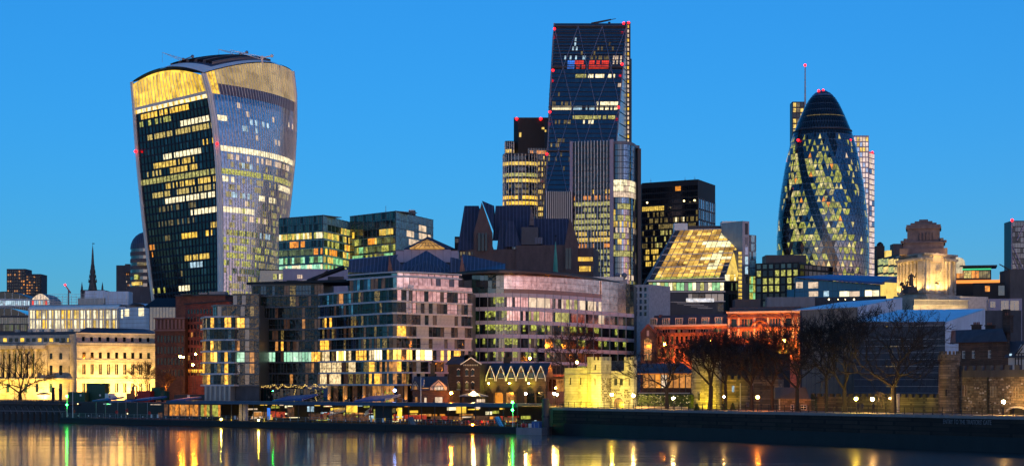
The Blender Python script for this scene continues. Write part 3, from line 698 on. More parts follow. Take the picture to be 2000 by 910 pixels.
for j in range(42):
    for i in range(16):
        p, q = pts[i], pts[i+1]; py = HY - (fl[j] + 2 - CZ) / Yw * F
        m = 5 if i < 5 else 0
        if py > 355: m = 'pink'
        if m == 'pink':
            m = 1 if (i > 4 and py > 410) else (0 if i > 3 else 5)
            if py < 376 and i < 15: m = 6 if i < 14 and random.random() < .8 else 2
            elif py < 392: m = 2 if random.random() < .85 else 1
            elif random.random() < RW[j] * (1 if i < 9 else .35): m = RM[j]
        zz = fl[j+1] - .35
        mb.add([(p[0], p[1], fl[j]), (q[0]-.1, q[1], fl[j]), (q[0]-.1, q[1], zz), (p[0], p[1], zz)], [(0, 1, 2, 3)], m)
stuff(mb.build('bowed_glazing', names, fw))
mb = MB(); mb.prism([(p[0], p[1] + .25) for p in pts] + [(pts[-1][0], Yw + 30), (pts[0][0], Yw + 30)], GZ, bz - .2); mb.build('bowed_wall', 'dark_metal', fw)
mb = MB(); mb.prism([(p[0], p[1] - .1) for p in pts] + [(pts[-1][0] + 2.2, Yw + 12), (pts[-1][0] + 2.2, Yw + 30), (pts[0][0], Yw + 30)], bz - .19, bz + 1.5); mb.build('roof', 'grey_metal', fw)
block('end_pier', fw, FP(1245.5, Yw + 12, 1252.5, Yw + 12), 0, 2, -18, 0, GZ, bz - .2, 'dark_metal')
Yl = 975; fr = FP(1067, Yl, 1117, Yl); z1 = Z(374, Yl)
lw = root('finned_wing', 'lower grey wing with pale vertical fins beside the finned tower', 'office building', (X(1090, Yl), Yl, GZ))
block('wall', lw, fr, 0, fr.L, -20, 0, GZ, z1, 'dark_concrete')
for i in range(13): unit(fr, lw, 'fin', i * fr.L / 12.4, .6, GZ, i * fr.L / 12.4 + .32, 0.01, z1 + (.4 if i % 12 == 0 else 0), 'fin_white')

# ---- black office slab with roof masts
Yb = 1060; bs = root('black_slab', 'black office slab with scattered yellow windows and thin roof masts', 'office building', (X(1310, Yb), Yb, GZ))
fr = FP(1254, Yb, 1363, Yb - 20); fr2 = FP(1363, Yb - 20, 1397, Yb + 12); z1 = Z(364, Yb)
mb = MB(); c = [fr.A, fr.B, fr2.B, fr2.B + Vector((-30, 10, 0)), fr.A + Vector((0, 30, 0))]; mb.prism([(p.x, p.y) for p in c], GZ, z1 + 2); mb.build('wall', 'black', bs)
pk = rects([(1254, 399, 1296, 412, 'lit_yellow', .95), (1254, 378, 1300, 398, 'lit_dim', .05), (1318, 422, 1342, 430, 'lit_white', .5), (1296, 366, 1306, 380, 'lit_orange', .8), (1320, 364, 1330, 378, 'lit_orange', .8), (1270, 448, 1310, 490, 'lit_office', .45), (1270, 430, 1320, 448, 'lit_dim', .6), (1256, 490, 1290, 516, 'lit_yellow', .8), (1254, 412, 1363, 520, 'lit_dim', .25)], 'dark_glass')
windows(fr, bs, 'window', cells(fr, lin(0, fr.L, 30), lin(z1 - 70, z1 - 1, 18), pk, .25, 1.1), .15)
pk = rects([], lambda: random.choice(('mirror_glass', 'blue_glass', 'blue_glass')))
windows(fr2, bs, 'window', cells(fr2, lin(1, fr2.L - 1, 9), lin(z1 - 62, z1 - 9.5, 8), pk, .7, 1.0), .15)
for i in range(10): unit(fr2, bs, 'fin', 1 + i * (fr2.L-2) / 9 - .15, .4, z1 - 62, 1 + i * (fr2.L-2) / 9 + .15, .01, z1 - 9.2, 'grey_metal')
for px, py, dy in ((1271, 349, 0), (1307, 352, 0), (1304, 355, 0), (1327, 355, 0), (1331, 352, 0), (1338, 346, 5), (1357, 344, 5), (1354, 352, 0)):
    mb = MB(); mb.tube(P(px, 366, Yb + 2), P(px, py, Yb + 2), .18, .1, 4); mb.tube(P(px - 2, py + 5, Yb + 2), P(px + 2, py + 5, Yb + 2), .1, .1, 4); mb.build('mast', 'grey_metal', bs)
for px, py in ((1264, 396), (1336, 392.5), (1356.5, 391.5)):
    mb = MB(); mb.ball(P(px, py, Yb - 20), .55); mb.build('roof_lamp', 'lamp_soft', bs)

# ---- tapering round tower of diamond panes
Yg = 1060.0; gx = X(1606.5, Yg)
gk = root('bullet_tower', 'round bullet-shaped glass tower of diamond panes with dark spiral bands', 'skyscraper', (gx, Yg, GZ))
GP = [(175, 1), (178, 8), (187, 21), (207, 33), (231, 44), (255, 53.6), (279, 61.6), (303, 67.7), (327, 72.5), (376, 80.7), (424, 86), (472, 88.5), (521, 87.5), (600, 83), (690, 76), (760, 70)]
def gr(z): return itp(GP, HY - (z - CZ) * F / Yg) * Yg / F
gcy = Yg
gz1 = Z(175.5, Yg)
mb = MB(); zz = [GZ + (gz1 - GZ) * (1 - (1 - k / 60) ** 1.6) for k in range(61)]
mb.lathe(gx, gcy, [(max(.05, gr(z) - .25), z) for z in zz], 64); plain('frame_blue', (.09, .17, .25), .35, .25, metal=.4); mb.build('frame', 'frame_blue', gk, smooth=True)
NG = 60; dlt = 2 * math.pi / NG; ring = [Z(600, Yg) + k * (3.95) for k in range(40)]
ring = [z for z in ring if z < Z(180, Yg)]
glass('gk_glass', (.012, .03, .045), .07, 2.2); glass('gk_mirror', (.07, .14, .20), .09, 2.4, metal=.5)
lit('gk_lit', (.50, .50, .08), 1.0, .8, .5, hot=(.95, .95, .4)); lit('gk_pale', (.80, .66, .25), 1.05, .8, .5)
OFF = [[random.choice((.6, .9, 1.0, 1.05, 1.1)) for _ in range(20)] for _ in range(60)]
names = ['gk_glass', 'gk_lit', 'gk_pale', 'lit_orange', 'gk_mirror', 'dark_glass', 'lit_pale', 'lit_office']; mb = MB()
def gv(j, i):
    a = -(i + j / 2) * dlt; r = gr(ring[j]); return Vector((gx + r * math.cos(a), gcy + r * math.sin(a), ring[j]))
for j in range(len(ring) - 1):
    py = HY - (ring[j] + 2 - CZ) * F / Yg
    for i in range(NG):
        for tri in (((j, i), (j, i + 1), (j + 1, i)), ((j, i + 1), (j + 1, i + 1), (j + 1, i))):
            p = [gv(*q) for q in tri]; c = (p[0] + p[1] + p[2]) / 3
            if c.y > gcy + 4: continue
            px = pix(c)[0]; band = i % 10 in (0, 1); up = tri[1][0] == j
            m = 0 if random.random() < .8 else 5
            right = (px - 1606) / 80  # right side takes bluer panes, sky reflection put into their colour
            if py < 262: m = 5
            elif band: m = 5 if right < .35 else (4 if random.random() < .5 else 0)
            else:
                w = .86 if up else .66
                if py < 285: w = .5 if up else 0
                elif py < 305: w *= .45
                elif py < 322: w *= .7
                if abs(right) > .75: w *= .35
                if right > .45 and py < 470: w *= .5
                if py > 480: w *= .55
                w *= OFF[j][i // 4]
                if random.random() < w:
                    m = random.choice((1, 1, 2, 7))
                    if 305 < py < 322 and right > .2: m = 6
                    if random.random() < .03: m = 3
                elif right > .3: m = 4
            pp = [c + (q - c) * .84 for q in p]
            nrm = (p[1] - p[0]).cross(p[2] - p[0]).normalized()
            if nrm.dot(Vector((c.x - gx, c.y - gcy, 0))) < 0: nrm = -nrm
            mb.add([q + nrm * .2 for q in pp], [(0, 1, 2)], m)
stuff(mb.build('diamond_glazing', names, gk))
mb = MB(); z = Z(258, Yg); mb.lathe(gx, gcy, [(gr(z) - .3, z - .5), (gr(z) + .8, z - .4), (gr(z) + .8, z + .2), (gr(z) - .3, z + .4)], 48); mb.build('ring_gutter', 'dark_metal', gk)
mb = MB(); z = Z(231, Yg); mb.lathe(gx, gcy, [(gr(z) + .05, z - .25), (gr(z) + .3, z), (gr(z) + .05, z + .25)], 48, a0=math.pi*1.2, a1=math.pi*1.8); mb.build('dome_light_band', 'lit_dim', gk)
for px, py in ((1599, 178), (1608, 177), (1559, 274), (1661, 274)):
    mb = MB(); mb.ball(P(px, py, Yg - (2 if py < 200 else 12)), .8); mb.build('warning_light', 'lamp_red', gk)
# ---- pale lit tower behind it and the mast tower
Yp = 1250; fr = FP(1655, Yp, 1697, Yp); fr2 = FP(1697.2, Yp, 1708, Yp + 8)
pt_ = root('pale_tower', 'pale pinkish tower with a grid of lit windows behind the round diamond-pane tower', 'skyscraper', (X(1680, Yp), Yp, GZ))
z1 = Z(265, Yp); z2 = Z(296, Yp)
block('wall', pt_, fr, 0, fr.L, -14, 0, GZ, z1, 'lilac_panel'); block('wall', pt_, fr2, 0, fr2.L, -10, 0, GZ, z2, 'lilac_panel')
lit('tower_pale', (.82, .62, .55), 1.05, .45, .3, hot=(1, .92, .8)); pk = rects([(1650, 265, 1710, 300, ['lit_pale', 'lit_yellow'], .8)], lambda: random.choice(('tower_pale', 'tower_pale', 'tower_pale', 'lit_pale', 'mirror_glass')))
windows(fr, pt_, 'window', cells(fr, lin(.4, fr.L - .4, 7), lin(GZ + 20, z1 - .8, 44), pk, .5, .9), .2)
windows(fr2, pt_, 'window', cells(fr2, lin(.4, fr2.L - .4, 2), lin(GZ + 20, z2 - .8, 40), pk, .5, .9), .2)
mb = MB(); mb.ball(P(1704, 298, Yp), .9); mb.build('warning_light', 'lamp_red', pt_)
mb = MB(); mb.ball(P(1661, 262, Yp - 5), 1.6); mb.tube(P(1661, 266, Yp - 5), P(1661, 275, Yp - 5), .5, .5, 5); mb.build('roof_dish', 'white_metal', pt_)
Yh = 1380; fr = FP(1547.5, Yh, 1572, Yh)
mt = root('mast_tower', 'slim tower with yellow lit stair lattice and tall mast behind the round diamond-pane tower', 'skyscraper', (X(1560, Yh), Yh, GZ))
block('wall', mt, fr, 0, fr.L, -12, 0, GZ, Z(199, Yh), 'dark_metal')
windows(fr, mt, 'window', cells(fr, lin(.4, fr.L - 1, 3), lin(GZ + 60, Z(200, Yh), 40), rects([], lambda: random.choice(('lit_yellow', 'lit_fine', 'lit_dim', 'dark_glass'))), .6, 1.2), .2)
mb = MB(); mb.tube(P(1572.5, 205, Yh), P(1572.5, 129, Yh), .75, .45, 6); mb.build('mast', 'steel', mt)
mb = MB(); mb.ball(P(1572.5, 128, Yh), 1.1); mb.build('warning_light', 'lamp_red', mt)
# ---- tower at the far right with pale bracing
Yr = 1300; fr = FP(1976, Yr, 2030, Yr); z1 = Z(431, Yr)
rt = root('braced_tower', 'dark tower with pale diagonal bracing and a red corner light behind the monument', 'skyscraper', (X(1995, Yr), Yr, GZ))
block('wall', rt, fr, 0, fr.L, -20, 0, GZ, z1, 'dark_metal')
windows(fr, rt, 'window', cells(fr, lin(.5, fr.L, 10), lin(GZ + 40, z1 - .5, 22), rects([], lambda: random.choice(('blue_glass', 'wedge_glass', 'dark_glass'))), .2, .7), .15)
for a, b2 in (((1978, 480), (2000, 530)), ((1986, 470), (2000, 440)), ((1976, 432), (1976, 530)), ((1978, 500), (1990, 530))):
    mb = MB(); mb.tube(P(*a, Yr - .6), P(*b2, Yr - .6), .5, .5, 4); mb.build('brace', 'lilac_panel', rt)
mb = MB(); mb.ball(P(1977, 430, Yr - 1), 1.1); mb.build('warning_light', 'lamp_red', rt)
# ================================================================ middle distance, left
def slab(name, label, cat, pa, Ya, pb, Yb, ptop, dep, m, group=None, zb=GZ, wname='wall'):
    fr = FP(pa, Ya, pb, Yb); r = root(name, label, cat, fr.pt(fr.L/2, 0, zb), group)
    fr.top = fr.z(ptop, fr.L/2)
    block(wname, r, fr, 0, fr.L, -dep, 0, zb, fr.top, m); return r, fr
def roofslab(r, fr, z, m='dark_metal', over=.4, th=.5, dep=12, name='roof'):
    mb = MB(); fr.box(mb, -over, -dep, z + .003, fr.L + over, over, z + th); return mb.build(name, m, r)
def row(fr, r, px0, px1, n, y0, y1, pick, gap=.25, o=.06, d=.12, name='window'):
    """a row of n windows between photo columns and rows"""
    xs = lin(fr.lx(px0), fr.lx(px1), n); c = []
    for i in range(n):
        z0, z1 = fr.z(y1, xs[i]), fr.z(y0, xs[i]); w = xs[i+1] - xs[i]
        c.append((xs[i] + w*gap/2, z0, xs[i+1] - w*gap/2, z1, pick() if callable(pick) else (random.choice(pick) if isinstance(pick, (list, tuple)) else pick)))
    windows(fr, r, name, c, o, d)
def hipped(r, pts, zb, apex, m, name='roof'):
    """roof over a plan (anticlockwise) to one or two ridge points"""
    mb = MB(); base = [(p[0], p[1], zb) for p in pts]; n = len(base)
    if len(apex) == 1:
        mb.add(base + [tuple(apex[0])], [(i, (i+1) % n, n) for i in range(n)] + [tuple(range(n-1, -1, -1))])
    else:
        a, b = apex; mb.add(base + [tuple(a), tuple(b)], [(0, 1, 5, 4), (1, 2, 5), (2, 3, 4, 5), (3, 0, 4), (3, 2, 1, 0)])
    return mb.build(name, m, r)

r, fr = slab('apartment_block', 'dark concrete apartment slab with stepped top and orange windows beyond the arched roofs', 'apartment block', 13, 1500, 50, 1500, 525, 20, 'dark_concrete')
pk = rects([(45, 548, 60, 577, 'lit_orange', .7)], lambda: random.choice(['lit_room'] + ['dark_glass'] * 4))
windows(fr, r, 'window', cells(fr, lin(.5, fr.L - .5, 8), lin(fr.top - 24, fr.top - 1, 8), pk, .8, 1.4), .3)
fr2 = FP(50, 1500, 80, 1500); block('wing_wall', r, fr2, 0, fr2.L, -20, 0, GZ, fr2.z(535), 'dark_concrete')
windows(fr2, r, 'window', cells(fr2, lin(.5, fr2.L - .5, 6), lin(fr2.z(575), fr2.z(538), 7), pk, .8, 1.4), .3)
for k in range(7): unit(fr2, r, 'balcony', 8, 1.5, fr2.z(540 + k*5), fr2.L + 1, .01, fr2.z(538 + k * 5), 'dark_concrete')
r, fr = slab('apartment_block', 'dark narrow apartment tower left of the banded round tower', 'apartment block', 227, 1400, 263, 1400, 518, 20, 'dark_concrete')
windows(fr, r, 'window', cells(fr, lin(8, fr.L - 2, 4), lin(fr.top - 24, fr.top - 3, 7), rects([(246, 520, 262, 560, ['lit_pale', 'lit_orange'], .55)], 'dark_glass'), .9, 1.6), .3)
block('stair_tower', r, FP(244, 1396, 263, 1396), 0, 8, -12, 0, fr.top - 6, fr.top + .8, 'dark_concrete')
# banded round tower
Yq = 1000; cx = X(286, Yq); r = root('banded_round_tower', 'round stone tower with dark window bands and domed top behind the flared tower', 'office building', (cx, Yq, GZ))
rad = 31 * Yq / F; mb = MB(); prof = [(rad, GZ)]; ms = []
z = GZ
for k in range(13):
    z1 = Z(487, Yq) - (12 - k) * 4.1; prof += [(rad, z1 - 1.9), (rad - .3, z1 - 1.9), (rad - .3, z1), (rad, z1)]; ms += [0, 0, 1, 1]
ms += [0]
for a in lin(0, 1, 5)[1:]: prof.append((rad * math.cos(a * 1.4), Z(487, Yq) + rad * 1.1 * math.sin(a * 1.4))); ms.append(2)
mb.lathe(cx, Yq, prof, 24, ms=ms[1:]); plain('dusk_stone', (.13, .115, .125), .8, .2); mb.build('drum', ['dusk_stone', 'blue_glass', 'lead'], r)
fr = FP(252, Yq - 12, 292, Yq - 12)
for a, b2, y0, y1, m in ((262, 268, 536, 545, 'lit_lime'), (263, 276, 550, 556, 'lit_yellow'), (257, 262, 551, 557, 'lit_yellow'), (268, 284, 512, 518, 'lit_dim')): unit(FP(a, Yq - 11, b2, Yq - 11), r, 'window', 0, .1, Z(y1, Yq - 11), X(b2, Yq - 11) - X(a, Yq - 11), -2.5, Z(y0, Yq - 11), m)
block('podium', r, FP(250, Yq - 14, 295, Yq - 14), 0, 13.4, -12, 0, GZ, Z(560, Yq - 14), 'dusk_stone')
# church with the tall spire, wrapped tower
Ys = 900; cx = X(181, Ys); r = root('church_spire', 'slender dark stone church spire with pinnacles above white scaffold sheeting', 'church', (cx, Ys, GZ))
mb = MB(); mb.lathe(cx, Ys, [(2.4, Z(566, Ys)), (1.8, Z(553, Ys)), (1.4, Z(540, Ys)), (.8, Z(515, Ys)), (.35, Z(488, Ys)), (.05, Z(478, Ys))], 8); plain('old_stone', (.11, .10, .10), .85, .3); mb.build('spire', 'old_stone', r)
for k in range(4):
    y = 552 - k * 9; mb = MB()
    for q in range(6):
        a = q * math.pi / 3; rr = 2.0 - k * .4; mb.lathe(cx + rr * math.cos(a), Ys + rr * math.sin(a), [(.35, Z(y, Ys)), (.3, Z(y - 4, Ys)), (.01, Z(y - 9, Ys))], 4)
    mb.build('crocket_tier', 'old_stone', r)
mb = MB(); mb.tube(P(181, 478, Ys), P(181, 474, Ys), .15, .1, 4); mb.box(cx - .1, Ys - .1, Z(476.5, Ys), cx + 1, Ys + .1, Z(475, Ys)); mb.build('weathervane', 'black', r)
for px in (160, 200):
    mb = MB(); mb.lathe(X(px, Ys), Ys, [(.7, Z(572, Ys)), (.5, Z(561, Ys)), (.02, Z(550, Ys))], 6); mb.build('pinnacle', 'old_stone', r)
block('tower', r, FP(157, Ys, 203, Ys), 0, 12.5, -12, 0, GZ, Z(566, Ys), 'old_stone')
fr = FP(152, 700, 251, 700); r = root('scaffold', 'scaffold wrapped in pale sheeting below the church spire', 'scaffold', fr.pt(10, 0, GZ))
block('sheeting', r, FP(206, 699, 251, 699), 0, 9.5, -8, 0, GZ, Z(569, 699), 'tarp_white'); block('sheeting', r, FP(152, 700, 205, 700), 0, 11, -8, 0, GZ, Z(582, 700), 'ivory')
mb = MB(); mb.hexa([P(165, 582, 700), P(206, 582, 700), P(206, 582, 708), P(165, 582, 708)], [P(166, 568, 700), P(206, 567, 700), P(206, 567, 708), P(166, 568, 708)]); mb.build('sheeting', 'tarp_white', r)
f2 = FP(95, 692, 252, 692)
for k in range(6): unit(f2, r, 'scaffold_tube', 0, .1, Z(600 - k * 5, 692), f2.L if k < 4 else f2.L * .6, -.05, Z(600 - k * 5, 692) + .12, 'steel')
for k in range(18): unit(f2, r, 'scaffold_tube', k * f2.L / 17.5, .25, GZ, k * f2.L / 17.5 + .12, .12, Z(570 if k > 6 else 577, 692), 'steel')
# arched white halls
Ya_ = 800
r, fr = slab('arched_hall', 'white hall with a curved barrel roof at the edge of the view', 'office building', -40, Ya_, 60, Ya_, 583, 20, 'white_stone')
def barrel(r, fr, x0, x1, z, h, m, mf, n=14, dep=20):
    pts = [(x0 + (x1 - x0) * i / n, z + h * math.sin(math.pi * i / n)) for i in range(n + 1)]
    mb = MB(); mb.grid([[fr.pt(x, .3, zz) for x, zz in pts], [fr.pt(x, -dep, zz) for x, zz in pts]]); mb.build('roof', m, r)
    mb = MB(); vs = [fr.pt(x, .05, zz - .25) for x, zz in pts[1:-1]]; mb.add([fr.pt(x0 + .4, .05, z + .01)] + vs + [fr.pt(x1 - .4, .05, z + .01)], [tuple(range(len(vs) + 1, -1, -1))]); mb.build('arch_window', mf, r)
    for i in range(1, n, 2): unit(fr, r, 'glazing_bar', pts[i][0] - .08, .2, z, pts[i][0] + .08, .06, pts[i][1] - .2, 'white_metal')
barrel(r, fr, 0, fr.L, fr.top, 3.4, 'lead', 'dark_glass')
row(fr, r, -10, 58, 17, 587, 596, ['lit_cool', 'mirror_glass', 'lit_cool']); row(fr, r, -10, 58, 17, 599, 606, 'dark_glass')
r, fr = slab('arched_hall', 'smaller hall with red-lit arched window beside the white barrel roof', 'office building', 60.5, 790, 98, 790, 585, 20, 'white_stone')
barrel(r, fr, 0, fr.L, fr.top, 3.0, 'lead', 'lit_pale'); row(fr, r, 62, 97, 8, 587, 595, ['lit_pale', 'lit_red', 'lit_cool'])
# red-lit building crane
b_ = P(134, 575, 1000); r = root('tower_crane', 'small crane with a red lit jib beside the church spire', 'crane', b_)
mb = MB(); mb.tube(b_ - Vector((0, 0, 8)), P(134, 566, 1000), .5, .5, 4); mb.build('mast', 'grey_metal', r); mb = MB(); mb.tube(P(138, 572, 1000), P(127, 556, 1000), .5, .3, 4); mb.build('jib', 'red_paint', r)
mb = MB(); mb.ball(P(127, 556, 999), .6); mb.build('warning_light', 'lamp_red', r)
# low glass office, far left
r, fr = slab('glass_pavilion', 'low dark glass building with rounded roof at the edge of the view', 'office building', -30, 640, 57, 640, 616, 15, 'dark_metal')
barrel(r, fr, -2, fr.L, fr.top, 3, 'blue_glass', 'dark_glass')
row(fr, r, -28, 56, 22, 620, 632, ['green_glass', 'teal_glass', 'blue_glass']); row(fr, r, -28, 56, 22, 634, 646, ['green_glass', 'dark_glass', 'lit_dimgreen'])
# brightly lit office with white piers
r, fr = slab('lit_office', 'pale office with white piers and two rows of bright yellow windows behind the custom house', 'office building', 57, 610, 233, 600, 604, 14, 'white_stone')
for y0, y1 in ((606, 622), (625, 641)): row(fr, r, 58, 232, 28, y0, y1, ['lit_white', 'lit_gold', 'lit_white', 'lit_yellow'], .38)
for k in range(15): unit(fr, r, 'pier', k * fr.L / 14.3, .55, GZ, k * fr.L / 14.3 + .55, .2, fr.top, 'white_stone')
mb = MB(); mb.grid([[fr.pt(x, .7 - .0 * a, fr.top + .0) if a == 0 else fr.pt(x, .7 - 2.2 * (1 - math.cos(a)), fr.top + 1.5 * math.sin(a)) for x in (0, fr.L)] for a in (0, .4, .8, 1.2, 1.57)]); mb.build('curved_eaves', 'white_metal', r)
roofslab(r, fr, fr.top + 1.4, 'grey_metal', -1.5, .3)
r, fr = slab('wrapped_building', 'building end wrapped in white sheeting beside the bright yellow office', 'building', 234, 590, 291, 582, 600, 14, 'tarp_white')
for a, b2, y0, y1 in ((237, 240, 604, 620), (244, 252, 603, 617), (271, 281, 602, 617)): unit(fr, r, 'window', fr.lx(a), .12, fr.z(y1), fr.lx(b2), .01, fr.z(y0), 'lit_white')
mb = MB(); n = 10; mb.grid([[fr.pt(fr.L * (.2 + .7 * i / n), o, fr.top + 1.4 * math.sin(math.pi * i / n) ** .5) for i in range(n + 1)] for o in (.05, -10)]); mb.build('domed_cover', 'tarp_white', r)
for k in range(7): unit(fr, r, 'scaffold_tube', 0, .3, fr.z(655 - k * 8), fr.L, .2, fr.z(655 - k * 8) + .1, 'steel')
# ---- long stone customs building
ch = root('customs_building', 'long pale classical riverside building floodlit yellow from the quay', 'government building', (X(150, 520), 520, 6))
fr = FP(150, 505, 303, 518); zq = 6.0
zt = fr.z(673, 20); zr = [(fr.z(766, 12), fr.z(748, 12)), (fr.z(731, 12), fr.z(711, 12)), (fr.z(700, 12), fr.z(688, 12))]
pxs = [(164, 1.0), (180, 1.0), (196, 1.0), (212, 1.0), (228, 1.0), (244, 1.0), (259.5, 1.0), (275, 1.0), (290.5, 1.0)]
hl = rowholes(fr, pxs, zr)
wall(fr, ch, 'wall', 0, fr.L, zq - 1, zt, hl, 'portland')
windows(fr, ch, 'window', [(h[0], h[1], h[2], h[3], random.choice(('dark_glass', 'dark_glass', 'wavy_glass'))) for h in hl], -.25, .08)
for h in hl:
    unit(fr, ch, 'window_sill', h[0] - .15, .18, h[1] - .2, h[2] + .15, 0.003, h[1] - .01, 'ivory')
    if h[3] - h[1] > 2.4: unit(fr, ch, 'glazing_bar', (h[0] + h[2])/2 - .05, -.2, h[1] + .01, (h[0] + h[2])/2 + .05, -.24, h[3] - .01, 'ivory')
for y, hh, oo in ((674, .7, .7), (677, .35, .35), (704, .3, .2), (741, .4, .3), (707.5, .12, .1)): unit(fr, ch, 'cornice', -.3, oo, fr.z(y, 10), fr.L + .3, .004, fr.z(y, 10) + hh, 'portland')
z2 = zt + 3.1; ha = [(fr.lx(p) - .45, zt + .9, fr.lx(p) + .45, zt + 2.2) for p, _ in pxs]
wall(fr, ch, 'attic_wall', 0, fr.L, zt + .01, z2, ha, 'portland', .3, -.5)
windows(fr, ch, 'window', [(*h, 'dark_glass') for h in ha], -.72, .06)
unit(fr, ch, 'parapet_coping', -.2, -.2, z2 + .003, fr.L + .2, -1.2, z2 + .3, 'ivory')
mb = MB(); a, b2 = fr.pt(0, -1.3, z2), fr.pt(fr.L, -1.3, z2); mb.hexa([a, b2, b2 + Vector((2, 16, 0)), a + Vector((0, 16, 0))], [a + Vector((2, 5, 2.0)), b2 + Vector((-4, 5, 2)), b2 + Vector((-4, 11, 2)), a + Vector((2, 11, 2))]); mb.build('roof', 'slate', ch)
block('body', ch, fr, .3, fr.L - .3, -18, -.8, zq - 1, z2, 'portland')
fl_ = FP(-60, 522, 150, 511); L = fl_.L; zt_ = fl_.z(673, L * .7)
pl = [(99.5, 1.1), (118.5, 1.1), (137.5, 1.1)]; zr_ = [(fl_.z(766, L*.9), fl_.z(749, L*.9)), (fl_.z(732, L*.9), fl_.z(713, L*.9)), (fl_.z(701, L*.9), fl_.z(689, L*.9))]
hl = rowholes(fl_, pl, zr_) + rowholes(fl_, [(15, 1.1), (50, 1.1), (72, 1.1)], zr_[:1]) + rowholes(fl_, [(10 + 11.5 * i, 1.6) for i in range(6)], [(fl_.z(738, 20), fl_.z(690, 20))])
wall(fl_, ch, 'wall', 0, L, zq - 1, zt_, hl, 'portland'); windows(fl_, ch, 'window', [(*h, random.choice(('dark_glass', 'green_glass'))) for h in hl], -.25, .08)
for i in range(7):
    x = fl_.lx(4 + 11.5 * i); mb = MB(); p = fl_.pt(x, 1.0, 0); za, zb = fl_.z(740, 20), fl_.z(682, 20)
    mb.lathe(p.x, p.y, [(.62, za), (.62, za + .3), (.5, za + .4), (.42, zb - .5), (.62, zb - .3), (.62, zb)], 12); mb.build('column', 'portland', ch)
unit(fl_, ch, 'pilaster', fl_.lx(84), .7, fl_.z(741, 30), fl_.lx(94), .003, fl_.z(682, 30), 'portland'); unit(fl_, ch, 'entablature', 0, 1.9, fl_.z(681.5, 20), fl_.lx(94), .004, fl_.z(674.5, 20), 'portland')
for y, hh, oo in ((674, .7, .75), (741, .4, 1.8)): unit(fl_, ch, 'cornice', 0, oo, fl_.z(y, L*.8), L - .3, .004, fl_.z(y, L*.8) + hh, 'portland')
block('attic_wall', ch, fl_, 0, L, -1.2, -.6, zt_ + .72, zt_ + 3, 'portland'); row(fl_, ch, 2, 150, 13, 660, 667, ['lit_gold', 'dark_glass', 'dark_glass'], .4, -.5, .15)
block('body', ch, fl_, 0, L, -18, -.8, zq - 1, zt_, 'portland'); block('roof', ch, fl_, 0, L - 1, -16, -1.3, zt_ + 3, zt_ + 4, 'slate')
for px in (20, 45, 68, 88, 125, 148): unit(fl_, ch, 'chimney', fl_.lx(px), -2.5, zt_ + 4, fl_.lx(px + 6), -3.6, zt_ + 4.8, 'ivory')
# ---- brick blocks between the customs building and the glass apartments
r, fr = slab('brick_office', 'dark red brick office with rows of small windows beside the riverside apartments', 'office building', 362, 500, 450, 480, 592, 25, 'brick_red')
for k in range(9): row(fr, r, 366, 446, 13, 604 + k * 15, 613 + k * 15, ['dark_glass'] * 8 + ['lit_room'], .55)
roofslab(r, fr, fr.top, 'black', .3, .4); row(fr, r, 364, 400, 10, 721, 727, ['lit_gold', 'lit_orange'], .3)
r, fr = slab('brick_office', 'red brick upper block with grey plant boxes on its roof below the flared tower', 'office building', 343, 560, 440, 555, 578, 25, 'brick_red')
roofslab(r, fr, fr.top, 'dark_metal', .3, .5)
for a, b2, y in ((388, 405, 571), (408, 440, 569), (352, 372, 574)): block('plant_box', r, FP(a, 556, b2, 556), 0, X(b2, 556) - X(a, 556), -6, 0, fr.top + .5, Z(y, 556), 'grey_metal')
r, fr = slab('stone_office', 'dark stone office with columned attic between red brick and the customs building', 'office building', 303, 500, 361, 497, 622, 20, 'brick_dark')
for k in range(8): unit(fr, r, 'pilaster', .4 + k * (fr.L - .8) / 7.2, .25, fr.z(642), 1.0 + k * (fr.L - .8) / 7.2, .003, fr.z(624), 'dusk_stone')
unit(fr, r, 'cornice', -.2, .5, fr.z(646), fr.L + .2, .004, fr.z(643), 'dusk_stone'); unit(fr, r, 'cornice', -.2, .6, fr.top - .1, fr.L + .2, .004, fr.top + .3, 'dusk_stone')
for k in range(4): row(fr, r, 306, 360, 8, 655 + k * 22, 668 + k * 22, 'dark_glass', .5)
r, fr = slab('glass_roof_block', 'low dark glass roofs stepping down beside the white sheeted building', 'office building', 292, 560, 345, 560, 600, 14, 'blue_glass')
mb = MB(); a, b2 = fr.pt(-2, 0, fr.top), fr.pt(fr.L, 0, fr.top); mb.hexa([a, b2, b2 + Vector((0, 12, 0)), a + Vector((0, 12, 0))], [a + Vector((3, 6, 3.4)), b2 + Vector((0, 6, 3.4)), b2 + Vector((0, 10, 3.4)), a + Vector((3, 10, 3.4))]); mb.build('roof', 'black', r)
for k in range(9): unit(fr, r, 'glazing_bar', k * fr.L / 8.5, .12, GZ, k * fr.L / 8.5 + .14, .003, fr.top, 'grey_metal')

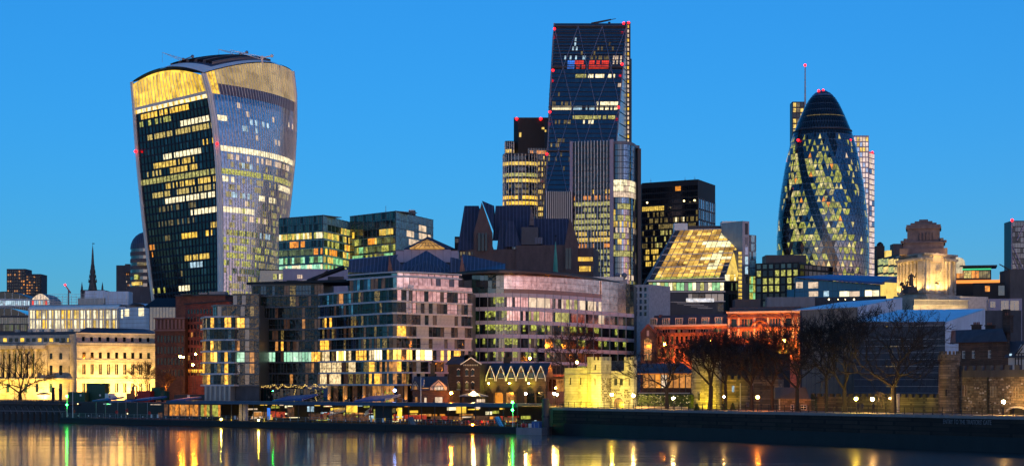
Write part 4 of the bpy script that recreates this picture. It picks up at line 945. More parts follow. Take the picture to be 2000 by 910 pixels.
# ================================================================ middle distance, centre
# green glass offices: two blocks
def glassblock(label, front_, side_, ptopA, zcut, rs_f, rs_s):
    f1 = FP(*front_); f2 = FP(*side_); z1 = f1.z(ptopA, f1.L)
    r = root('glass_office', label, 'office building', (f1.B.x, f1.B.y, GZ))
    mb = MB(); bk = f2.B + (f1.A - f1.B); mb.prism([(p.x, p.y) for p in (f1.A, f1.B, f2.B, bk)], GZ, z1 - .3); mb.build('core', 'dark_metal', r)
    for fr_, rs, dflt, ncol in ((f1, rs_f, lambda: random.choice(('teal_glass', 'teal_glass', 'green_glass', 'dark_glass')), 20), (f2, rs_s, lambda: 'teal_sky_tint', 15)):
        zs = []; z = z1
        st = 15.4 / F * f1.A.y
        cs = []
        pk = rects(rs, dflt); xs = lin(.1, fr_.L - .1, ncol)
        while z > GZ + 10:
            for i in range(ncol):
                px, py = fr_.px((xs[i] + xs[i+1])/2, z - st * .5)
                cs.append((xs[i] + .06, z - st * .78, xs[i+1] - .06, z - .06, pk(px, py, i, 0)))
                px, py = fr_.px((xs[i] + xs[i+1])/2, z - st * .9)
                cs.append((xs[i] + .06, z - st + .06, xs[i+1] - .06, z - st * .80, 'teal_sky_tint' if fr_ is f2 else 'teal_glass'))
            z -= st
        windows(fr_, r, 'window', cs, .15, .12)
        k = 0; z = z1
        while z > GZ + 25:
            unit(fr_, r, 'floor_edge', 0, .3, z - .1, fr_.L, .16, z + .06, 'edge_green' if z < z1 - 3 * st else 'dark_metal'); z -= st
        for i in range(0, ncol + 1, 2): unit(fr_, r, 'mullion', xs[i] - .05, .26, GZ + 20, xs[i] + .05, .16, z1 + .4, 'edge_green' if fr_ is f2 else 'grey_metal')
    f1.top = z1; return r, f1, f2
plain('edge_green', (.30, .50, .42), .35, .15)
r, f1, f2 = glassblock('green glass office block nearest the flared tower with bands of yellow and mint light', (545, 735, 631, 720), (631, 720, 687, 752), 421, 0,
    [(545, 452, 631, 467, ['lit_yellow', 'lit_white', 'lit_lime'], .95), (567, 468, 596, 482, 'lit_orange', .85), (612, 484, 631, 498, 'lit_orange', .7), (545, 484, 612, 498, 'lit_dimgreen', .8), (545, 499, 631, 513, ['lit_green', 'lit_dimgreen', 'lit_mint'], .85), (545, 514, 631, 535, ['lit_mint', 'lit_mint', 'lit_white'], .97)],
    [(631, 418, 690, 446, 'teal_sky_tint'), (631, 452, 690, 467, ['lit_yellow', 'lit_lime'], .95), (640, 468, 690, 482, ['lit_yellow', 'lit_lime'], .6), (631, 484, 690, 498, ['lit_gold', 'lit_orange'], .8), (631, 499, 690, 513, ['lit_yellow', 'lit_green'], .8), (631, 499, 690, 535, ['lit_dimgreen', 'lit_green', 'lit_lime'], .9), (631, 446, 690, 540, 'green_glass')])
roofslab(r, f1, f1.top, 'grey_metal', 0, .3)
r, f1, f2 = glassblock('green glass office block with flank coloured pale cyan like reflected sky beside the pyramid roof', (684, 745, 773, 722), (773, 722, 846, 760), 413, 0,
    [(727, 446, 769, 456, ['lit_yellow', 'lit_office'], .8), (690, 446, 727, 456, 'lit_dim', .6), (690, 461, 738, 474, ['lit_gold', 'lit_orange', 'lit_yellow'], .97), (738, 461, 772, 474, 'lit_dimgreen', .7), (690, 475, 772, 490, ['lit_dimgreen', 'lit_lime'], .85), (690, 490, 772, 530, ['lit_lime', 'lit_green', 'lit_dimgreen'], .92)],
    [(791, 446, 833, 460, 'lit_pale', .9), (800, 462, 840, 478, 'lit_pale', .8)])  # lit_pale cells: pale reflection on the flank put in as glow
roofslab(r, f1, f1.top, 'grey_metal', 0, .3)
block('plant_box', r, FP(798, 740, 811, 740), 0, 2.9, -4, 0, f1.top, Z(411, 740), 'dark_metal')
for px in (799, 802, 805, 808): mb = MB(); mb.tube(P(px, 412, 740), P(px + 1, 409, 740), .2, .2, 4); mb.build('flue', 'steel', r)
mb = MB(); mb.tube(P(753.5, 414, 735), P(753.5, 402, 735), .15, .1, 4); mb.build('mast', 'grey_metal', r)
# low dark glass block and plant boxes in front of them
r, fr = slab('glass_office', 'low dark glass block with a purple plant room below the mint-lit office', 'office building', 508, 640, 560, 640, 528, 12, 'teal_glass')
row(fr, r, 533, 556, 6, 535, 545, ['lit_white', 'lit_lime', 'dark_glass'], .2); roofslab(r, fr, fr.top, 'black', .3, .3)
block('plant_room', r, FP(553, 636, 680, 640), 0, 24.4, -8, 0, GZ, Z(525, 638), 'lilac_panel')
f9 = FP(553, 635.8, 680, 639.8)
for k in range(3): unit(f9, r, 'vent', f9.lx(581 + 3.6 * k), .15, f9.z(544), f9.lx(583 + 3.6 * k), -.05, f9.z(537), 'lit_pale')
# slate and lead roofs with the glazed pyramid
Yv = 545; r = root('lead_roofed_building', 'building of folded blue lead roofs under a glazed pyramid lantern', 'office building', (X(835, Yv), Yv, GZ))
def PY(px, py, Y): p = P(px, py, Y); return (p.x, p.y, p.z)
block('wall', r, FP(682, Yv, 985, Yv), 0, X(985, Yv) - X(682, Yv), -28, 0, GZ, Z(533, Yv), 'bronze')
zb = Z(533, Yv) + .01
def hip(pa, pb, apx, apy, dy=12, m='lead', Y0=Yv - .5):
    return hipped(r, [(X(pa, Y0), Y0), (X(pb, Y0), Y0), (X(pb, Y0), Y0 + 2*dy), (X(pa, Y0), Y0 + 2*dy)], zb, [P(apx, apy, Y0 + dy)], m)
hip(757, 902, 833, 489); 
mb = MB(); mb.hexa([PY(680, 532, Yv), PY(760, 532, Yv), PY(760, 532, Yv + 20), PY(680, 532, Yv + 20)], [PY(682, 508, Yv + 3), PY(778, 497, Yv + 7), PY(778, 497, Yv + 14), PY(682, 506, Yv + 14)]); mb.build('roof', 'lead', r)
mb = MB(); mb.hexa([PY(900, 531, Yv + 2), PY(987, 531, Yv + 2), PY(987, 531, Yv + 22), PY(900, 531, Yv + 22)], [PY(903, 496, Yv + 12), PY(987, 515, Yv + 12), PY(987, 515, Yv + 14), PY(903, 496, Yv + 14)]); mb.build('roof', 'lead', r)
f8 = FP(757, Yv - .8, 902, Yv - .8)
for (pa, ya, pb, yb, w) in ((760, 500, 772, 531, 24), (880, 502, 898, 531, 24)):
    mb = MB(); mb.hexa([PY(pa - 2, 532, Yv - 2), PY(pb + w, 532, Yv - 2), PY(pb + w, 532, Yv + 6), PY(pa - 2, 532, Yv + 6)], [PY(pa, ya, Yv + 1), PY(pa + 14 if pa < 800 else pb, ya + 4, Yv + 1), PY(pa + 14 if pa < 800 else pb, ya + 4, Yv + 5), PY(pa, ya, Yv + 5)]); mb.build('roof_fold', 'lead', r)
mb = MB(); mb.add([PY(757, 532, Yv - 2.3), PY(768, 532, Yv - 2.3), PY(760, 499, Yv - 1.8), PY(757, 532, Yv), PY(768, 532, Yv), PY(760, 499, Yv)], [(0, 1, 2), (5, 4, 3), (0, 2, 5, 3), (1, 4, 5, 2)]); mb.build('brick_gable', 'brick_orange', r)
mb = MB(); mb.add([PY(897, 533, Yv - 2.3), PY(909, 533, Yv - 2.3), PY(902, 499, Yv - 1.8), PY(897, 533, Yv), PY(909, 533, Yv), PY(902, 499, Yv)], [(0, 1, 2), (5, 4, 3), (0, 2, 5, 3), (1, 4, 5, 2)]); mb.build('brick_gable', 'brick_orange', r)
for k in range(14):
    px = 775 + k * 8.6; mb = MB(); a = P(px, 531, Yv - 1.0); ap = P(833, 489, Yv + 11); 
    tt_ = .55; q = P(px * .62 + 833 * .38, 531, Yv - 1.0); top = a + (ap - q) * tt_ * max(.15, 1 - abs(px - 833) / 75); mb.tube(a, top, .09, .09, 4); mb.build('roof_rib', 'grey_metal', r)
Yd = Yv + 30; fr = FP(773, Yd, 896, Yd)
for k in range(8): unit(fr, r, 'drum_panel', fr.L * k / 8 + .05, 0, Z(512, Yd), fr.L * (k + 1) / 8 - .05, -.4, Z(487, Yd) - (.5 if k in (0, 7) else 0), 'lilac_panel')
block('drum', r, fr, .1, fr.L - .1, -18, -.42, GZ, Z(488, Yd), 'dark_metal')
hipped(r, [(X(788, Yd), Yd - .2), (X(890, Yd), Yd - .2), (X(890, Yd), Yd + 16), (X(788, Yd), Yd + 16)], Z(486, Yd), [P(836, 462, Yd + 8)], 'slate', 'lantern_roof')
mb = MB(); pa_, pb_, pc_ = P(800, 484.5, Yd - 1.2), P(868, 484.5, Yd - 1.2), P(834, 466, Yd + 5.0); mb.add([pa_, pb_, pc_, pa_ + Vector((0, .5, -.3)), pb_ + Vector((0, .5, -.3)), pc_ + Vector((0, .5, -.3))], [(0, 1, 2), (5, 4, 3), (0, 3, 4, 1), (1, 4, 5, 2), (2, 5, 3, 0)])
lit('lantern_gold', (.75, .38, .08), .85, .5, .5); mb.build('lantern_glazing', 'lantern_gold', r)
for k in range(1, 7):
    t = k / 7; mb = MB(); a = pa_ + (pb_ - pa_) * t; mb.tube(a + Vector((0, -.2, .1)), pc_ + Vector((0, -.2, .1)), .1, .08, 4); mb.build('glazing_bar', 'dark_metal', r)
for t in (.25, .5, .75):
    mb = MB(); mb.tube(pa_ + (pc_ - pa_) * t + Vector((0, -.2, .1)), pb_ + (pc_ - pb_) * t + Vector((0, -.2, .1)), .1, .1, 4); mb.build('glazing_bar', 'dark_metal', r)
mb = MB(); mb.tube(P(835, 463, Yd + 8), P(835, 455, Yd + 8), .18, .08, 5); mb.build('finial', 'dark_metal', r)
# gothic granite offices with steep roofs
Ym = 760; r = root('gothic_offices', 'dark granite office block with steep gothic slate roofs and pointed gables', 'office building', (X(1020, Ym), Ym, GZ))
fr = FP(893, Ym, 1160, Ym - 10)
block('wall', r, fr, fr.lx(893), fr.lx(1020), -30, 0, GZ, Z(497, Ym), 'granite_dark') if 'granite_dark' in MATS else None
plain('granite_dark', (.10, .065, .06), .7, .3); seamed('slate_purple', (.035, .038, .062), 1.6)
block('wall', r, fr, fr.lx(895), fr.lx(1020), -30, 0, GZ, Z(488, Ym), 'granite_dark'); block('wall', r, fr, fr.lx(1010), fr.lx(1112), -26, 2.5, GZ, Z(482, Ym), 'granite_dark'); block('wall', r, fr, fr.lx(1125), fr.lx(1160), -20, 1.2, GZ, Z(488, Ym), 'granite_dark')
def ridge(pa, ta, tb, pb, yb, yt, Y0, dep, m='slate_purple', ybb=None):
    ybb = yb if ybb is None else ybb
    mb = MB(); mb.add([PY(pa, yb, Y0), PY(pb, ybb, Y0), PY(pb, ybb, Y0 + dep), PY(pa, yb, Y0 + dep), PY(ta, yt, Y0 + dep*.5), PY(tb, yt, Y0 + dep*.5)], [(0, 1, 5, 4), (1, 2, 5), (2, 3, 4, 5), (3, 0, 4), (3, 2, 1, 0)]); return mb.build('roof', m, r)
ridge(893, 907, 935, 965, 489, 402, Ym - 1, 26); ridge(962, 968, 1036, 1042, 470, 402, Ym + 2, 22); ridge(1012, 1020, 1110, 1118, 481, 427, Ym - 4, 20); ridge(1085, 1105, 1118, 1132, 481, 440, Ym + 4, 18)
ridge(985, 990, 1003, 1018, 482, 432, Ym - 5, 10); ridge(970, 978, 995, 1001, 488, 430, Ym - 3, 12)
def gable(pa, pp, pb, yb, yp, Y0, m, dep=3, base=None):
    base = base or 560
    mb = MB(); f_ = [PY(pa, base, Y0), PY(pb, base, Y0), PY(pb, yb, Y0), PY(pp, yp, Y0), PY(pa, yb, Y0)]; b_ = [(a, b2 + dep, c) for a, b2, c in f_]
    mb.add(f_ + b_, [(0, 1, 2, 3, 4), (9, 8, 7, 6, 5)] + [(i, i + 5, (i + 1) % 5 + 5, (i + 1) % 5) for i in range(5)]); return mb.build('gable', m, r)
gable(925, 941, 962, 455, 395, Ym - 3, 'granite_dark'); gable(1103, 1113, 1129, 478, 423, Ym - 12, 'granite_dark', 4); gable(1034, 1039, 1043, 432, 398, Ym - 2, 'granite', 3, 440)
mb = MB(); p0 = PY(941, 395, Ym - 3); mb.add([PY(941, 392, Ym - 3.4), PY(964, 452, Ym - 3.4), PY(970, 452, Ym + 10), PY(965, 402, Ym + 12), PY(941, 392, Ym + 10)], [(0, 1, 2, 3, 4)]); mb.build('roof', 'slate_purple', r)
for px, y0, y1, w in ((936, 455, 490, 5), (943, 455, 490, 5), (950, 455, 490, 4), (1112, 490, 530, 5), (1118, 490, 530, 5)): unit(fr, r, 'lancet_window', fr.lx(px), 3.3 if px < 1000 else 13, fr.z(y1), fr.lx(px + w), 2.9 if px < 1000 else 12.3, fr.z(y0), 'dark_glass')
f7 = FP(1010, Ym - 3, 1112, Ym - 6.8)
row(f7, r, 1016, 1054, 9, 494, 503, ['lit_gold', 'lit_yellow'], .2); row(f7, r, 1062, 1104, 9, 494, 503, ['lit_gold', 'lit_yellow', 'lit_orange'], .2); row(f7, r, 1012, 1110, 22, 508, 530, 'brown_glass', .35)
f6 = FP(1126, Ym - 10.4, 1160, Ym - 11.5); row(f6, r, 1127, 1158, 8, 502, 510, ['lit_gold', 'lit_yellow'], .2); row(f6, r, 1127, 1158, 8, 520, 530, ['lit_gold', 'dark_glass'], .3)
f5 = FP(896, Ym - .3, 1008, Ym - 4); row(f5, r, 898, 925, 5, 492, 498, ['dark_glass', 'lit_dim'], .4); row(f5, r, 985, 1008, 5, 494, 502, ['lit_gold', 'dark_glass', 'brown_glass'], .4); row(f5, r, 898, 1008, 20, 505, 515, 'brown_glass', .4)
mb = MB(); f4 = FP(1010, Ym - 4.5, 1053, Ym - 5.5); block('plant_room', r, f4, 2, 9.5, -5, 1, Z(480, Ym), Z(446, Ym), 'slate'); unit(f4, r, 'flue_box', 8, 1.4, Z(479, Ym), 11.5, -3, Z(466, Ym), 'lead')
r, fr = slab('brick_block', 'small dark rooftop block left of the gothic gables', 'building', 888, 800, 900, 800, 462, 8, 'brick_dark')
row(fr, r, 889, 899, 3, 466, 474, 'dark_glass', .3)
cs_ = root('copper_spire', 'slender green copper spire with a cross rising behind the curved glass building', 'church spire', P(1085, 560, 580)); Yk = 580; cx = X(1085, Yk)
mb = MB(); mb.lathe(cx, Yk, [(1.25, Z(540, Yk)), (1.2, Z(533, Yk)), (.85, Z(530, Yk)), (.55, Z(500, Yk)), (.15, Z(476, Yk)), (.02, Z(470, Yk))], 8); mb.build('spire', 'copper_green', cs_)
mb = MB(); mb.tube(P(1085, 472, Yk), P(1085, 458, Yk), .12, .1, 4); mb.tube(P(1082.5, 468, Yk), P(1087.5, 468, Yk), .12, .12, 4); mb.ball(P(1085, 461, Yk), .35); mb.build('weathercock', 'black', cs_)
mb = MB(); mb.box(cx - 1.6, Yk - 1.6, GZ, cx + 1.6, Yk + 1.6, Z(540, Yk)); mb.build('tower', 'brick_dark', cs_)
# ================================================================ riverside apartments (three wings)
random.seed(21)
def polyfr(pts): return [Fr(a, b) for a, b in zip(pts, pts[1:])]
glass('apt_glass', (.008, .012, .013), .05, 1.45, wobble=.12, scale=.6); glass('apt_teal', (.006, .024, .026), .05, 1.45, wobble=.2, scale=.8); glass('apt_blue', (.03, .05, .085), .08, 1.8, wobble=.04, metal=.15)
lit('apt_gold', (.95, .44, .045), 2.0, .75, 1.6, hot=(1, .85, .35)); lit('apt_white', (1, .72, .36), 1.2, .75, 1.6, hot=(1, .95, .75)); lit('apt_reflect_glow', (.26, .17, .045), 1.0, .99, 2.4, hot=(1, .75, .25), lo=.08); lit('apt_brown', (.05, .022, .012), 1.0, .6, .8, hot=(.22, .11, .05))  # golden reflections in the glass put in as uneven glow
plain('slab_edge', (.58, .54, .54), .6, .12); plain('clad_stone', (.46, .42, .40), .75, .3, 1.2, streak=False); plain('balcony_frame', (.08, .085, .09), .4, .2)
def apartments(root_, pts, ybands, Yref, pick, cw, slabm, so=.55, name='window', stone=None, thick=.42, bal=True):
    """storeys of full-height glazing between projecting floor slabs, along a bent plan line"""
    frs = polyfr(pts); zs = [Z(y, Yref) for y in ybands]
    cs_all = []
    for fi, fr in enumerate(frs):
        n = max(1, round(fr.L / cw)); xs = lin(0, fr.L, n)
        cs = []
        for j in range(len(zs) - 1):
            zt_, zb_ = zs[j] - thick / 2, zs[j+1] + thick / 2
            for i in range(n):
                px, py = fr.px((xs[i] + xs[i+1]) / 2, (zt_ + zb_) / 2)
                m = pick(px, py, i, j)
                if m: cs.append((xs[i] + .05, zb_, xs[i+1] - .05, zt_, m))
        cs_all.append((fr, cs))
    tot = sum(len(c) for _, c in cs_all)
    for fr, cs in cs_all:
        windows(fr, root_, name, [c for c in cs if c[4] != 'clad_stone'], 0, .12, 7, 60)
        for c in cs:
            if c[4] == 'clad_stone': unit(fr, root_, 'stone_panel', c[0] - .05, .16, c[1], c[2] + .05, -.1, c[3], 'clad_stone')
            elif random.random() < .5: unit(fr, root_, 'mullion', c[2] - .02, .08, c[1], c[2] + .12, -.1, c[3], 'balcony_frame')
    ins = []
    for a, b in zip(zs, zs[1:] + [None]):
        mb = MB(); o = [p for p in pts]; n = len(o)
        def off(k, d):
            if k == 0: nn = frs[0].n
            elif k == n - 1: nn = frs[-1].n
            else: nn = (frs[k-1].n + frs[k].n).normalized()
            return (o[k][0] + nn.x * d, o[k][1] + nn.y * d)
        poly = [off(k, so) for k in range(n)] + [off(k, -6) for k in range(n - 1, -1, -1)]
        mb.prism(poly, a - thick / 2, a + thick / 2 - .004); mb.build('floor_slab', slabm, root_)
    if bal:
        for fr, cs in cs_all:
            for j in range(len(zs) - 1):
                if random.random() < .55:
                    unit(fr, root_, 'balcony_rail', .1, so - .05, zs[j+1] + thick/2 + .95, fr.L - .1, so - .11, zs[j+1] + thick/2 + 1.03, 'balcony_frame')
    mb = MB(); back = [(p[0] - f.n.x * .25, p[1] - f.n.y * .25) for p, f in zip(pts, frs + frs[-1:])]
    mb.prism(back + [(p[0] + 1, p[1] + 14) for p in reversed(back)], zs[-1] - .2, zs[0] + .15); mb.build('inner_wall', 'balcony_frame', root_)
    return frs, zs
ap = root('riverside_apartments', 'pale apartment block with projecting white floor slabs, rounded corner and many golden windows', 'apartment building', (X(770, 405), 405, GZ))
pr = [(X(625, 424), 424), (X(700, 409), 409), (X(752, 400), 400)]
for k in range(1, 6): a = k / 6; pr.append((X(752 + 50 * a, 400) , 400 - 3.2 * math.sin(math.pi * a) ** 1 + 1.0 * a))
pr += [(X(805, 401.5), 401.5), (X(860, 407), 407), (X(920, 414), 414)]
G, Wt, Rf = 'apt_gold', 'apt_white', 'apt_reflect_glow'
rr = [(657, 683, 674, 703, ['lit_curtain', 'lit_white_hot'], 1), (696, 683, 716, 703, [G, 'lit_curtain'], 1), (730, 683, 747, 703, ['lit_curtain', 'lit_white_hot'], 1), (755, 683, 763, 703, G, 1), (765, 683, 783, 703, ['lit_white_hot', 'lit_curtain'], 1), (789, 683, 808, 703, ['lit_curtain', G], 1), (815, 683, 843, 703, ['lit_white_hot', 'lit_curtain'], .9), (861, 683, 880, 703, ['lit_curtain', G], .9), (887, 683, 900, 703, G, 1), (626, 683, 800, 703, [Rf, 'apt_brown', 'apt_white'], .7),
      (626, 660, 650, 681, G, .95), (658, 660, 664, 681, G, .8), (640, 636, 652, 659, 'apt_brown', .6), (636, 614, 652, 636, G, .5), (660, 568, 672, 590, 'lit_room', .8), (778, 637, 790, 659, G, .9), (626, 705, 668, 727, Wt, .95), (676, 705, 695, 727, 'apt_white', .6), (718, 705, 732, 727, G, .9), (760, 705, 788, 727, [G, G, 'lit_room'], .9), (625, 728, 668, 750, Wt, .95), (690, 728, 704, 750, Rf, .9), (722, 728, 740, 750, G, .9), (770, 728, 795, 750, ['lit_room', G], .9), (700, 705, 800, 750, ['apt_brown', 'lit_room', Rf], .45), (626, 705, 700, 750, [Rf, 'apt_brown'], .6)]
def pk_ap(px, py, i, j):
    for r_ in rr:
        if r_[0] <= px <= r_[2] and r_[1] <= py <= r_[3] and random.random() < r_[5]: return random.choice(r_[4]) if isinstance(r_[4], list) else r_[4]
    if px > 806 and j > 0 and random.random() < (.35 if px < 850 else .5): return 'clad_stone'
    if px > 778 and py < 614 and random.random() < .6: return 'dawn_tint_glass'
    if px < 690 and py < 612: return random.choice(('apt_blue', 'apt_blue', 'mirror_glass', 'apt_glass', 'apt_brown'))
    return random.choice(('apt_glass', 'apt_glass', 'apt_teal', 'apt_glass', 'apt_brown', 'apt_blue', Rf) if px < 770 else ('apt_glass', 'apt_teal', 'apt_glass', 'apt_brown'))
yb = [567.5, 591, 614, 636.5, 659.5, 682, 704.5, 727.5, 751]
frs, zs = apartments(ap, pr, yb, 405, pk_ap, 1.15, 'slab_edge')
# penthouse storey and its roof plate
pp = [(X(683, 418), 418), (X(752, 408), 408), (X(775, 405), 405), (X(800, 406), 406), (X(860, 412), 412), (X(896, 416), 416)]
def pk_pent(px, py, i, j): return 'dawn_tint_glass' if px > 770 and random.random() < .85 else random.choice(('apt_blue', 'apt_glass', 'apt_blue', 'apt_brown', 'mirror_glass'))
apartments(ap, pp, [541, 566], 408, pk_pent, 1.4, 'slab_edge', .3, bal=False)
apartments(ap, [(p[0], p[1] + 1.6) for p in pp], [532, 541], 408, lambda px, py, i, j: 'dawn_tint_glass' if px > 765 else 'apt_glass', 2.0, 'slab_edge', 1.2, bal=False, thick=.3)
for k, fr in enumerate(polyfr(pr)[-3:]): unit(fr, ap, 'balcony_glass', .1, .5, zs[0] + .25, fr.L - .1, .42, zs[0] + 1.1, 'dawn_tint_glass')
# ground storey: lit columns under the first slab
plain('lit_column', (.55, .36, .16), .6, .1)
for px in (643, 676, 711, 747, 793):
    Yc_ = 417 if px < 690 else (409 if px < 730 else 402); p = P(px, 780, Yc_); mb = MB(); mb.lathe(p.x, p.y, [(.42, GZ + .1), (.42, zs[-1] - .2)], 12); mb.build('column', 'lit_column', ap)
    L_ = bpy.data.lights.new('column_uplight', 'SPOT'); L_.energy = 55; L_.color = (1, .5, .12); L_.spot_size = R(70); L_.shadow_soft_size = .1
    o = bpy.data.objects.new('column_uplight', L_); COL.objects.link(o); o.location = (p.x - .2, p.y - 1.3, GZ + .3); o.rotation_euler = (R(165), 0, 0)
for fr in polyfr(pr)[:2] + polyfr(pr)[-3:]:
    n = max(1, round(fr.L / 2.2))
    for i in range(n): unit(fr, ap, 'shopfront_pane', fr.L * i / n + .06, -2.5, GZ + .1, fr.L * (i + 1) / n - .06, -2.62, zs[-1] - .25, random.choice(('apt_glass', 'apt_brown', 'apt_glass', 'apt_brown', 'apt_glass', 'lit_room')))
# dark middle wing
dm = root('dark_apartments', 'dark teal glass apartment wing with one bright mint storey between the pale wings', 'apartment building', (X(560, 432), 432, GZ))
rd = [(504, 686, 540, 706, ['lit_mint', 'mint_curtain'], 1), (554, 686, 576, 706, ['lit_mint', 'mint_curtain'], 1), (580, 686, 610, 706, ['lit_mint', 'mint_curtain'], 1), (610, 686, 626, 706, G, .95), (548, 665, 556, 685, G, 1), (536, 665, 545, 685, 'lit_room', .7), (570, 665, 582, 685, 'apt_brown', .7), (592, 620, 598, 642, 'lit_room', 1), (610, 705, 618, 728, 'lit_room', .8), (546, 643, 556, 665, Rf, .9), (568, 556, 576, 598, Rf, .8), (564, 728, 570, 750, 'lit_room', .8), (504, 556, 545, 577, ['apt_blue', 'apt_teal'], .8), (580, 556, 605, 577, 'apt_blue', .8), (536, 577, 545, 600, 'apt_blue', .8), (490, 664, 500, 686, 'lit_room', .7)]
lit('mint_curtain', (.55, .9, .62), 1.0, .35, .8, hot=(.9, 1, .85))
def pk_dm(px, py, i, j):
    for r_ in rd:
        if r_[0] <= px <= r_[2] and r_[1] <= py <= r_[3] and random.random() < r_[5]: return random.choice(r_[4]) if isinstance(r_[4], list) else r_[4]
    return random.choice(('apt_glass', 'apt_teal', 'apt_glass', 'apt_teal', 'apt_glass', 'apt_brown'))
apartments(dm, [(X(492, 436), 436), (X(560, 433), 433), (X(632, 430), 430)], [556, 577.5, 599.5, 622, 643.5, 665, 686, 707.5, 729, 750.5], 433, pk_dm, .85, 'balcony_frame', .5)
fr = FP(492, 437, 684, 425); unit(fr, dm, 'roof_plate', -1, 1.0, Z(556, 433) + .22, fr.L, -14, Z(551, 433) + .2, 'black')
for px, y0, w, m in ((536, 548, 8, 'grey_metal'), (560, 547, 20, 'dark_metal'), (590, 546, 10, 'steel'), (640, 540, 30, 'dark_metal')): block('roof_plant', dm, FP(px, 440, px + w, 440), 0, w * 440 / F, -3, 0, Z(552, 440), Z(y0, 440), m)
mb = MB(); mb.tube(P(600, 549, 432), P(672, 522, 434), .5, .7, 5, 0); mb.tube(P(612, 551, 432), P(640, 528, 432), .3, .3, 4, 0); mb.build('window_cradle_arm', 'black', dm)
mb = MB()
for k in range(260):
    px = random.uniform(464, 640); y = 753 + 3.2 * math.sin(px * .35) * math.sin(px * .06) + random.uniform(-1.5, 3.5); p = P(px, y, 428.4 + random.uniform(-.2, .2)); r_ = .07; mb.add([p + Vector(v) * r_ for v in ((1,0,0),(-1,0,0),(0,1,0),(0,-1,0),(0,0,1),(0,0,-1))], [(0,2,4),(2,1,4),(1,3,4),(3,0,4),(2,0,5),(1,2,5),(3,1,5),(0,3,5)])
for px in (489, 576, 617):
    for k in range(16): p = P(px + random.uniform(-1.5, 1.5), 760 + k * 1.5, 428.5); r_ = .07; mb.add([p + Vector(v) * r_ for v in ((1,0,0),(-1,0,0),(0,1,0),(0,-1,0),(0,0,1),(0,0,-1))], [(0,2,4),(2,1,4),(1,3,4),(3,0,4),(2,0,5),(1,2,5),(3,1,5),(0,3,5)])
stuff(mb.build('fairy_lights', 'fairy', dm))
fr = FP(462, 431, 632, 429)
for i in range(26): unit(fr, dm, 'shopfront_pane', fr.L * i / 26 + .05, 0, GZ + .1, fr.L * (i + 1) / 26 - .05, -.12, Z(759, 430), random.choice(('apt_glass', 'apt_glass', 'dark_glass', 'apt_teal')))
# left wing
la = root('corner_apartments', 'lower apartment wing with pale slabs and wavy golden reflections in its glass', 'apartment building', (X(430, 425), 425, GZ))
rl = [(411, 619, 432, 641, G, .75), (458, 619, 474, 641, [G, 'lit_curtain'], 1), (436, 619, 450, 641, [G, Rf], .7), (395, 664, 416, 686, [Rf, G], .6), (410, 686, 423, 708, ['lit_curtain', G], .9), (456, 686, 474, 708, ['mint_curtain', 'lit_mint'], 1), (436, 686, 448, 752, [Rf, G], .8), (395, 686, 410, 752, [Rf, G], .7), (424, 730, 448, 752, [G, Rf], .7), (492, 664, 500, 730, 'lit_room', .4), (462, 664, 470, 686, 'lit_room', .6)]
def pk_la(px, py, i, j):
    for r_ in rl:
        if r_[0] <= px <= r_[2] and r_[1] <= py <= r_[3] and random.random() < r_[5]: return random.choice(r_[4]) if isinstance(r_[4], list) else r_[4]
    if 475 < px < 491: return 'apt_blue'
    return random.choice(('apt_glass', 'apt_teal', 'wavy_glass', 'apt_glass', Rf if px < 450 else 'apt_teal'))
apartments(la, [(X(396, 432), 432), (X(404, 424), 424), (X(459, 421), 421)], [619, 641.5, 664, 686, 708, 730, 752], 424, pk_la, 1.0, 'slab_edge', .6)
apartments(la, [(X(459.5, 423), 423), (X(506, 423), 423)], [619.5, 641.7, 664.2, 686.2, 708.2, 730.2, 752.2], 424, pk_la, 1.2, 'balcony_frame', .3)
apartments(la, [(X(416, 432), 432), (X(424, 428), 428), (X(506, 428), 428)], [597, 619.3], 430, lambda px, py, i, j: random.choice(('apt_glass', 'apt_blue', Rf, 'apt_teal', 'apt_teal')), 1.2, 'balcony_frame', .4)
apartments(la, [(X(455, 433), 433), (X(506, 433), 433)], [575, 597], 433, lambda px, py, i, j: random.choice(('apt_glass', 'apt_blue', 'apt_teal')), 1.2, 'balcony_frame', .4)
unit(FP(400, 424, 459, 421), la, 'stone_base', 0, .2, GZ, 7.4, -3, Z(753, 424), 'concrete')
for k in range(6): unit(FP(400, 424, 459, 421), la, 'column', .3 + k * 1.35, .5, GZ, .75 + k * 1.35, .21, Z(753, 424), 'ivory')
fr = FP(459.5, 423, 506, 423); unit(fr, la, 'stone_base', .05, -.2, GZ, fr.L, -3, Z(753, 424), 'dark_concrete')

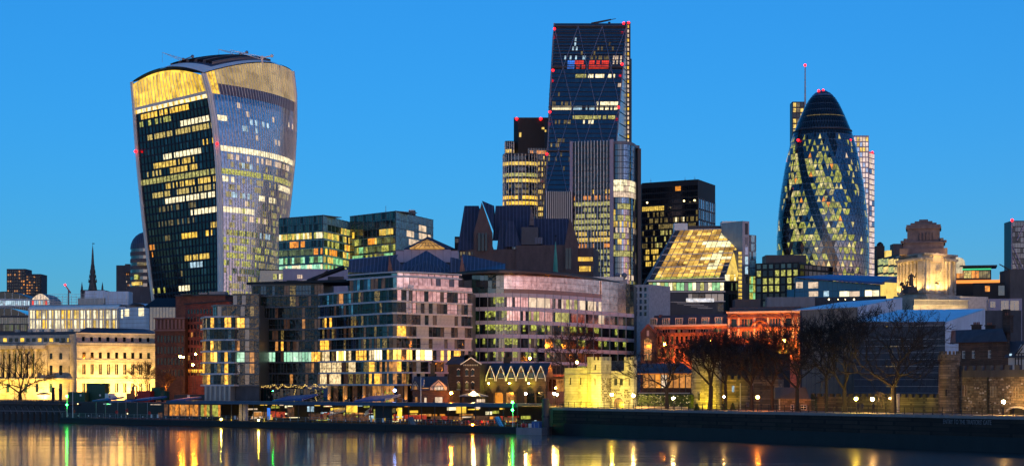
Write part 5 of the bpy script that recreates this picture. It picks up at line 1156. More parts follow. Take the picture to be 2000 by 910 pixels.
# ================================================================ curved glass office
cg = root('curved_office', 'curved office with white bands and a glass storey coloured rose like the reflected dawn under a sweeping thin roof', 'office building', (X(1080, 440), 440, GZ))
def yarc(px): return 430 + 44 * max(0, (px - 985) / 253) ** 1.7 + 4 * max(0, (985 - px) / 90) ** 2
NCOL = 20; pxs_ = lin(921, 1238, NCOL)
pts = [(X(p, yarc(p)), yarc(p)) for p in pxs_]
zb_ = [Z(y, 431) for y in (572.5, 599.5, 626, 652.5, 679, 705.5, 732)]
lit('off_lime', (.45, .48, .07), 1.15, .97, 1.6, hot=(.95, .95, .45), lo=.07); lit('off_pink', (.75, .45, .36), 1.0, .3, .5, hot=(1, .85, .5)); plain('band_white', (.60, .56, .57), .45, .12); plain('peach_glass', (.35, .22, .17), .25, .12)
rc = [(962, 576, 984, 598, 'off_lime', .9), (1034, 576, 1070, 598, 'lit_pale', .85), (1070, 576, 1100, 598, ['off_pink', 'lit_pale'], .6), (1100, 576, 1140, 602, ['lit_pale', 'lit_office'], .7), (1140, 585, 1172, 604, 'lit_pale', .8), (940, 603, 990, 624, 'off_lime', .8), (1034, 603, 1055, 624, 'lit_office', .7), (1085, 605, 1110, 628, 'lit_office', .6), (1170, 612, 1185, 628, 'lit_pale', .6), (925, 630, 1075, 650, 'off_lime', .6), (1095, 630, 1225, 655, 'off_lime', .4), (925, 657, 1055, 677, 'off_lime', .45), (1085, 657, 1225, 680, 'off_lime', .4), (1210, 660, 1226, 680, 'lit_yellow', .5), (925, 683, 1075, 704, 'off_lime', .3), (925, 706, 1238, 732, 'off_lime', .2)]
def pk_cg(px, py, k, j):
    for r_ in rc:
        if r_[0] <= px <= r_[2] and r_[1] <= py <= r_[3] and random.random() < r_[5]: return random.choice(r_[4]) if isinstance(r_[4], list) else r_[4]
    if j < 2 and 985 < px < 1215 and random.random() < .85: return 'dawn_tint_glass'
    return random.choice(('green_glass', 'dark_glass', 'apt_teal', 'dark_glass'))
for k, fr in enumerate(polyfr(pts)):
    pxc = (pxs_[k] + pxs_[k+1]) / 2
    for j in range(6):
        z1_, z0_ = zb_[j], zb_[j + 1]
        if j == 0 and pxc > 1170: continue
        unit(fr, cg, 'spandrel_panel', .01, .12, z1_ - 1.0, fr.L - .01, -.6, z1_, 'band_white')
        n = 3
        for i in range(n):
            x0, x1 = fr.L * i / n + .05, fr.L * (i + 1) / n - .05; px, py = fr.px((x0 + x1) / 2, (z1_ + z0_) / 2 - .5)
            mp = pk_cg(px, py, k, j); zt__ = z1_ - 1.02; zm_ = z0_ + .03 + (zt__ - z0_) * random.choice((.3, .38, .42))
            if mp == 'off_lime': unit(fr, cg, 'pane', x0, 0, zm_ + .02, x1, -.12, zt__, mp); unit(fr, cg, 'pane', x0, 0, z0_ + .03, x1, -.12, zm_ - .02, 'green_glass')
            else: unit(fr, cg, 'pane', x0, 0, z0_ + .03, x1, -.12, zt__, mp)
        unit(fr, cg, 'mullion', -.06, .2, z0_, .06, 0, z1_, 'steel')
    # tall glass storey, rose of the reflected dawn put into its panes
    zt0, zt1 = (zb_[0] if pxc < 1170 else zb_[1]), Z(536, 431)
    so = -.25 if pxc < 1170 else 0
    for q in range(3 if pxc < 1170 else 4):
        a, b2 = zt0 + (zt1 - zt0) * q / (3 if pxc < 1170 else 4), zt0 + (zt1 - zt0) * (q + 1) / (3 if pxc < 1170 else 4)
        for i in range(2):
            m = 'dawn_tint_glass' if 984 < pxc < 1215 else random.choice(('teal_glass', 'apt_teal', 'blue_glass'))
            unit(fr, cg, 'pane', fr.L * i / 2 + .03, so, a + .03, fr.L * (i + 1) / 2 - .03, so - .1, b2 - .03, m)
    if pxc < 1170: unit(fr, cg, 'terrace_glass', .02, .08, zb_[0] + .02, fr.L - .02, .02, zb_[0] + 1.1, 'peach_glass' if pxc > 984 else 'teal_glass')
mb = MB(); mb.prism([(p[0], p[1] + .7) for p in pts] + [(p[0] + 2, p[1] + 16) for p in reversed(pts)], GZ, Z(536, 431)); mb.build('inner_wall', 'dark_metal', cg)
rp = lin(890, 1228, 16); mb = MB()
def yroof(px): return 424 + 62 * max(0, (px - 990) / 238) ** 2.1 + 10 * max(0, (990 - px) / 100) ** 2
fp = [(X(p, yroof(p)), yroof(p)) for p in rp]; bp = [(p[0] - .5, p[1] + 26 - i) for i, p in enumerate(fp)]
mb.prism(fp + bp[::-1], Z(536, 431) + .02, Z(536, 431) + .45); mb.build('roof_plate', 'bronze_edge', cg) if 'bronze_edge' in MATS else None
plain('bronze_edge', (.10, .065, .05), .35, .2, metal=.3); mb.build('roof_plate', 'bronze_edge', cg)
mb = MB(); mb.prism([(p[0], p[1] + .8) for p in fp] + [(p[0], p[1] - .0) for p in bp[::-1]], Z(536, 431) + .46, Z(536, 431) + .9); mb.build('roof_top', 'dark_metal', cg)
for k in range(12):
    p = P(1110 + k * 9, 548, 470); unit(Fr((p.x, p.y), (p.x + 2, p.y)), cg, 'roof_rail', 0, .1, Z(536, 431) + .9, 1.2, 0, Z(536, 431) + 1.9, 'steel')
r, fr = slab('stone_block', 'buff stone block with small windows at the right end of the curved roof', 'building', 1226, 520, 1268, 516, 556, 14, 'clad_stone')
for k in range(5): row(fr, r, 1229, 1265, 4, 561 + 12 * k, 569 + 12 * k, ['apt_blue', 'dark_glass'], .5)
block('roof_plant', r, FP(1190, 515, 1228, 515), 0, 5.5, -5, 0, GZ, Z(545, 515), 'clad_stone')
for px in (1206, 1219): mb = MB(); mb.ball(P(px, 538, 514), .9); mb.tube(P(px, 540, 514), P(px, 547, 514), .3, .3, 5); mb.build('roof_dish', 'grey_metal', r)
# ================================================================ middle distance, right
random.seed(33)
sg = root('sloped_glass_office', 'office with a big sloping golden lit glass roof and pale stair slab', 'office building', (X(1360, 640), 640, GZ))
Yo = 640
TL, TR, BR, BL = P(1319, 450, Yo + 16), P(1448, 447, Yo + 14), P(1415, 543, Yo - 6), P(1266, 548, Yo - 4)
def sgp(u, v, o=0):
    p = (BL * (1-u) + BR * u) * (1 - v) + (TL * (1-u) + TR * u) * v; n = (BR - BL).cross(TL - BL).normalized(); n = n if n.y < 0 else -n; return p + n * o
lit('atrium', (1, .58, .10), 1.3, .75, .22, hot=(1, .9, .5)); lit('atrium_dim', (.5, .26, .05), 1.2, .8, .3, hot=(1, .75, .3)); lit('atrium_hot', (1, .86, .42), 1.5, .4, .3)
glass('atrium_edge', (.10, .06, .03), .1, 2.0)
nu, nv = 14, 16
for j in range(nv):
    for i in range(nu):
        u0, u1, v0, v1 = i / nu, (i + 1) / nu, j / nv, (j + 1) / nv; c = [sgp(u0 + .003, v0 + .003), sgp(u1 - .003, v0 + .003), sgp(u1 - .003, v1 - .003), sgp(u0 + .003, v1 - .003)]
        px, py = pix(sgp((u0+u1)/2, (v0+v1)/2)); m = 'atrium'
        if i == 0 or (i == nu - 1 and j < 5): m = 'atrium_edge'
        elif j == 0: m = 'lit_lime'
        elif (1375 < px < 1428 and 470 < py < 482) or (1370 < px < 1430 and 500 < py < 506) or (i in (10, 11) and random.random() < .5): m = 'atrium_hot'
        elif random.random() < .4: m = 'atrium_dim'
        d = Vector((0, .12, -.05)); mb = MB(); mb.hexa([p + d for p in c], c); o = mb.build('pane', m, sg, org=c[0])
for i in range(0, nu + 1, 2): mb = MB(); mb.tube(sgp(i / nu, 0, .2), sgp(i / nu, 1, .2), .14, .14, 4); mb.build('rafter', 'steel', sg)
for j in range(0, nv + 1, 2): mb = MB(); mb.tube(sgp(0, j / nv, .15), sgp(1, j / nv, .15), .1 if j % 4 else .2, .1 if j % 4 else .2, 4); mb.build('purlin', 'steel', sg)
mb = MB(); a, b2, c, d = [p + Vector((0, .5, -.3)) for p in (BL, BR, TR, TL)]; bk = Vector((0, 1, 0))
def dn(p, yy): return Vector((p.x, yy, p.z))
mb.add([a, b2, c, d, dn(a, Yo + 30), dn(b2, Yo + 30), dn(c, Yo + 30), dn(d, Yo + 30)], [(0, 1, 2, 3), (1, 5, 6, 2), (0, 3, 7, 4), (3, 2, 6, 7)]); mb.build('body', 'bronze', sg)
fr = FP(1266, Yo - 4, 1415, Yo - 6); f2 = FP(1415.3, Yo - 6, 1441, Yo + 2)
block('base_wall', sg, fr, .1, fr.L, -26, -.3, GZ, fr.z(549), 'dark_metal')
row(fr, sg, 1267, 1414, 19, 552, 567, ['lit_lime', 'lit_green', 'lit_lime', 'lit_white', 'green_glass'], .12); row(fr, sg, 1267, 1414, 12, 574, 588, ['apt_teal', 'dark_glass', 'blue_glass'], .1); row(fr, sg, 1267, 1414, 12, 592, 608, ['apt_teal', 'dark_glass', 'blue_glass'], .1)
for y in (549.5, 570.5, 589.5): unit(fr, sg, 'floor_edge', -.4, .6, fr.z(y), fr.L + .3, -.1, fr.z(y) + .35, 'steel')
mb = MB(); mb.hexa([f2.pt(0, 0, GZ), f2.pt(f2.L, 0, GZ), f2.pt(f2.L, -14, GZ), f2.pt(0, -14, GZ)], [f2.pt(0, 0, fr.z(543)), f2.pt(f2.L, 0, fr.z(543)), f2.pt(f2.L, -14, fr.z(543)), f2.pt(0, -14, fr.z(543))]); mb.build('flank_wall', 'dark_metal', sg)
lit('flank_lit', (1, .66, .12), 1.05, .3, .2)  # yellow light on these walls put in as glow of their surface
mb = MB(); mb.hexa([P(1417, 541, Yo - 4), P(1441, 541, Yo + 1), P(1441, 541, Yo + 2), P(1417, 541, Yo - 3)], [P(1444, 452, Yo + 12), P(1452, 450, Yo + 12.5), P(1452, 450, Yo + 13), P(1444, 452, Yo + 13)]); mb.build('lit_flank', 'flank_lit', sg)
row(f2, sg, 1416, 1440, 8, 536, 548, ['lit_white', 'lit_yellow'], .15); row(f2, sg, 1416, 1440, 8, 552, 567, ['dark_glass', 'lit_dimgreen'], .15); row(f2, sg, 1416, 1440, 4, 574, 608, ['apt_teal', 'dark_glass'], .15)
fr = FP(1441, Yo + 2, 1450, Yo + 3); block('stair_tower', sg, fr, 0, fr.L, -10, 0, GZ, fr.z(488), 'grey_metal')
for k in range(12): unit(fr, sg, 'stair_light', .3, .1, fr.z(585) + k * 1.55, fr.L - .3, .003, fr.z(585) + k * 1.55 + 1.1, 'lit_yellow')
fr = FP(1450, Yo + 3, 1463.5, Yo + 5); block('stair_slab', sg, fr, 0, fr.L, -12, 0, GZ, fr.z(432), 'steel')
row(fr, sg, 1455, 1461, 1, 436, 458, 'dark_glass', .1)
for k in range(5): row(fr, sg, 1455, 1461, 1, 463 + 19 * k, 478 + 19 * k, random.choice(('mirror_glass', 'lit_cool', 'blue_glass')), .1)
fr = FP(1464, Yo + 8, 1477, Yo + 10); block('glass_wing', sg, fr, 0, fr.L, -12, -.15, GZ, fr.z(459), 'grey_metal')
for k in range(8): row(fr, sg, 1464, 1477, 4, 460 + 16 * k, 474 + 16 * k, ['teal_sky_tint', 'teal_sky_tint', 'teal_glass'] if k < 5 else ['lit_green', 'lit_lime'], .08)
block('roof_plant', sg, FP(1317, Yo + 18, 1344, Yo + 18), 0, 5.2, -5, 0, Z(452, Yo), Z(436, Yo + 18), 'white_metal'); block('roof_plant', sg, FP(1345, Yo + 19, 1410, Yo + 19), 0, 12.5, -5, 0, Z(450, Yo), Z(441, Yo + 19), 'dark_metal'); block('roof_plant', sg, FP(1410, Yo + 17, 1449.5, Yo + 17), 0, 7.8, -6, 0, Z(448, Yo), Z(432, Yo + 17), 'white_metal')
# roofs between
r, fr = slab('brick_block', 'dark reddish brick block below the sloping golden glass roof', 'building', 1240, 540, 1305, 540, 583, 14, 'brick_red')
row(fr, r, 1242, 1300, 14, 598, 606, 'dark_glass', .4)
r, fr = slab('glass_roof_block', 'low dark rooftop with glass rails below the sloping golden glass roof', 'building', 1303, 545, 1400, 545, 590, 14, 'dark_metal')
for k in range(5): unit(fr, r, 'roof_rail', 1 + k * 2.2, .3, fr.top - k * .5, 9 + k * 1.4, .2, fr.top - k * .5 + .12, 'steel')
block('roof_plant', r, FP(1288, 548, 1345, 548), 0, 9.4, -5, 0, GZ, Z(572, 548), 'dark_metal'); unit(fr, r, 'glass_rail', 6, 1, fr.top + .01, 15, .9, fr.top + 1.2, 'mirror_glass')
r, fr = slab('dark_office', 'dark green-black office with scattered square yellow-green windows below the round tower', 'office building', 1475, 640, 1561, 632, 513, 20, 'black')
pk = rects([(1478, 528, 1486, 540, 'lit_lime', 1), (1515, 526, 1560, 540, 'lit_lime', .95), (1485, 543, 1553, 556, 'lit_lime', .7), (1492, 557, 1560, 570, 'lit_lime', .65)], lambda: random.choice(('dark_glass', 'green_glass', 'dark_glass')))
windows(fr, r, 'window', cells(fr, lin(.3, fr.L - .2, 7), [fr.z(y) for y in (600, 586, 571, 556, 541, 526, 514)], pk, .9, .75), .2)
f2 = FP(1561.2, 632, 1627, 648); block('side_wall', r, f2, 0, f2.L, -10, 0, GZ, f2.z(516, 2), 'black'); windows(f2, r, 'window', cells(f2, lin(.3, f2.L, 8), [f2.z(y) for y in (556, 542, 529, 518)], rects([], lambda: random.choice(('dark_glass', 'green_glass', 'brown_glass'))), .5, .8), .15)
block('plant_room', r, FP(1496, 645, 1575, 645), 0, 15.4, -10, 0, fr.top, Z(498, 645), 'dark_metal')
# blue low building
bl = root('blue_glass_office', 'low teal-blue panelled building with a wedge roof and a few lit windows', 'office building', (X(1640, 600), 600, GZ))
fr = FP(1553, 604, 1720, 590); f0 = FP(1535, 604.3, 1553, 603.8); plain('teal_panel', (.03, .17, .26), .3, .2)
mb = MB(); za, zb2 = fr.z(543, 0), fr.z(556, fr.L); bk = Vector((0, 12, 0)); q = [fr.pt(0, 0, GZ), fr.pt(fr.L, 0, GZ), fr.pt(fr.L, -12, GZ), fr.pt(0, -12, GZ)]; mb.hexa(q, [Vector((p.x, p.y, z)) for p, z in zip(q, (za, zb2, zb2, za))]); mb.build('wall', 'dark_metal', bl)
n = 18
for i in range(n):
    x0, x1 = fr.L * i / n, fr.L * (i + 1) / n; zt_ = za + (zb2 - za) * (i + 1) / n
    for z0_, z1_ in ((fr.z(580), fr.z(568)), (fr.z(567.5), zt_ - .1)):
        if z1_ - z0_ > .4: unit(fr, bl, 'wall_panel', x0 + .04, .08, z0_, x1 - .04, .003, z1_, 'teal_panel')
for a, b2, y0, y1, m in ((1555, 1568, 551, 563, 'lit_pale'), (1579, 1598, 551, 563, 'lit_pale'), (1580, 1598, 569, 579, 'lit_pale'), (1609, 1619, 568, 579, 'lit_cool'), (1640, 1659, 569, 579, 'lit_white'), (1660, 1679, 569, 579, 'lit_pale'), (1690, 1703, 567, 579, 'lit_white_hot'), (1704, 1717, 567, 579, 'lit_white')):
    unit(fr, bl, 'window', fr.lx(a), .14, fr.z(y1, fr.lx(a)), fr.lx(b2), .09, fr.z(y0, fr.lx(a)), m)
mb = MB(); mb.hexa([P(1553, 542, 603), P(1722, 556, 588), P(1752, 552, 600), P(1560, 540, 616)], [P(1553, 541, 603), P(1722, 551, 588), P(1752, 540, 600), P(1620, 536, 616)]); mb.build('roof', 'blue_roof', bl)
unit(fr, bl, 'base_band', -3, .5, GZ, fr.L + 2, .1, fr.z(580), 'dark_concrete')
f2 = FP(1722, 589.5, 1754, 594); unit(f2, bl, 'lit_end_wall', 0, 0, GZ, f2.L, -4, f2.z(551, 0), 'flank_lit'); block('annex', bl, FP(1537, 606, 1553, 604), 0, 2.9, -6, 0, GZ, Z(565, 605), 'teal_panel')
for px, w in ((1619, .5), (1637, .3), (1651, .3), (1668, .5)): mb = MB(); mb.ball(P(px, 584.5, 585), w * .6); mb.build('terrace_lamp', 'lamp_soft', bl)
block('terrace_wall', bl, FP(1498, 585, 1592, 585), 0, 16.6, -4, 0, GZ, Z(580, 585), 'grey_metal')
# yellow lit office left of the monument
r, fr = slab('yellow_office', 'narrow office with slanting bands of yellow light left of the stone monument tower', 'office building', 1715, 640, 1757, 615, 501, 16, 'dark_metal')
for k in range(3):
    for i in range(4): x0 = fr.L * i / 4 + .1; unit(fr, r, 'window', x0, .12, fr.z(518 + 15 * k, x0) + 0, fr.L * (i + 1) / 4 - .1, .003, fr.z(507 + 15 * k, x0), random.choice(('lit_yellow', 'lit_lime')))
block('roof_plant', r, FP(1712, 650, 1728, 650), 0, 3.1, -4, 0, GZ, Z(480, 650), 'black'); mb = MB(); mb.lathe(X(1720, 651), 652, [(1.3, Z(482, 650)), (1.3, Z(476, 650)), (.4, Z(472, 650))], 10); mb.build('roof_tank', 'black', r)
block('roof_plant', r, FP(1745, 655, 1780, 655), 0, 7, -6, 0, GZ, Z(476, 655), 'dark_metal'); block('roof_plant', r, FP(1731, 640, 1742, 640), 0, 2, -3, 0, fr.top, Z(489, 640), 'flank_lit')
# ---- stone monument tower
mo = root('stone_monument_tower', 'floodlit classical stone tower with stepped top, arched niche and statue', 'monument', (X(1808, 560), 560, GZ))
Ymo = 560
cA, cB, cC = (X(1755, 572), 572), (X(1804, 556), 556), (X(1866, 566), 566)
def rot_box(cx, cy, w, d, z0, z1, m, name, ang=R(-14)):
    mb = MB(); c, s = math.cos(ang), math.sin(ang); pts = [(cx + x*c - y*s, cy + x*s + y*c) for x, y in ((-w/2, -d/2), (w/2, -d/2), (w/2, d/2), (-w/2, d/2))]; mb.prism(pts, z0, z1); return mb.build(name, m, mo)
f1, f2 = Fr(cA, cB), Fr(cB, cC); z0, zc_, z2 = Z(573, Ymo), Z(509, Ymo), Z(499, Ymo)
bk = (cC[0] - (cB[0] - cA[0]), cC[1] + (cA[1] - cB[1]))
bx, by = (cA[0] + cC[0]) / 2, (cA[1] + cC[1]) / 2 + 1
# front right face with the arched niche
xa, xb = f2.lx(1819), f2.lx(1842); zn = Z(513, 561)
hs = [(xa, z0, xb, zn)]
wall(f2, mo, 'wall', 0, f2.L, z0, z2, hs, 'portland', 2.2); mb = MB()
n = 10; c = (xa + xb) / 2; rr_ = (xb - xa) / 2
arch = [(c - rr_ * math.cos(math.pi * i / n), zn + rr_ * math.sin(math.pi * i / n)) for i in range(n + 1)]
mb.add([f2.pt(x, .03, z) for x, z in arch] + [f2.pt(x, -.05, z) for x, z in arch], [tuple(range(n, -1, -1))] + [(i, i + 1, n + 2 + i, n + 1 + i) for i in range(n)]); mb.build('niche_head', 'lit_plaster', mo) if 'lit_plaster' in MATS else None
plain('plaster', (.6, .5, .34), .8, .1); mb.build('niche_head', 'plaster', mo)
for i in range(n): mb = MB(); a_, b_ = arch[i], arch[i + 1]; mb.tube(f2.pt(a_[0], .15, a_[1]), f2.pt(b_[0], .15, b_[1]), .25, .25, 4); mb.build('arch_stone', 'portland', mo)
for px in (1807, 1814, 1846, 1853, 1863):
    x = f2.lx(px); p = f2.pt(x, .35, 0); mb = MB(); mb.lathe(p.x, p.y, [(.55, z0), (.5, z0 + .5), (.42, zc_ - 1), (.6, zc_ - .3), (.6, zc_)], 10); mb.build('column', 'portland', mo)
unit(f2, mo, 'entablature', -.3, 1.0, zc_ + .003, xa - .5, .004, zc_ + .8, 'portland'); unit(f2, mo, 'entablature', xb + .5, 1.0, zc_ + .003, f2.L + .3, .004, zc_ + .8, 'portland')
wall(f1, mo, 'wall', 0, f1.L, z0, z2, [(f1.lx(1762), z0 + 1, f1.lx(1790), zc_ - 1)], 'portland', 1.8)
for px in (1757, 1762, 1768, 1775, 1783, 1790, 1797):
    x = f1.lx(px); p = f1.pt(x, .45, 0); mb = MB(); mb.lathe(p.x, p.y, [(.55, z0), (.5, z0 + .5), (.42, zc_ - 1), (.6, zc_ - .3), (.6, zc_)], 10); mb.build('column', 'portland', mo)
unit(f1, mo, 'entablature', -.2, 1.1, zc_ + .003, f1.L, .004, zc_ + .8, 'portland')
mb = MB(); mb.prism([(cA[0] - .9, cA[1]), (cB[0], cB[1] - 1.3), (cC[0] + .9, cC[1]), (bk[0], bk[1] + 1)], z2, z2 + .6); mb.build('cornice', 'portland', mo)
mb = MB(); mb.prism([(cA[0] - .1, cA[1]), (cB[0], cB[1] + .5), (cC[0] + .1, cC[1]), (bk[0], bk[1] + .5)], GZ, z2 - .01); mb.build('body', 'portland', mo)
plain('grey_stone', (.17, .13, .12), .8, .35, .8)
tiers = [(498, 486, 15.5), (486, 475.5, 13.2), (475.5, 473.5, 14.2), (473.5, 447, 10.6), (447, 443, 11.6)]
for ya, yb2, w in tiers: rot_box(bx - .6, by + 1, w, w, Z(ya, 566), Z(yb2, 566) - .01, 'grey_stone', 'tier')
fT = Fr((bx - .6 - 5.3, by - 4.6), (bx - .6 + 5.3, by - 4.6 - 0.0)); c_, s_ = math.cos(R(-14)), math.sin(R(-14))
for k in range(5):
    xx = -2.2 + k * 1.1 + 1; px_, py_ = bx - .6 + xx*c_ + 5.45*s_, by + 1 + xx*s_ - 5.45*c_; mb = MB(); mb.lathe(px_, py_, [(.3, Z(469, 566)), (.3, Z(455, 566))], 8); mb.build('colonnette', 'grey_stone', mo)
for sx in (-1, 1):
    for k in range(2): xx = sx * (5.9 + k); px_, py_ = bx - .6 + xx*c_ + 6*s_, by + 1 + xx*s_ - 6*c_; mb = MB(); mb.box(px_ - .5, py_ - .5, Z(475, 566), px_ + .5, py_ + .5, Z(466 + k * 4, 566)); mb.build('buttress_scroll', 'grey_stone', mo)
mb = MB(); z = Z(443, 566); c4 = [(bx - .6 + x*c_ - y*s_, by + 1 + x*s_ + y*c_) for x, y in ((-5.6, -5.6), (5.6, -5.6), (5.6, 5.6), (-5.6, 5.6))]
lv = [(1, 0), (.76, .7), (.52, 1.4), (.26, 2.1)]
for q, (k0, h0) in enumerate(lv): mb.prism([(bx - .6 + (p[0] - bx + .6) * k0, by + 1 + (p[1] - by - 1) * k0) for p in c4], z + h0, z + (lv[q + 1][1] if q < 3 else 2.8))
mb.build('stepped_roof', 'grey_stone', mo)
for k, (wid, y0, y1) in enumerate(((1, 583, 578), (1.0, 578, 573.5))):
    mb = MB(); e = 4 - 2 * k; mb.prism([(cA[0] - e, cA[1] - 1), (cB[0], cB[1] - e - 1), (cC[0] + e, cC[1] - 1), (bk[0], bk[1] + e)], Z(y0, 553) - (10 if k == 0 else 0), Z(y1, 553)); mb.build('plinth_step', 'portland', mo)
# statue in the niche, dark sculpture group at the corner
def figure(r, base, h, m, arm=1, name='figure_body', lean=0):
    """a robed standing statue grown as one body"""
    me = bpy.data.meshes.new(name); bm_v = [(0,0,0), (.0,0,.25), (0,0,.5), (0,0,.68), (0,0,.8), (0,0,.86), (0,0,.95), (.13,0,.78), (.2,-.06,.62), (.22 if arm == 1 else .3,-.12,.5 if arm == 1 else .95), (-.13,0,.78), (-.2,-.03,.62), (-.17,-.12,.5), (.06,-.02,.02)]
    me.from_pydata([(x * h + lean * z * h, y * h, z * h) for x, y, z in bm_v], [(0,1),(1,2),(2,3),(3,4),(4,5),(5,6),(4,7),(7,8),(8,9),(4,10),(10,11),(11,12),(0,13)], [])
    o = bpy.data.objects.new(name, me); COL.objects.link(o); o.parent = r; o.location = Vector(base) - wloc(r); me.materials.append(MATS[m])
    sk = o.modifiers.new('skin', 'SKIN'); rad = [.15, .14, .12, .12, .08, .04, .055, .05, .042, .03, .05, .042, .03, .05]
    for v, q in zip(me.skin_vertices[0].data, rad): v.radius = (q * h, q * h * .85)
    me.skin_vertices[0].data[0].use_root = True; o.modifiers.new('sub', 'SUBSURF').levels = 1; return o
pn = f2.pt(c, -.2, z0)
st = root('niche_statue', 'pale stone statue standing on a pedestal in the lit arched niche of the monument', 'statue', pn)
mb = MB(); mb.lathe(pn.x, pn.y, [(1.3, z0), (1.3, z0 + .6), (1.0, z0 + .8), (1.0, z0 + 2.8), (1.25, z0 + 3.0)], 12); mb.build('pedestal', 'portland', st); figure(st, pn + Vector((0, 0, 3.0)), 6.2, 'portland', 2)
def group_sculpture(px, py, Yk, w, label):
    b = P(px, py, Yk); r = root('sculpture_group', label, 'sculpture', b)
    mb = MB(); mb.lathe(b.x, b.y, [(w * .55, b.z), (w * .5, b.z + 1.0), (w * .4, b.z + 2.2)], 9); mb.build('rock_base', 'bronze', r)
    figure(r, b + Vector((.3, 0, 1.8)), 5.2, 'bronze', 2); figure(r, b + Vector((-1.6, -.6, .9)), 3.6, 'bronze', 1, lean=.2)
    mb = MB(); mb.tube(b + Vector((-1, -.5, 1.0)), b + Vector((-2.6, -.7, 2.4)), .9, .6, 8); mb.ball(b + Vector((-2.9, -.8, 3.0)), .7); mb.tube(b + Vector((-2.9, -.8, 3.0)), b + Vector((-3.6, -1, 2.6)), .4, .25, 7); mb.build('beast_body', 'bronze', r)
group_sculpture(1778, 573, 552, 5, 'dark bronze sculpture group before the left face of the monument')
bs_ = root('monument_terrace', 'lit stone terrace with carved balustrade at the foot of the monument', 'wall', (X(1840, 540), 540, GZ))
fr = FP(1785, 541, 1892, 545); block('terrace_wall', bs_, fr, 0, fr.L, -10, -.3, GZ, fr.z(597), 'portland'); unit(fr, bs_, 'balustrade_rail', 0, .1, fr.z(587), fr.L, -.3, fr.z(585), 'portland'); unit(fr, bs_, 'balustrade_base', 0, .1, fr.z(597) + .01, fr.L, -.3, fr.z(595), 'portland')
for k in range(44): xx = .15 + k * (fr.L - .4) / 43.5; unit(fr, bs_, 'baluster', xx, -.02, fr.z(595) + .004, xx + .2, -.22, fr.z(587) - .004, 'portland')
f3 = FP(1876, 546, 1930, 550); unit(f3, bs_, 'terrace_wall', 0, 0, GZ, f3.L, -6, f3.z(579), 'clad_stone')
r = root('glass_dome', 'pale glowing faceted glass dome beside the monument cornice', 'glass dome', P(1868, 518, 600)); mb = MB(); p = P(1869, 518, 602); mb.lathe(p.x, p.y, [(3.0, p.z - 3), (3.0, p.z), (2.7, p.z + 1.6), (1.9, p.z + 2.5), (.05, p.z + 3.0)], 12); lit('dome_lit', (.62, .5, .3), 1.0, .4, .5); mb.build('glazing', 'dome_lit', r)
for k in range(12): a = k * math.pi / 6; mb = MB(); mb.tube((p.x + 3.05*math.cos(a), p.y + 3.05*math.sin(a), p.z - 1), (p.x + 2.0*math.cos(a + .5), p.y + 2.0*math.sin(a + .5), p.z + 2.45), .1, .1, 4); mb.build('glazing_bar', 'grey_metal', r)
block('base', r, FP(1856, 600, 1884, 600), 0, 5.1, -6, 0, GZ, p.z - 2, 'dark_metal')
# restaurant with the green light line
r, fr = slab('glass_restaurant', 'dark glazed roof restaurant with a green light line and orange lit soffit', 'restaurant', 1866, 600, 1936, 597, 521, 12, 'black')
row(fr, r, 1868, 1934, 9, 529, 543, ['lit_fine', 'lit_orange', 'lit_dim', 'lit_room'], .1); unit(fr, r, 'light_strip', 0, .15, fr.z(527), fr.L, .02, fr.z(524.5), 'neon_green'); unit(fr, r, 'soffit', -.5, .8, fr.z(553), fr.L + 3, -.1, fr.z(547), 'strip_orange'); unit(fr, r, 'roof_plate', -.5, .6, fr.top + .003, fr.L + 2, -12, fr.top + .5, 'dark_metal')  # orange under-lighting put into the soffit as glow
unit(fr, r, 'lower_wall', 0, .05, GZ, fr.L, -.05 + .001, fr.z(554), 'black')
r, fr = slab('dark_block', 'dark block with one orange window right of the stone monument', 'building', 1900, 570, 1972, 566, 552, 12, 'black')
unit(fr, r, 'window', fr.lx(1924), .1, fr.z(569), fr.lx(1933), .003, fr.z(558), 'lit_orange'); unit(fr, r, 'window', fr.lx(1950), .1, fr.z(577), fr.lx(1966), .003, fr.z(558), 'blue_glass')
unit(FP(1954, 575, 1975, 575), r, 'lit_terrace', 0, 0, Z(551, 575), 3.6, -1, Z(536, 575), 'strip_gold')
r, fr = slab('dark_block', 'tall plain dark block at the edge of the view beside the braced tower', 'building', 1973, 560, 2060, 560, 526, 12, 'dark_concrete')
mb = MB(); mb.tube(P(1972, 527, 561), P(1952, 516, 560), .25, .2, 4); mb.build('davit', 'black', r)
r, fr = slab('pale_house', 'small pale framed building with white window bars below the dark block', 'building', 1931, 500, 1996, 498, 583, 10, 'lilac_panel')
for a, b2, y0, y1 in ((1934, 1944, 588, 600), (1955, 1970, 587, 606), (1973, 1990, 587, 606)): unit(fr, r, 'window', fr.lx(a), .1, fr.z(y1), fr.lx(b2), .003, fr.z(y0), 'blue_glass'); unit(fr, r, 'glazing_bar', fr.lx((a + b2) / 2) - .06, .16, fr.z(y1), fr.lx((a + b2) / 2) + .06, .101, fr.z(y0), 'white_metal')
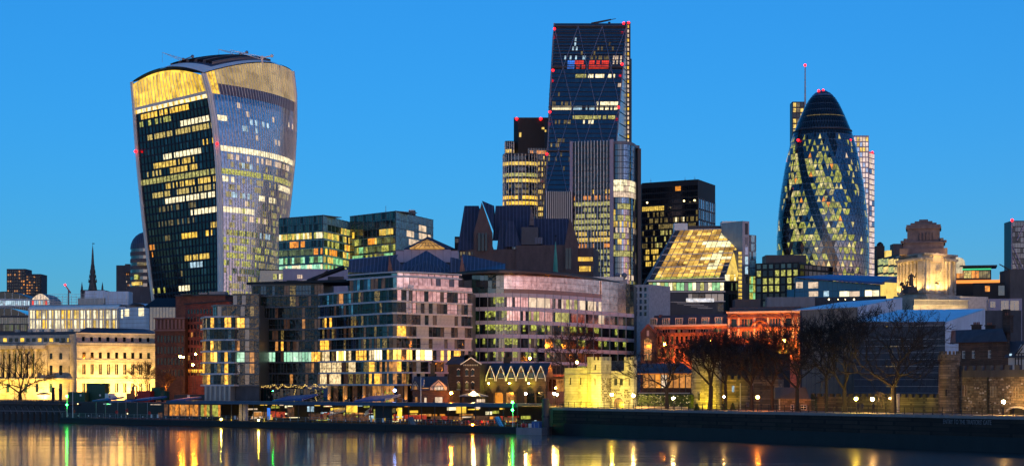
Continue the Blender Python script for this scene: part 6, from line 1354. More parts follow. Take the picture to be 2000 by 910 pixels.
# ---- terracotta station offices lit orange
ob = root('terracotta_offices', 'red and cream terracotta offices with white dormers lit orange from the street', 'office building', (X(1420, 470), 470, GZ))
fr = FP(1277, 478, 1421, 468); zt_ = fr.z(641)
w1 = [(fr.lx(1283 + 9.2 * i), fr.z(b2), fr.lx(1288.5 + 9.2 * i), fr.z(a)) for i in range(15) for a, b2 in ((656, 671),)] + [(fr.lx(1294 + 25 * k + 5 * i), fr.z(649), fr.lx(1298 + 25 * k + 5 * i), fr.z(643)) for k in range(5) for i in range(3)]
w2 = [(fr.lx(1283 + 9.2 * i), fr.z(697), fr.lx(1288.5 + 9.2 * i), fr.z(680)) for i in range(15)]
wall(fr, ob, 'wall', 0, fr.L, GZ, fr.z(636), w1 + w2, 'brick_orange', .3); windows(fr, ob, 'window', [(*h, random.choice(('dark_glass', 'dark_glass', 'lit_dim', 'brown_glass'))) for h in w1] + [(*h, random.choice(('dark_glass', 'lit_orange', 'lit_room'))) for h in w2], -.2, .08, 8)
for y, hh, o in ((637, .5, .7), (652, .45, .55), (676, .3, .3)): unit(fr, ob, 'cornice', -.2, o, fr.z(y), fr.L, .004, fr.z(y) + hh, 'terracotta' if y != 637 else 'ivory')
for i in range(16): unit(fr, ob, 'pilaster', fr.lx(1279 + 9.2 * i), .22, fr.z(676) + .31, fr.lx(1281.6 + 9.2 * i), .003, fr.z(652) - .01, 'terracotta')
mb = MB(); a, b2 = fr.pt(0, .2, fr.z(636)), fr.pt(fr.L, .2, fr.z(636)); mb.hexa([a, b2, b2 + Vector((1, 12, 0)), a + Vector((1, 12, 0))], [a + Vector((.3, 1.3, 3.1)), b2 + Vector((0, 1.3, 3.1)), b2 + Vector((1, 10, 3.1)), a + Vector((1, 10, 3.1))]); mb.build('mansard_roof', 'slate', ob)
for px in (1276.5, 1301, 1326.5, 1352.5, 1378, 1404):
    x = fr.lx(px); w = 1.05
    mb = MB(); fr.box(mb, x - w, .3, fr.z(633), x + w, -1.4, fr.z(620)); mb.build('dormer', 'ivory', ob); 
    for q in (-1, 0, 1): unit(fr, ob, 'window', x + q * .62 - .22, .36, fr.z(632), x + q * .62 + .22, .301, fr.z(621.5), 'blue_glass')
unit(fr, ob, 'chimney', fr.lx(1285), -.8, fr.z(636), fr.lx(1289), -2, fr.z(613), 'terracotta')
fo = FP(1421, 467, 1562, 459); zz = lambda y: fo.z(y)
hh = []
for a, b2 in ((1448, 1470), (1503, 1525)):
    for q in range(4): x0, x1 = fo.lx(a), fo.lx(b2); d = (x1 - x0) / 4; hh += [(x0 + d*q + .1, zz(636), x0 + d*(q+1) - .1, zz(622.5)), (x0 + d*q + .1, zz(660), x0 + d*(q+1) - .1, zz(646))]
for q in range(4): x0, x1 = fo.lx(1477), fo.lx(1497); d = (x1 - x0) / 4; hh.append((x0 + d*q + .1, zz(660), x0 + d*(q+1) - .1, zz(646)))
for a, b2 in ((1428, 1439), (1534, 1545)):
    hh += [(fo.lx(a), zz(637), fo.lx(b2), zz(622))]; d = (fo.lx(b2) - fo.lx(a)) / 2
    for q in range(2): hh.append((fo.lx(a) + d*q + .08, zz(660), fo.lx(a) + d*(q+1) - .08, zz(646)))
for i in range(10): hh.append((fo.lx(1428 + 13 * i), zz(692), fo.lx(1435 + 13 * i), zz(672)))
wall(fo, ob, 'wall', 0, fo.L, GZ, zz(611), hh, 'brick_orange', .35); windows(fo, ob, 'window', [(*h, random.choice(('dark_glass', 'dark_glass', 'brown_glass', 'lit_dim')) if h[3] > zz(670) else random.choice(('lit_orange', 'lit_gold', 'brown_glass'))) for h in hh], -.22, .08, 8)
for y, h_, o in ((611, .5, .8), (620, .3, .35), (641, .4, .5), (664, .35, .4)): unit(fo, ob, 'cornice', -.15, o, zz(y), fo.L + .2, .004, zz(y) + h_, 'ivory' if y < 620 else 'terracotta')
for px in (1424, 1443, 1474, 1500, 1529, 1549, 1559): unit(fo, ob, 'pilaster', fo.lx(px - 1.7), .25, zz(664) + .36, fo.lx(px + 1.7), .003, zz(620) - .01, 'ivory')
for cpx, wd, y in ((1433.5, 8, 620), (1539.5, 8, 620), (1485, 17, 640)):
    x = fo.lx(cpx); rr_ = wd * 463 / F; mb = MB(); n = 10
    for i in range(n): a0, a1 = math.pi * i / n, math.pi * (i + 1) / n; mb.tube(fo.pt(x - rr_ * math.cos(a0), .35, zz(y) + rr_ * .85 * math.sin(a0)), fo.pt(x - rr_ * math.cos(a1), .35, zz(y) + rr_ * .85 * math.sin(a1)), .24, .24, 5)
    mb.build('arched_pediment', 'terracotta', ob)
    if wd > 10: mb = MB(); mb.ball(fo.pt(x, .35, zz(634)), .7); mb.build('carved_panel', 'terracotta', ob)
figure(ob, fo.pt(fo.lx(1486), .3, zz(622)), 1.9, 'terracotta', 1, 'roof_figure')
block('roof', ob, fo, .3, fo.L, -14, -1, zz(611), zz(599), 'slate'); block('plant_room', ob, FP(1436, 470, 1485, 470), 0, 7, -6, 0, zz(601), Z(584, 470), 'dark_metal')
block('body', ob, fr, 0, fr.L, -14, -.7, GZ, fr.z(637), 'brick_dark'); block('body', ob, fo, 0, fo.L, -14, -.8, GZ, zz(611), 'brick_dark')
# church gable
cgx = root('church_gable', 'brick church gable with a tall traceried window beside the terracotta offices', 'church', (X(1265, 465), 465, GZ)); fr = FP(1251, 462, 1280, 464); mb = MB()
f_ = [fr.pt(0, 0, GZ), fr.pt(fr.L, 0, GZ), fr.pt(fr.L, 0, fr.z(650)), fr.pt(fr.L * .5, 0, fr.z(634)), fr.pt(0, 0, fr.z(650))]; b_ = [p + Vector((2, 14, 0)) for p in f_]; mb.add(f_ + b_, [(0, 1, 2, 3, 4), (9, 8, 7, 6, 5)] + [(i, i + 5, (i + 1) % 5 + 5, (i + 1) % 5) for i in range(5)]); mb.build('wall', 'brick_brown', cgx)
for q in range(5): x0 = fr.lx(1258 + q * 3); unit(fr, cgx, 'window_light', x0, .1, fr.z(703), x0 + .32, .003, fr.z(663 - 2 * (2 - abs(q - 2))), 'lit_dim' if q % 2 else 'lit_room')
for q in range(3): unit(fr, cgx, 'transom', fr.lx(1257), .2, fr.z(672 + 10 * q), fr.lx(1273), .11, fr.z(671 + 10 * q), 'ivory')
unit(fr, cgx, 'niche', fr.lx(1263), .15, fr.z(656), fr.lx(1267), .003, fr.z(645), 'ivory')
for k, (a, b2) in enumerate(((0, .5), (1, .5))): mb = MB(); mb.tube(fr.pt(fr.L * a, .1, fr.z(650)), fr.pt(fr.L * b2, .1, fr.z(633.5)), .28, .28, 4); mb.build('coping', 'terracotta', cgx)
# ---- sheeted temporary roofs
tp = root('sheeted_roof', 'large temporary roof wrapped in pale blue sheeting over a scaffold, the upper left one', 'temporary roof', (X(1650, 400), 400, GZ))
def quadslab(r, name, c, m, th=Vector((0, .3, -.15))):
    mb = MB(); mb.hexa([p + th for p in c], c); return mb.build(name, m, r)
quadslab(tp, 'roof_sheet', [P(1545, 606, 392), P(1675, 599, 388), P(1762, 581, 418), P(1640, 590, 424)], 'tarp_blue'); quadslab(tp, 'gable_sheet', [P(1675, 628, 388), P(1762, 615, 418), P(1762, 582, 418), P(1675, 599.5, 388)], 'tarp_white', Vector((.1, .3, 0)))
fr = FP(1566, 391, 1675, 388)
for k in range(9): unit(fr, tp, 'wall_sheet', fr.L * k / 9, -.02 * (k % 2), GZ, fr.L * (k + 1) / 9, -.4, fr.z(606.5 - k * .7), 'tarp_beige')
for k in range(13): unit(fr, tp, 'scaffold_tube', fr.L * k / 12.2, .12, GZ, fr.L * k / 12.2 + .09, .02, fr.z(606), 'dusk_stone')
t2 = root('sheeted_roof', 'temporary roof with deep blue top sheet over the tall mesh-screened scaffold', 'temporary roof', (X(1780, 370), 370, GZ))
quadslab(t2, 'roof_sheet', [P(1668, 627, 371), P(1846, 629, 362), P(1924, 603, 385), P(1755, 605, 394)], 'tarp_blue'); quadslab(t2, 'gable_sheet', [P(1846, 766, 362), P(1924, 750, 385), P(1924, 604, 385), P(1846, 629.5, 362)], 'tarp_white', Vector((.1, .3, 0)))
fr = FP(1668, 371, 1846, 362); f2 = FP(1846.3, 361.8, 1924, 384.8)
unit(fr, t2, 'eaves_board', 0, .25, fr.z(636), fr.L, -.1, fr.z(629), 'dusk_stone')
for k in range(14):
    for q in range(4): z0_ = GZ + (fr.z(637) - GZ) * q / 4; unit(fr, t2, 'screen_panel', fr.L * k / 14 + .02, .0 + .03 * ((k + q) % 2), z0_ + .02, fr.L * (k + 1) / 14 - .02, -.12, GZ + (fr.z(637) - GZ) * (q + 1) / 4 - .02, 'tarp_wall')
for k in range(11): unit(fr, t2, 'scaffold_tube', 0, .2, GZ + k * 1.45, fr.L, .12, GZ + k * 1.45 + .08, 'steel'); unit(f2, t2, 'scaffold_tube', 0, .2, GZ + k * 1.6, f2.L, .1, GZ + k * 1.6 + .08, 'steel')
r, fr = slab('brick_block', 'grey rendered gable with creeper stems behind the sheeted roof', 'building', 1900, 420, 1995, 418, 606, 10, 'dark_concrete')
# low station building with lit hall
sb = root('lit_pavilion', 'low dark-roofed pavilion with a glowing orange hall behind the hedge', 'pavilion', (X(1295, 400), 400, GZ)); fr = FP(1243, 392, 1350, 386)
block('rear_wall', sb, fr, 0, fr.L, -12, -4, GZ, fr.z(728), 'brick_dark'); lit('hall', (.75, .28, .05), 1.0, .7, .25, hot=(1, .7, .3))
n = 9
for i in range(n): unit(fr, sb, 'lit_pane', fr.L * i / n + .05, -3.8, fr.z(757), fr.L * (i + 1) / n - .05, -3.95, fr.z(731), random.choice(('hall', 'hall', 'lit_room', 'lit_pale')) if i not in (2,) else 'lit_orange')
for i in range(n + 1): unit(fr, sb, 'post', fr.L * i / n - .08, -.2, GZ, fr.L * i / n + .08, -.4, fr.z(730), 'dark_metal')
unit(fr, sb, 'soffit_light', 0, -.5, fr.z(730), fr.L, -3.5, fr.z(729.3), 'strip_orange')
mb = MB(); a, b2 = fr.pt(-1, .5, fr.z(729)), fr.pt(fr.L + 1, .5, fr.z(729)); mb.hexa([a, b2, b2 + Vector((0, 14, 0)), a + Vector((0, 14, 0))], [a + Vector((2, 5, 2.4)), b2 + Vector((-2, 5, 2.4)), b2 + Vector((-2, 10, 2.4)), a + Vector((2, 10, 2.4))]); mb.build('roof', 'slate', sb)
unit(fr, sb, 'low_wall', 0, 1.2, GZ, fr.L, .8, fr.z(768), 'dusk_stone'); unit(fr, sb, 'wall_coping', -.1, 1.3, fr.z(768) + .003, fr.L, .7, fr.z(766), 'ivory')
# glazed street hall behind the yellow gatehouse
gh = root('street_hall', 'glazed street hall with orange canopy lights between the gabled house and the yellow gatehouse', 'building', (X(1085, 425), 425, GZ)); fr = FP(1060, 415, 1112, 413)
block('wall', gh, fr, 0, fr.L, -6, 0, GZ, fr.z(712), 'dusk_stone'); row(fr, gh, 1063, 1110, 6, 714, 730, ['apt_blue', 'blue_glass'], .1); unit(fr, gh, 'canopy', 0, 1.2, fr.z(735), fr.L, 0.004, fr.z(731), 'brick_orange'); row(fr, gh, 1063, 1110, 6, 740, 764, ['lit_room', 'brown_glass', 'brown_glass'], .15)
# ================================================================ the near bank
random.seed(5)
# ---- gabled brick house
gb = root('gabled_house', 'dark brick riverside house with six white pointed gables over arched doorways', 'house', (X(1000, 388), 388, GZ))
fr = FP(937, 392, 1066, 384); zt_ = fr.z(736)
dz = fr.z(786); doors = [(fr.lx(p) - 1.1, GZ, fr.lx(p) + 1.1, fr.z(766)) for p in (955, 974, 996, 1016, 1036, 1055)]
wins = [(fr.lx(p + dx) - .28, fr.z(738), fr.lx(p + dx) + .28, fr.z(727)) for p in (958.7, 979, 999, 1018.5, 1038, 1057) for dx in (-2.2, 2.2)]
wall(fr, gb, 'wall', 0, fr.L, GZ - .5, zt_, doors + [w for w in wins if w[3] < zt_], 'brick_brown', .5)
windows(fr, gb, 'door', [(*d, m) for d, m in zip(doors, ('black', 'lit_orange', 'lit_room', 'black', 'dark_glass', 'dark_glass'))], -.35, .1, 5)
for d in doors:
    n = 6; c = (d[0] + d[2]) / 2
    for s_ in (-1, 1): mb = MB(); mb.tube(fr.pt(c + s_ * 1.25, .1, d[3] - .3), fr.pt(c, .1, d[3] + 1.5), .2, .2, 4); mb.build('door_arch', 'brick_dark', gb)
    mb = MB(); q = [fr.pt(d[0], .012, d[3]), fr.pt(d[2], .012, d[3]), fr.pt(c, .012, d[3] + 1.3)]; mb.add(q + [p + Vector((0, .05, 0)) for p in q], [(0, 1, 2), (5, 4, 3), (0, 3, 4, 1), (1, 4, 5, 2), (2, 5, 3, 0)]); mb.build('door_head', 'black', gb)
mb = MB(); a, b2 = fr.pt(-.5, .3, zt_), fr.pt(fr.L + .3, .3, zt_); mb.hexa([a, b2, b2 + Vector((2, 12, 0)), a + Vector((2, 12, 0))], [a + Vector((1, 5.5, 3.3)), b2 + Vector((1, 5.5, 3.3)), b2 + Vector((1, 6, 3.3)), a + Vector((1, 6, 3.3))]); mb.build('roof', 'slate', gb)
for p in (958.7, 979, 999, 1018.5, 1038, 1057):
    x = fr.lx(p); w = 1.12; zp = fr.z(715.5); f_ = [fr.pt(x - w, .12, zt_ - 1.0), fr.pt(x + w, .12, zt_ - 1.0), fr.pt(x + w, .12, zt_ + .3), fr.pt(x, .12, zp), fr.pt(x - w, .12, zt_ + .3)]; b_ = [q + Vector((1, 4.5, 0)) for q in f_]
    mb = MB(); mb.add(f_ + b_, [(0, 1, 2, 3, 4), (9, 8, 7, 6, 5)] + [(i, i + 5, (i + 1) % 5 + 5, (i + 1) % 5) for i in range(5)]); g = mb.build('gable', 'brick_brown', gb)
    for s_ in (-1, 1):
        mb = MB(); pts = [(1.2, -.9), (1.12, -.1), (.72, 1.0), (0, 2.55)]
        k_ = (zp + .15 - zt_) / 2.55
        for (xa, za), (xb, zb_) in zip(pts, pts[1:]): mb.tube(fr.pt(x + s_ * xa, .25, zt_ + za * k_), fr.pt(x + s_ * xb, .25, zt_ + zb_ * k_), .13, .13, 4)
        mb.build('bargeboard', 'white_metal', g)
    for q in (-1, 1): unit(fr, g, 'window', x + q * .36 - .27, .2, fr.z(738), x + q * .36 + .27, .13, fr.z(727.5), 'blue_glass'); unit(fr, g, 'window_frame', x + q * .36 - .33, .24, fr.z(738) - .1, x + q * .36 + .33, .13, fr.z(738) - .01, 'white_metal')
f2 = FP(876, 393, 906, 391); f3 = FP(905, 390.5, 938, 389)
block('wall', gb, f2, 0, f2.L, -10, 0, GZ, f2.z(711), 'brick_dark'); block('wall', gb, f3, 0, f3.L, -9, .3, GZ, f3.z(710), 'brick_dark')
mb = MB(); a, b2 = f2.pt(-.6, .6, f2.z(711)), f2.pt(f2.L + .2, .6, f2.z(711)); mb.hexa([a, b2, b2 + Vector((0, 11, 0)), a + Vector((0, 11, 0))], [a + Vector((1.5, 5, 1.9)), b2 + Vector((0, 5, 1.9)), b2 + Vector((0, 6, 1.9)), a + Vector((1.5, 6, 1.9))]); mb.build('roof', 'slate', gb)
x = f3.L / 2; f_ = [f3.pt(-.3, .35, f3.z(710)), f3.pt(f3.L + .3, .35, f3.z(710)), f3.pt(x, .35, f3.z(699))]; b_ = [q + Vector((0, 9, 0)) for q in f_]; mb = MB(); mb.add(f_ + b_, [(0, 1, 2), (5, 4, 3), (0, 3, 4, 1), (1, 4, 5, 2), (2, 5, 3, 0)]); mb.build('gable', 'brick_dark', gb)
for s_ in (0, 1): mb = MB(); mb.tube(f3.pt(-.5 if s_ == 0 else f3.L + .5, .5, f3.z(711.5)), f3.pt(x, .5, f3.z(698)), .16, .16, 4); mb.build('bargeboard', 'white_metal', gb)
for f_, ps in ((f2, (897,)), (f3, (913, 924.5))):
    for p in ps:
        for y0, y1 in ((722, 733), (747, 760)):
            unit(f_, gb, 'window', f_.lx(p - 2.6), .36, f_.z(y1), f_.lx(p + 2.6), .1, f_.z(y0), random.choice(('blue_glass', 'lit_dim', 'dark_glass'))); unit(f_, gb, 'window_sill', f_.lx(p - 3.2), .5, f_.z(y1 + 1), f_.lx(p + 3.2), .2, f_.z(y1) - .01, 'white_metal')
            mb = MB(); mb.tube(f_.pt(f_.lx(p - 3), .4, f_.z(y0)), f_.pt(f_.lx(p), .4, f_.z(y0 - 2.6)), .09, .09, 4); mb.tube(f_.pt(f_.lx(p + 3), .4, f_.z(y0)), f_.pt(f_.lx(p), .4, f_.z(y0 - 2.6)), .09, .09, 4); mb.build('window_arch', 'white_metal', gb)
for i in range(9): unit(f3, gb, 'corbel', .2 + i * .42, .5, f3.z(714), .4 + i * .42, .301, f3.z(711), 'ivory')
for px, y, w in ((907, 694, 2.0), (918, 692, 2.2), (990, 697, 1.6), (926, 695, 1.2)): mb = MB(); p = P(px, 700, 396); mb.box(p.x - w/2, 395, Z(718, 396), p.x + w/2, 397, Z(y, 396)); mb.build('chimney', 'brick_dark', gb)
# ---- half timbered inn
hi = root('half_timbered_house', 'small half-timbered house with white gables and lit windows beside the flagpole', 'house', (X(840, 384), 384, GZ)); fr = FP(806, 386, 876, 383)
block('wall', hi, fr, 0, fr.L, -7, 0, GZ, fr.z(762), 'brick_brown'); mb = MB(); a, b2 = fr.pt(-.3, .5, fr.z(762)), fr.pt(fr.L + .2, .5, fr.z(762)); mb.hexa([a, b2, b2 + Vector((0, 8, 0)), a + Vector((0, 8, 0))], [a + Vector((.6, 3.6, 3.2)), b2 + Vector((-.5, 3.6, 3.2)), b2 + Vector((-.5, 4.2, 3.2)), a + Vector((.6, 4.2, 3.2))]); mb.build('roof', 'slate', hi)
def tgable(pa, pp, pb, yb_, yp):
    xa, xm, xb = fr.lx(pa), fr.lx(pp), fr.lx(pb); ym = yb_ - (yb_ - yp) * .35
    mb = MB(); q = [fr.pt(xa, .4, fr.z(yb_)), fr.pt(xb, .4, fr.z(yb_)), fr.pt(xb, .4, fr.z(ym)), fr.pt(xm, .4, fr.z(yp)), fr.pt(xa, .4, fr.z(ym))]; b_ = [p + Vector((0, 3, 0)) for p in q]; mb.add(q + b_, [(0, 1, 2, 3, 4), (9, 8, 7, 6, 5)] + [(i, i + 5, (i + 1) % 5 + 5, (i + 1) % 5) for i in range(5)]); gg = mb.build('gable', 'render_white', hi)
    def bar_(x0, y0, x1, y1): mb = MB(); mb.tube(fr.pt(fr.lx(x0), .45, fr.z(y0)), fr.pt(fr.lx(x1), .45, fr.z(y1)), .09, .09, 4); mb.build('timber', 'wood_dark', gg)
    for t in (0, .22, .42, .62, .82, 1): bar_(pa + (pb - pa) * t, yb_, pa + (pb - pa) * t, ym if t not in (.42, .62) else ym - 2)
    bar_(pa, ym, pb, ym); bar_(pa, yb_, pb, yb_); bar_(pa - 1.5, ym + 1, pp, yp - 1); bar_(pb + 1.5, ym + 1, pp, yp - 1); bar_(pa + (pb - pa) * .22, ym, pp, yp + 3); bar_(pa + (pb - pa) * .78, ym, pp, yp + 3)
    unit(fr, gg, 'window', fr.lx(pa + (pb - pa) * .3), .47, fr.z(yb_ - 1), fr.lx(pa + (pb - pa) * .75), .41, fr.z(yb_ - 8), 'lit_pale' if pb - pa > 20 else 'lit_room')
tgable(841, 858, 875, 762, 741); tgable(806, 812, 819, 761, 743)
for a, b2, y0, y1, m in ((850, 864, 775, 786, 'lit_pale'), (829, 833, 776, 786, 'lit_pale'), (811, 815, 775, 785, 'lit_room'), (822, 838, 757, 761, 'lit_room')): unit(fr, hi, 'window', fr.lx(a), .08, fr.z(y1), fr.lx(b2), .003, fr.z(y0), m)
mb = MB(); p = P(845, 735, 390); mb.box(p.x - .5, 389.5, Z(745, 390), p.x + .5, 390.5, Z(712, 390)); mb.box(p.x - .7, 389.3, Z(712, 390), p.x + .7, 390.7, Z(709, 390)); mb.lathe(p.x, 390, [(.25, Z(709, 390)), (.2, Z(704, 390))], 8); mb.build('chimney', 'brick_dark', hi)
# ---- hexagonal kiosk
ki = root('kiosk', 'six-sided kiosk with a tent roof and lit windows under a bright lamp', 'kiosk', (X(925, 376), 376, GZ)); kx = X(925, 376); mb = MB()
mb.lathe(kx, 376, [(3.4, Z(774, 376)), (3.2, Z(773, 376)), (.3, Z(766.5, 376)), (.05, Z(764, 376))], 6); kr = mb.build('roof', 'lead', ki)
for k in range(6): a = k * math.pi / 3; mb = MB(); mb.tube((kx + 3.2 * math.cos(a), 376 + 3.2 * math.sin(a), Z(772.8, 376)), (kx + .3 * math.cos(a), 376 + .3 * math.sin(a), Z(766.2, 376)), .09, .09, 4); mb.build('roof_rib', 'steel', kr); mb = MB(); mb.tube((kx + 2.7 * math.cos(a), 376 + 2.7 * math.sin(a), GZ), (kx + 2.7 * math.cos(a), 376 + 2.7 * math.sin(a), Z(774, 376)), .12, .12, 5); mb.build('post', 'black', ki)
mb = MB(); mb.lathe(kx, 376, [(2.4, GZ), (2.4, Z(774, 376))], 6); mb.build('wall', 'wood_dark', ki)
kf = FP(915, 373.6, 946, 373.6)
for a, b2 in ((931, 935), (936, 940), (941, 947)): unit(kf, ki, 'window', kf.lx(a), .1, Z(785, 373), kf.lx(b2), -.2, Z(779, 373), 'lit_pale')
# ---- stone gatehouse lit yellow
yg = root('stone_gatehouse', 'crenellated stone gatehouse floodlit bright yellow beside the wharf', 'gatehouse', (X(1170, 352), 352, GZ))
def crenels(fr, r, z, h, m, n, t=.5, name='merlon', x0=0, x1=None):
    x1 = fr.L if x1 is None else x1; w = (x1 - x0) / (2 * n - 1)
    for i in range(n): unit(fr, r, name, x0 + 2 * i * w, .02, z + .002, x0 + (2 * i + 1) * w, -t, z + h, m)
fa = FP(1103, 356, 1152, 350)
lanc = lambda f, ps, y0, y1, w=1.7: [(f.lx(p) - w * .12, f.z(y1), f.lx(p) + w * .12 + .1, f.z(y0)) for p in ps]
h_ = lanc(fa, (1113, 1133), 737, 751, 2.2) + lanc(fa, (1134,), 782, 790)
wall(fa, yg, 'wall', 0, fa.L, GZ, fa.z(722), h_, 'ashlar', .4); windows(fa, yg, 'window', [(*h, 'black') for h in h_], -.25, .08, 3)
unit(fa, yg, 'string_course', -.1, .15, fa.z(732), fa.L, .003, fa.z(730.5), 'ashlar'); unit(fa, yg, 'parapet', 0, .05, fa.z(722) + .002, fa.L, -.5, fa.z(718), 'ashlar')
t1 = [FP(1147, 350, 1155, 346.5), FP(1155, 346.5, 1174, 346.5), FP(1174, 346.5, 1194, 350)]
for k, f in enumerate(t1):
    h_ = lanc(f, ((1160,) if k == 1 else (1186,) if k == 2 else ()), 739, 752, 2.0) + lanc(f, ((1161,) if k == 1 else (1186,) if k == 2 else ()), 712, 722, 2.0)
    h_ = [h for h in h_ if h[0] > .1 and h[2] < f.L - .1]
    wall(f, yg, 'tower_wall', 0, f.L, GZ, f.z(703), h_, 'ashlar', .4); windows(f, yg, 'window', [(*h, 'black') for h in h_], -.25, .08, 3)
    crenels(f, yg, f.z(703), f.z(696.5) - f.z(703), 'ashlar', 1 if k == 0 else 3); unit(f, yg, 'string_course', 0, .14, f.z(731), f.L, .003, f.z(729.5), 'ashlar')
    for h in h_:
        for s_ in (h[0] - .16, h[2]): unit(f, yg, 'window_jamb', s_, .06, h[1], s_ + .16, .003, h[3] + .15, 'ashlar')
f4 = FP(1194, 350, 1219, 349); gate = [(f4.lx(1199), GZ, f4.lx(1218), f4.z(779))]; h_ = lanc(f4, (1202, 1213), 739, 752, 2.4)
wall(f4, yg, 'wall', 0, f4.L, GZ, f4.z(724), gate + h_, 'ashlar', .8); windows(f4, yg, 'window', [(*h, 'black') for h in h_], -.3, .08, 3); unit(f4, yg, 'gate_passage', gate[0][0] + .02, -.6, GZ, gate[0][2] - .02, -.75, gate[0][3], 'lit_room')
c = (gate[0][0] + gate[0][2]) / 2; rr_ = (gate[0][2] - gate[0][0]) / 2
for i in range(6):
    a0, a1 = math.pi * i / 6, math.pi * (i + 1) / 6; mb = MB(); mb.tube(f4.pt(c - rr_ * math.cos(a0), .1, gate[0][3] + .9 * math.sin(a0) - .4), f4.pt(c - rr_ * math.cos(a1), .1, gate[0][3] + .9 * math.sin(a1) - .4), .18, .18, 4); mb.build('voussoir', 'ashlar', yg)
unit(f4, yg, 'gate_recess', gate[0][0] + .15, .05, gate[0][3] - .01, gate[0][2] - .15, .003, gate[0][3] + .35, 'lit_room')
t3 = [FP(1219, 349, 1238, 346), FP(1238, 346, 1243.5, 349)]
for k, f in enumerate(t3):
    h_ = lanc(f, (1229,) if k == 0 else (), 739, 752, 2.0) + lanc(f, (1229,) if k == 0 else (), 712, 722, 2.0)
    wall(f, yg, 'tower_wall', 0, f.L, GZ, f.z(703), h_, 'ashlar', .4); windows(f, yg, 'window', [(*h, 'black') for h in h_], -.25, .08, 3); crenels(f, yg, f.z(703), f.z(696.5) - f.z(703), 'ashlar', 3 if k == 0 else 1); unit(f, yg, 'string_course', 0, .14, f.z(731), f.L, .003, f.z(729.5), 'ashlar')
for f, a, b2, y0, y1 in ((t1[2], .05, t1[2].L - .05, 736, 785), (f4, .1, f4.L - .1, 757, 776), (t3[0], .05, t3[0].L - .05, 757, 787)):
    for q in range(int((b2 - a) / .45)):
        for k in range(int((y1 - y0) / 3.4)):
            if random.random() < .62: xx = a + q * .45 + (.2 if k % 2 else 0); z_ = f.z(y1) + k * .36; unit(f, yg, 'stone', xx, random.uniform(.03, .07), z_, xx + random.choice((.3, .38)), .003, z_ + .26, 'rubble')
unit(fa, yg, 'drainpipe', fa.L - .5, .3, GZ, fa.L - .3, .16, fa.z(700), 'black'); block('rear_block', yg, FP(1192, 356, 1222, 356), 0, 3.2, -3, 0, GZ, Z(704, 356), 'rubble')
mb = MB(); mb.prism([(p.x, p.y + .9) for p in (t1[0].A, t1[1].A, t1[2].A, f4.A, t3[0].A, t3[1].A, t3[1].B)] + [(t3[1].B.x, 362), (fa.A.x, 362), (fa.A.x, fa.A.y + .9)], GZ, Z(724.6, 350)); mb.build('core', 'rubble', yg)
# ---- old drum tower, walls and houses of the fortress
dt = root('drum_tower', 'weathered stone tower with a yellow floodlit base half hidden behind bare trees', 'tower', (X(1380, 322), 324, GZ)); cx = X(1380, 326); mb = MB(); rad = 2.95
mb.lathe(cx, 326, [(rad + .2, GZ), (rad, GZ + 1), (rad - .1, Z(703, 323)), (rad + .15, Z(702, 323)), (rad + .15, Z(696, 323))], 18); mb.build('wall', 'ragstone', dt)
for k in range(9): a = math.pi + math.pi * (k + .5) / 9; mb = MB(); p = (cx + (rad + .0) * math.cos(a), 326 + (rad + .0) * math.sin(a)); mb.tube((p[0], p[1], Z(696, 323)), (p[0], p[1], Z(690, 323)), .3, .3, 5); mb.build('merlon', 'ragstone', dt)
fd = FP(1352, 323.2, 1408, 323.2); unit(fd, dt, 'arrow_slit', fd.lx(1364), .15, fd.z(781), fd.lx(1367), -.9, fd.z(768), 'black')
fw_ = FP(1408, 326, 1520, 318); ow = root('fortress_wall', 'dark rubble wall with a small window and pipes beside the floodlit drum tower', 'wall', fw_.pt(fw_.L / 2, 0, GZ))
block('wall', ow, fw_, 0, fw_.L, -2, 0, GZ, fw_.z(740), 'rubble')
unit(fw_, ow, 'window', fw_.lx(1430), .08, fw_.z(765), fw_.lx(1434), .003, fw_.z(753), 'lit_cool'); unit(fw_, ow, 'drainpipe', fw_.lx(1446), .2, GZ, fw_.lx(1447.5), .06, fw_.z(748), 'ivory'); unit(fw_, ow, 'drainpipe', fw_.lx(1470), .2, GZ, fw_.lx(1471.5), .06, fw_.z(748), 'ivory')
for a, b2 in ((1434, 1442), (1457, 1463)): unit(fw_, ow, 'notice', fw_.lx(a), .1, fw_.z(794), fw_.lx(b2), .003, fw_.z(785), 'dusk_stone')
crenels(fw_, ow, fw_.z(740), .7, 'rubble', 9)
dh = root('fortress_house', 'dark timber-clad house with flat dark roof rising behind the fortress trees', 'house', (X(1435, 345), 345, GZ)); fr = FP(1356, 348, 1516, 340)
block('wall', dh, fr, 0, fr.L, -9, 0, GZ, fr.z(690), 'wood_dark'); mb = MB(); a, b2 = fr.pt(-.4, .4, fr.z(690)), fr.pt(fr.L + .4, .4, fr.z(690)); mb.hexa([a, b2, b2 + Vector((0, 10, 0)), a + Vector((0, 10, 0))], [a + Vector((.3, 3, 1.9)), b2 + Vector((-.6, 3, 1.9)), b2 + Vector((-.6, 7, 1.9)), a + Vector((.3, 7, 1.9))]); mb.build('roof', 'slate', dh)
for i in range(26): unit(fr, dh, 'cladding_batten', fr.L * i / 26, .08, fr.z(738), fr.L * i / 26 + .12, .003, fr.z(691), 'wood_dark')
for px in (1440, 1462, 1484): unit(fr, dh, 'window', fr.lx(px), .06, fr.z(724), fr.lx(px + 8), .003, fr.z(706), 'dark_glass')
fh = FP(1519, 306, 1584, 296); sh = root('slate_cottage', 'low stone cottage with a steep dark roof and two white framed windows by the wall', 'house', fh.pt(fh.L / 2, 0, GZ))
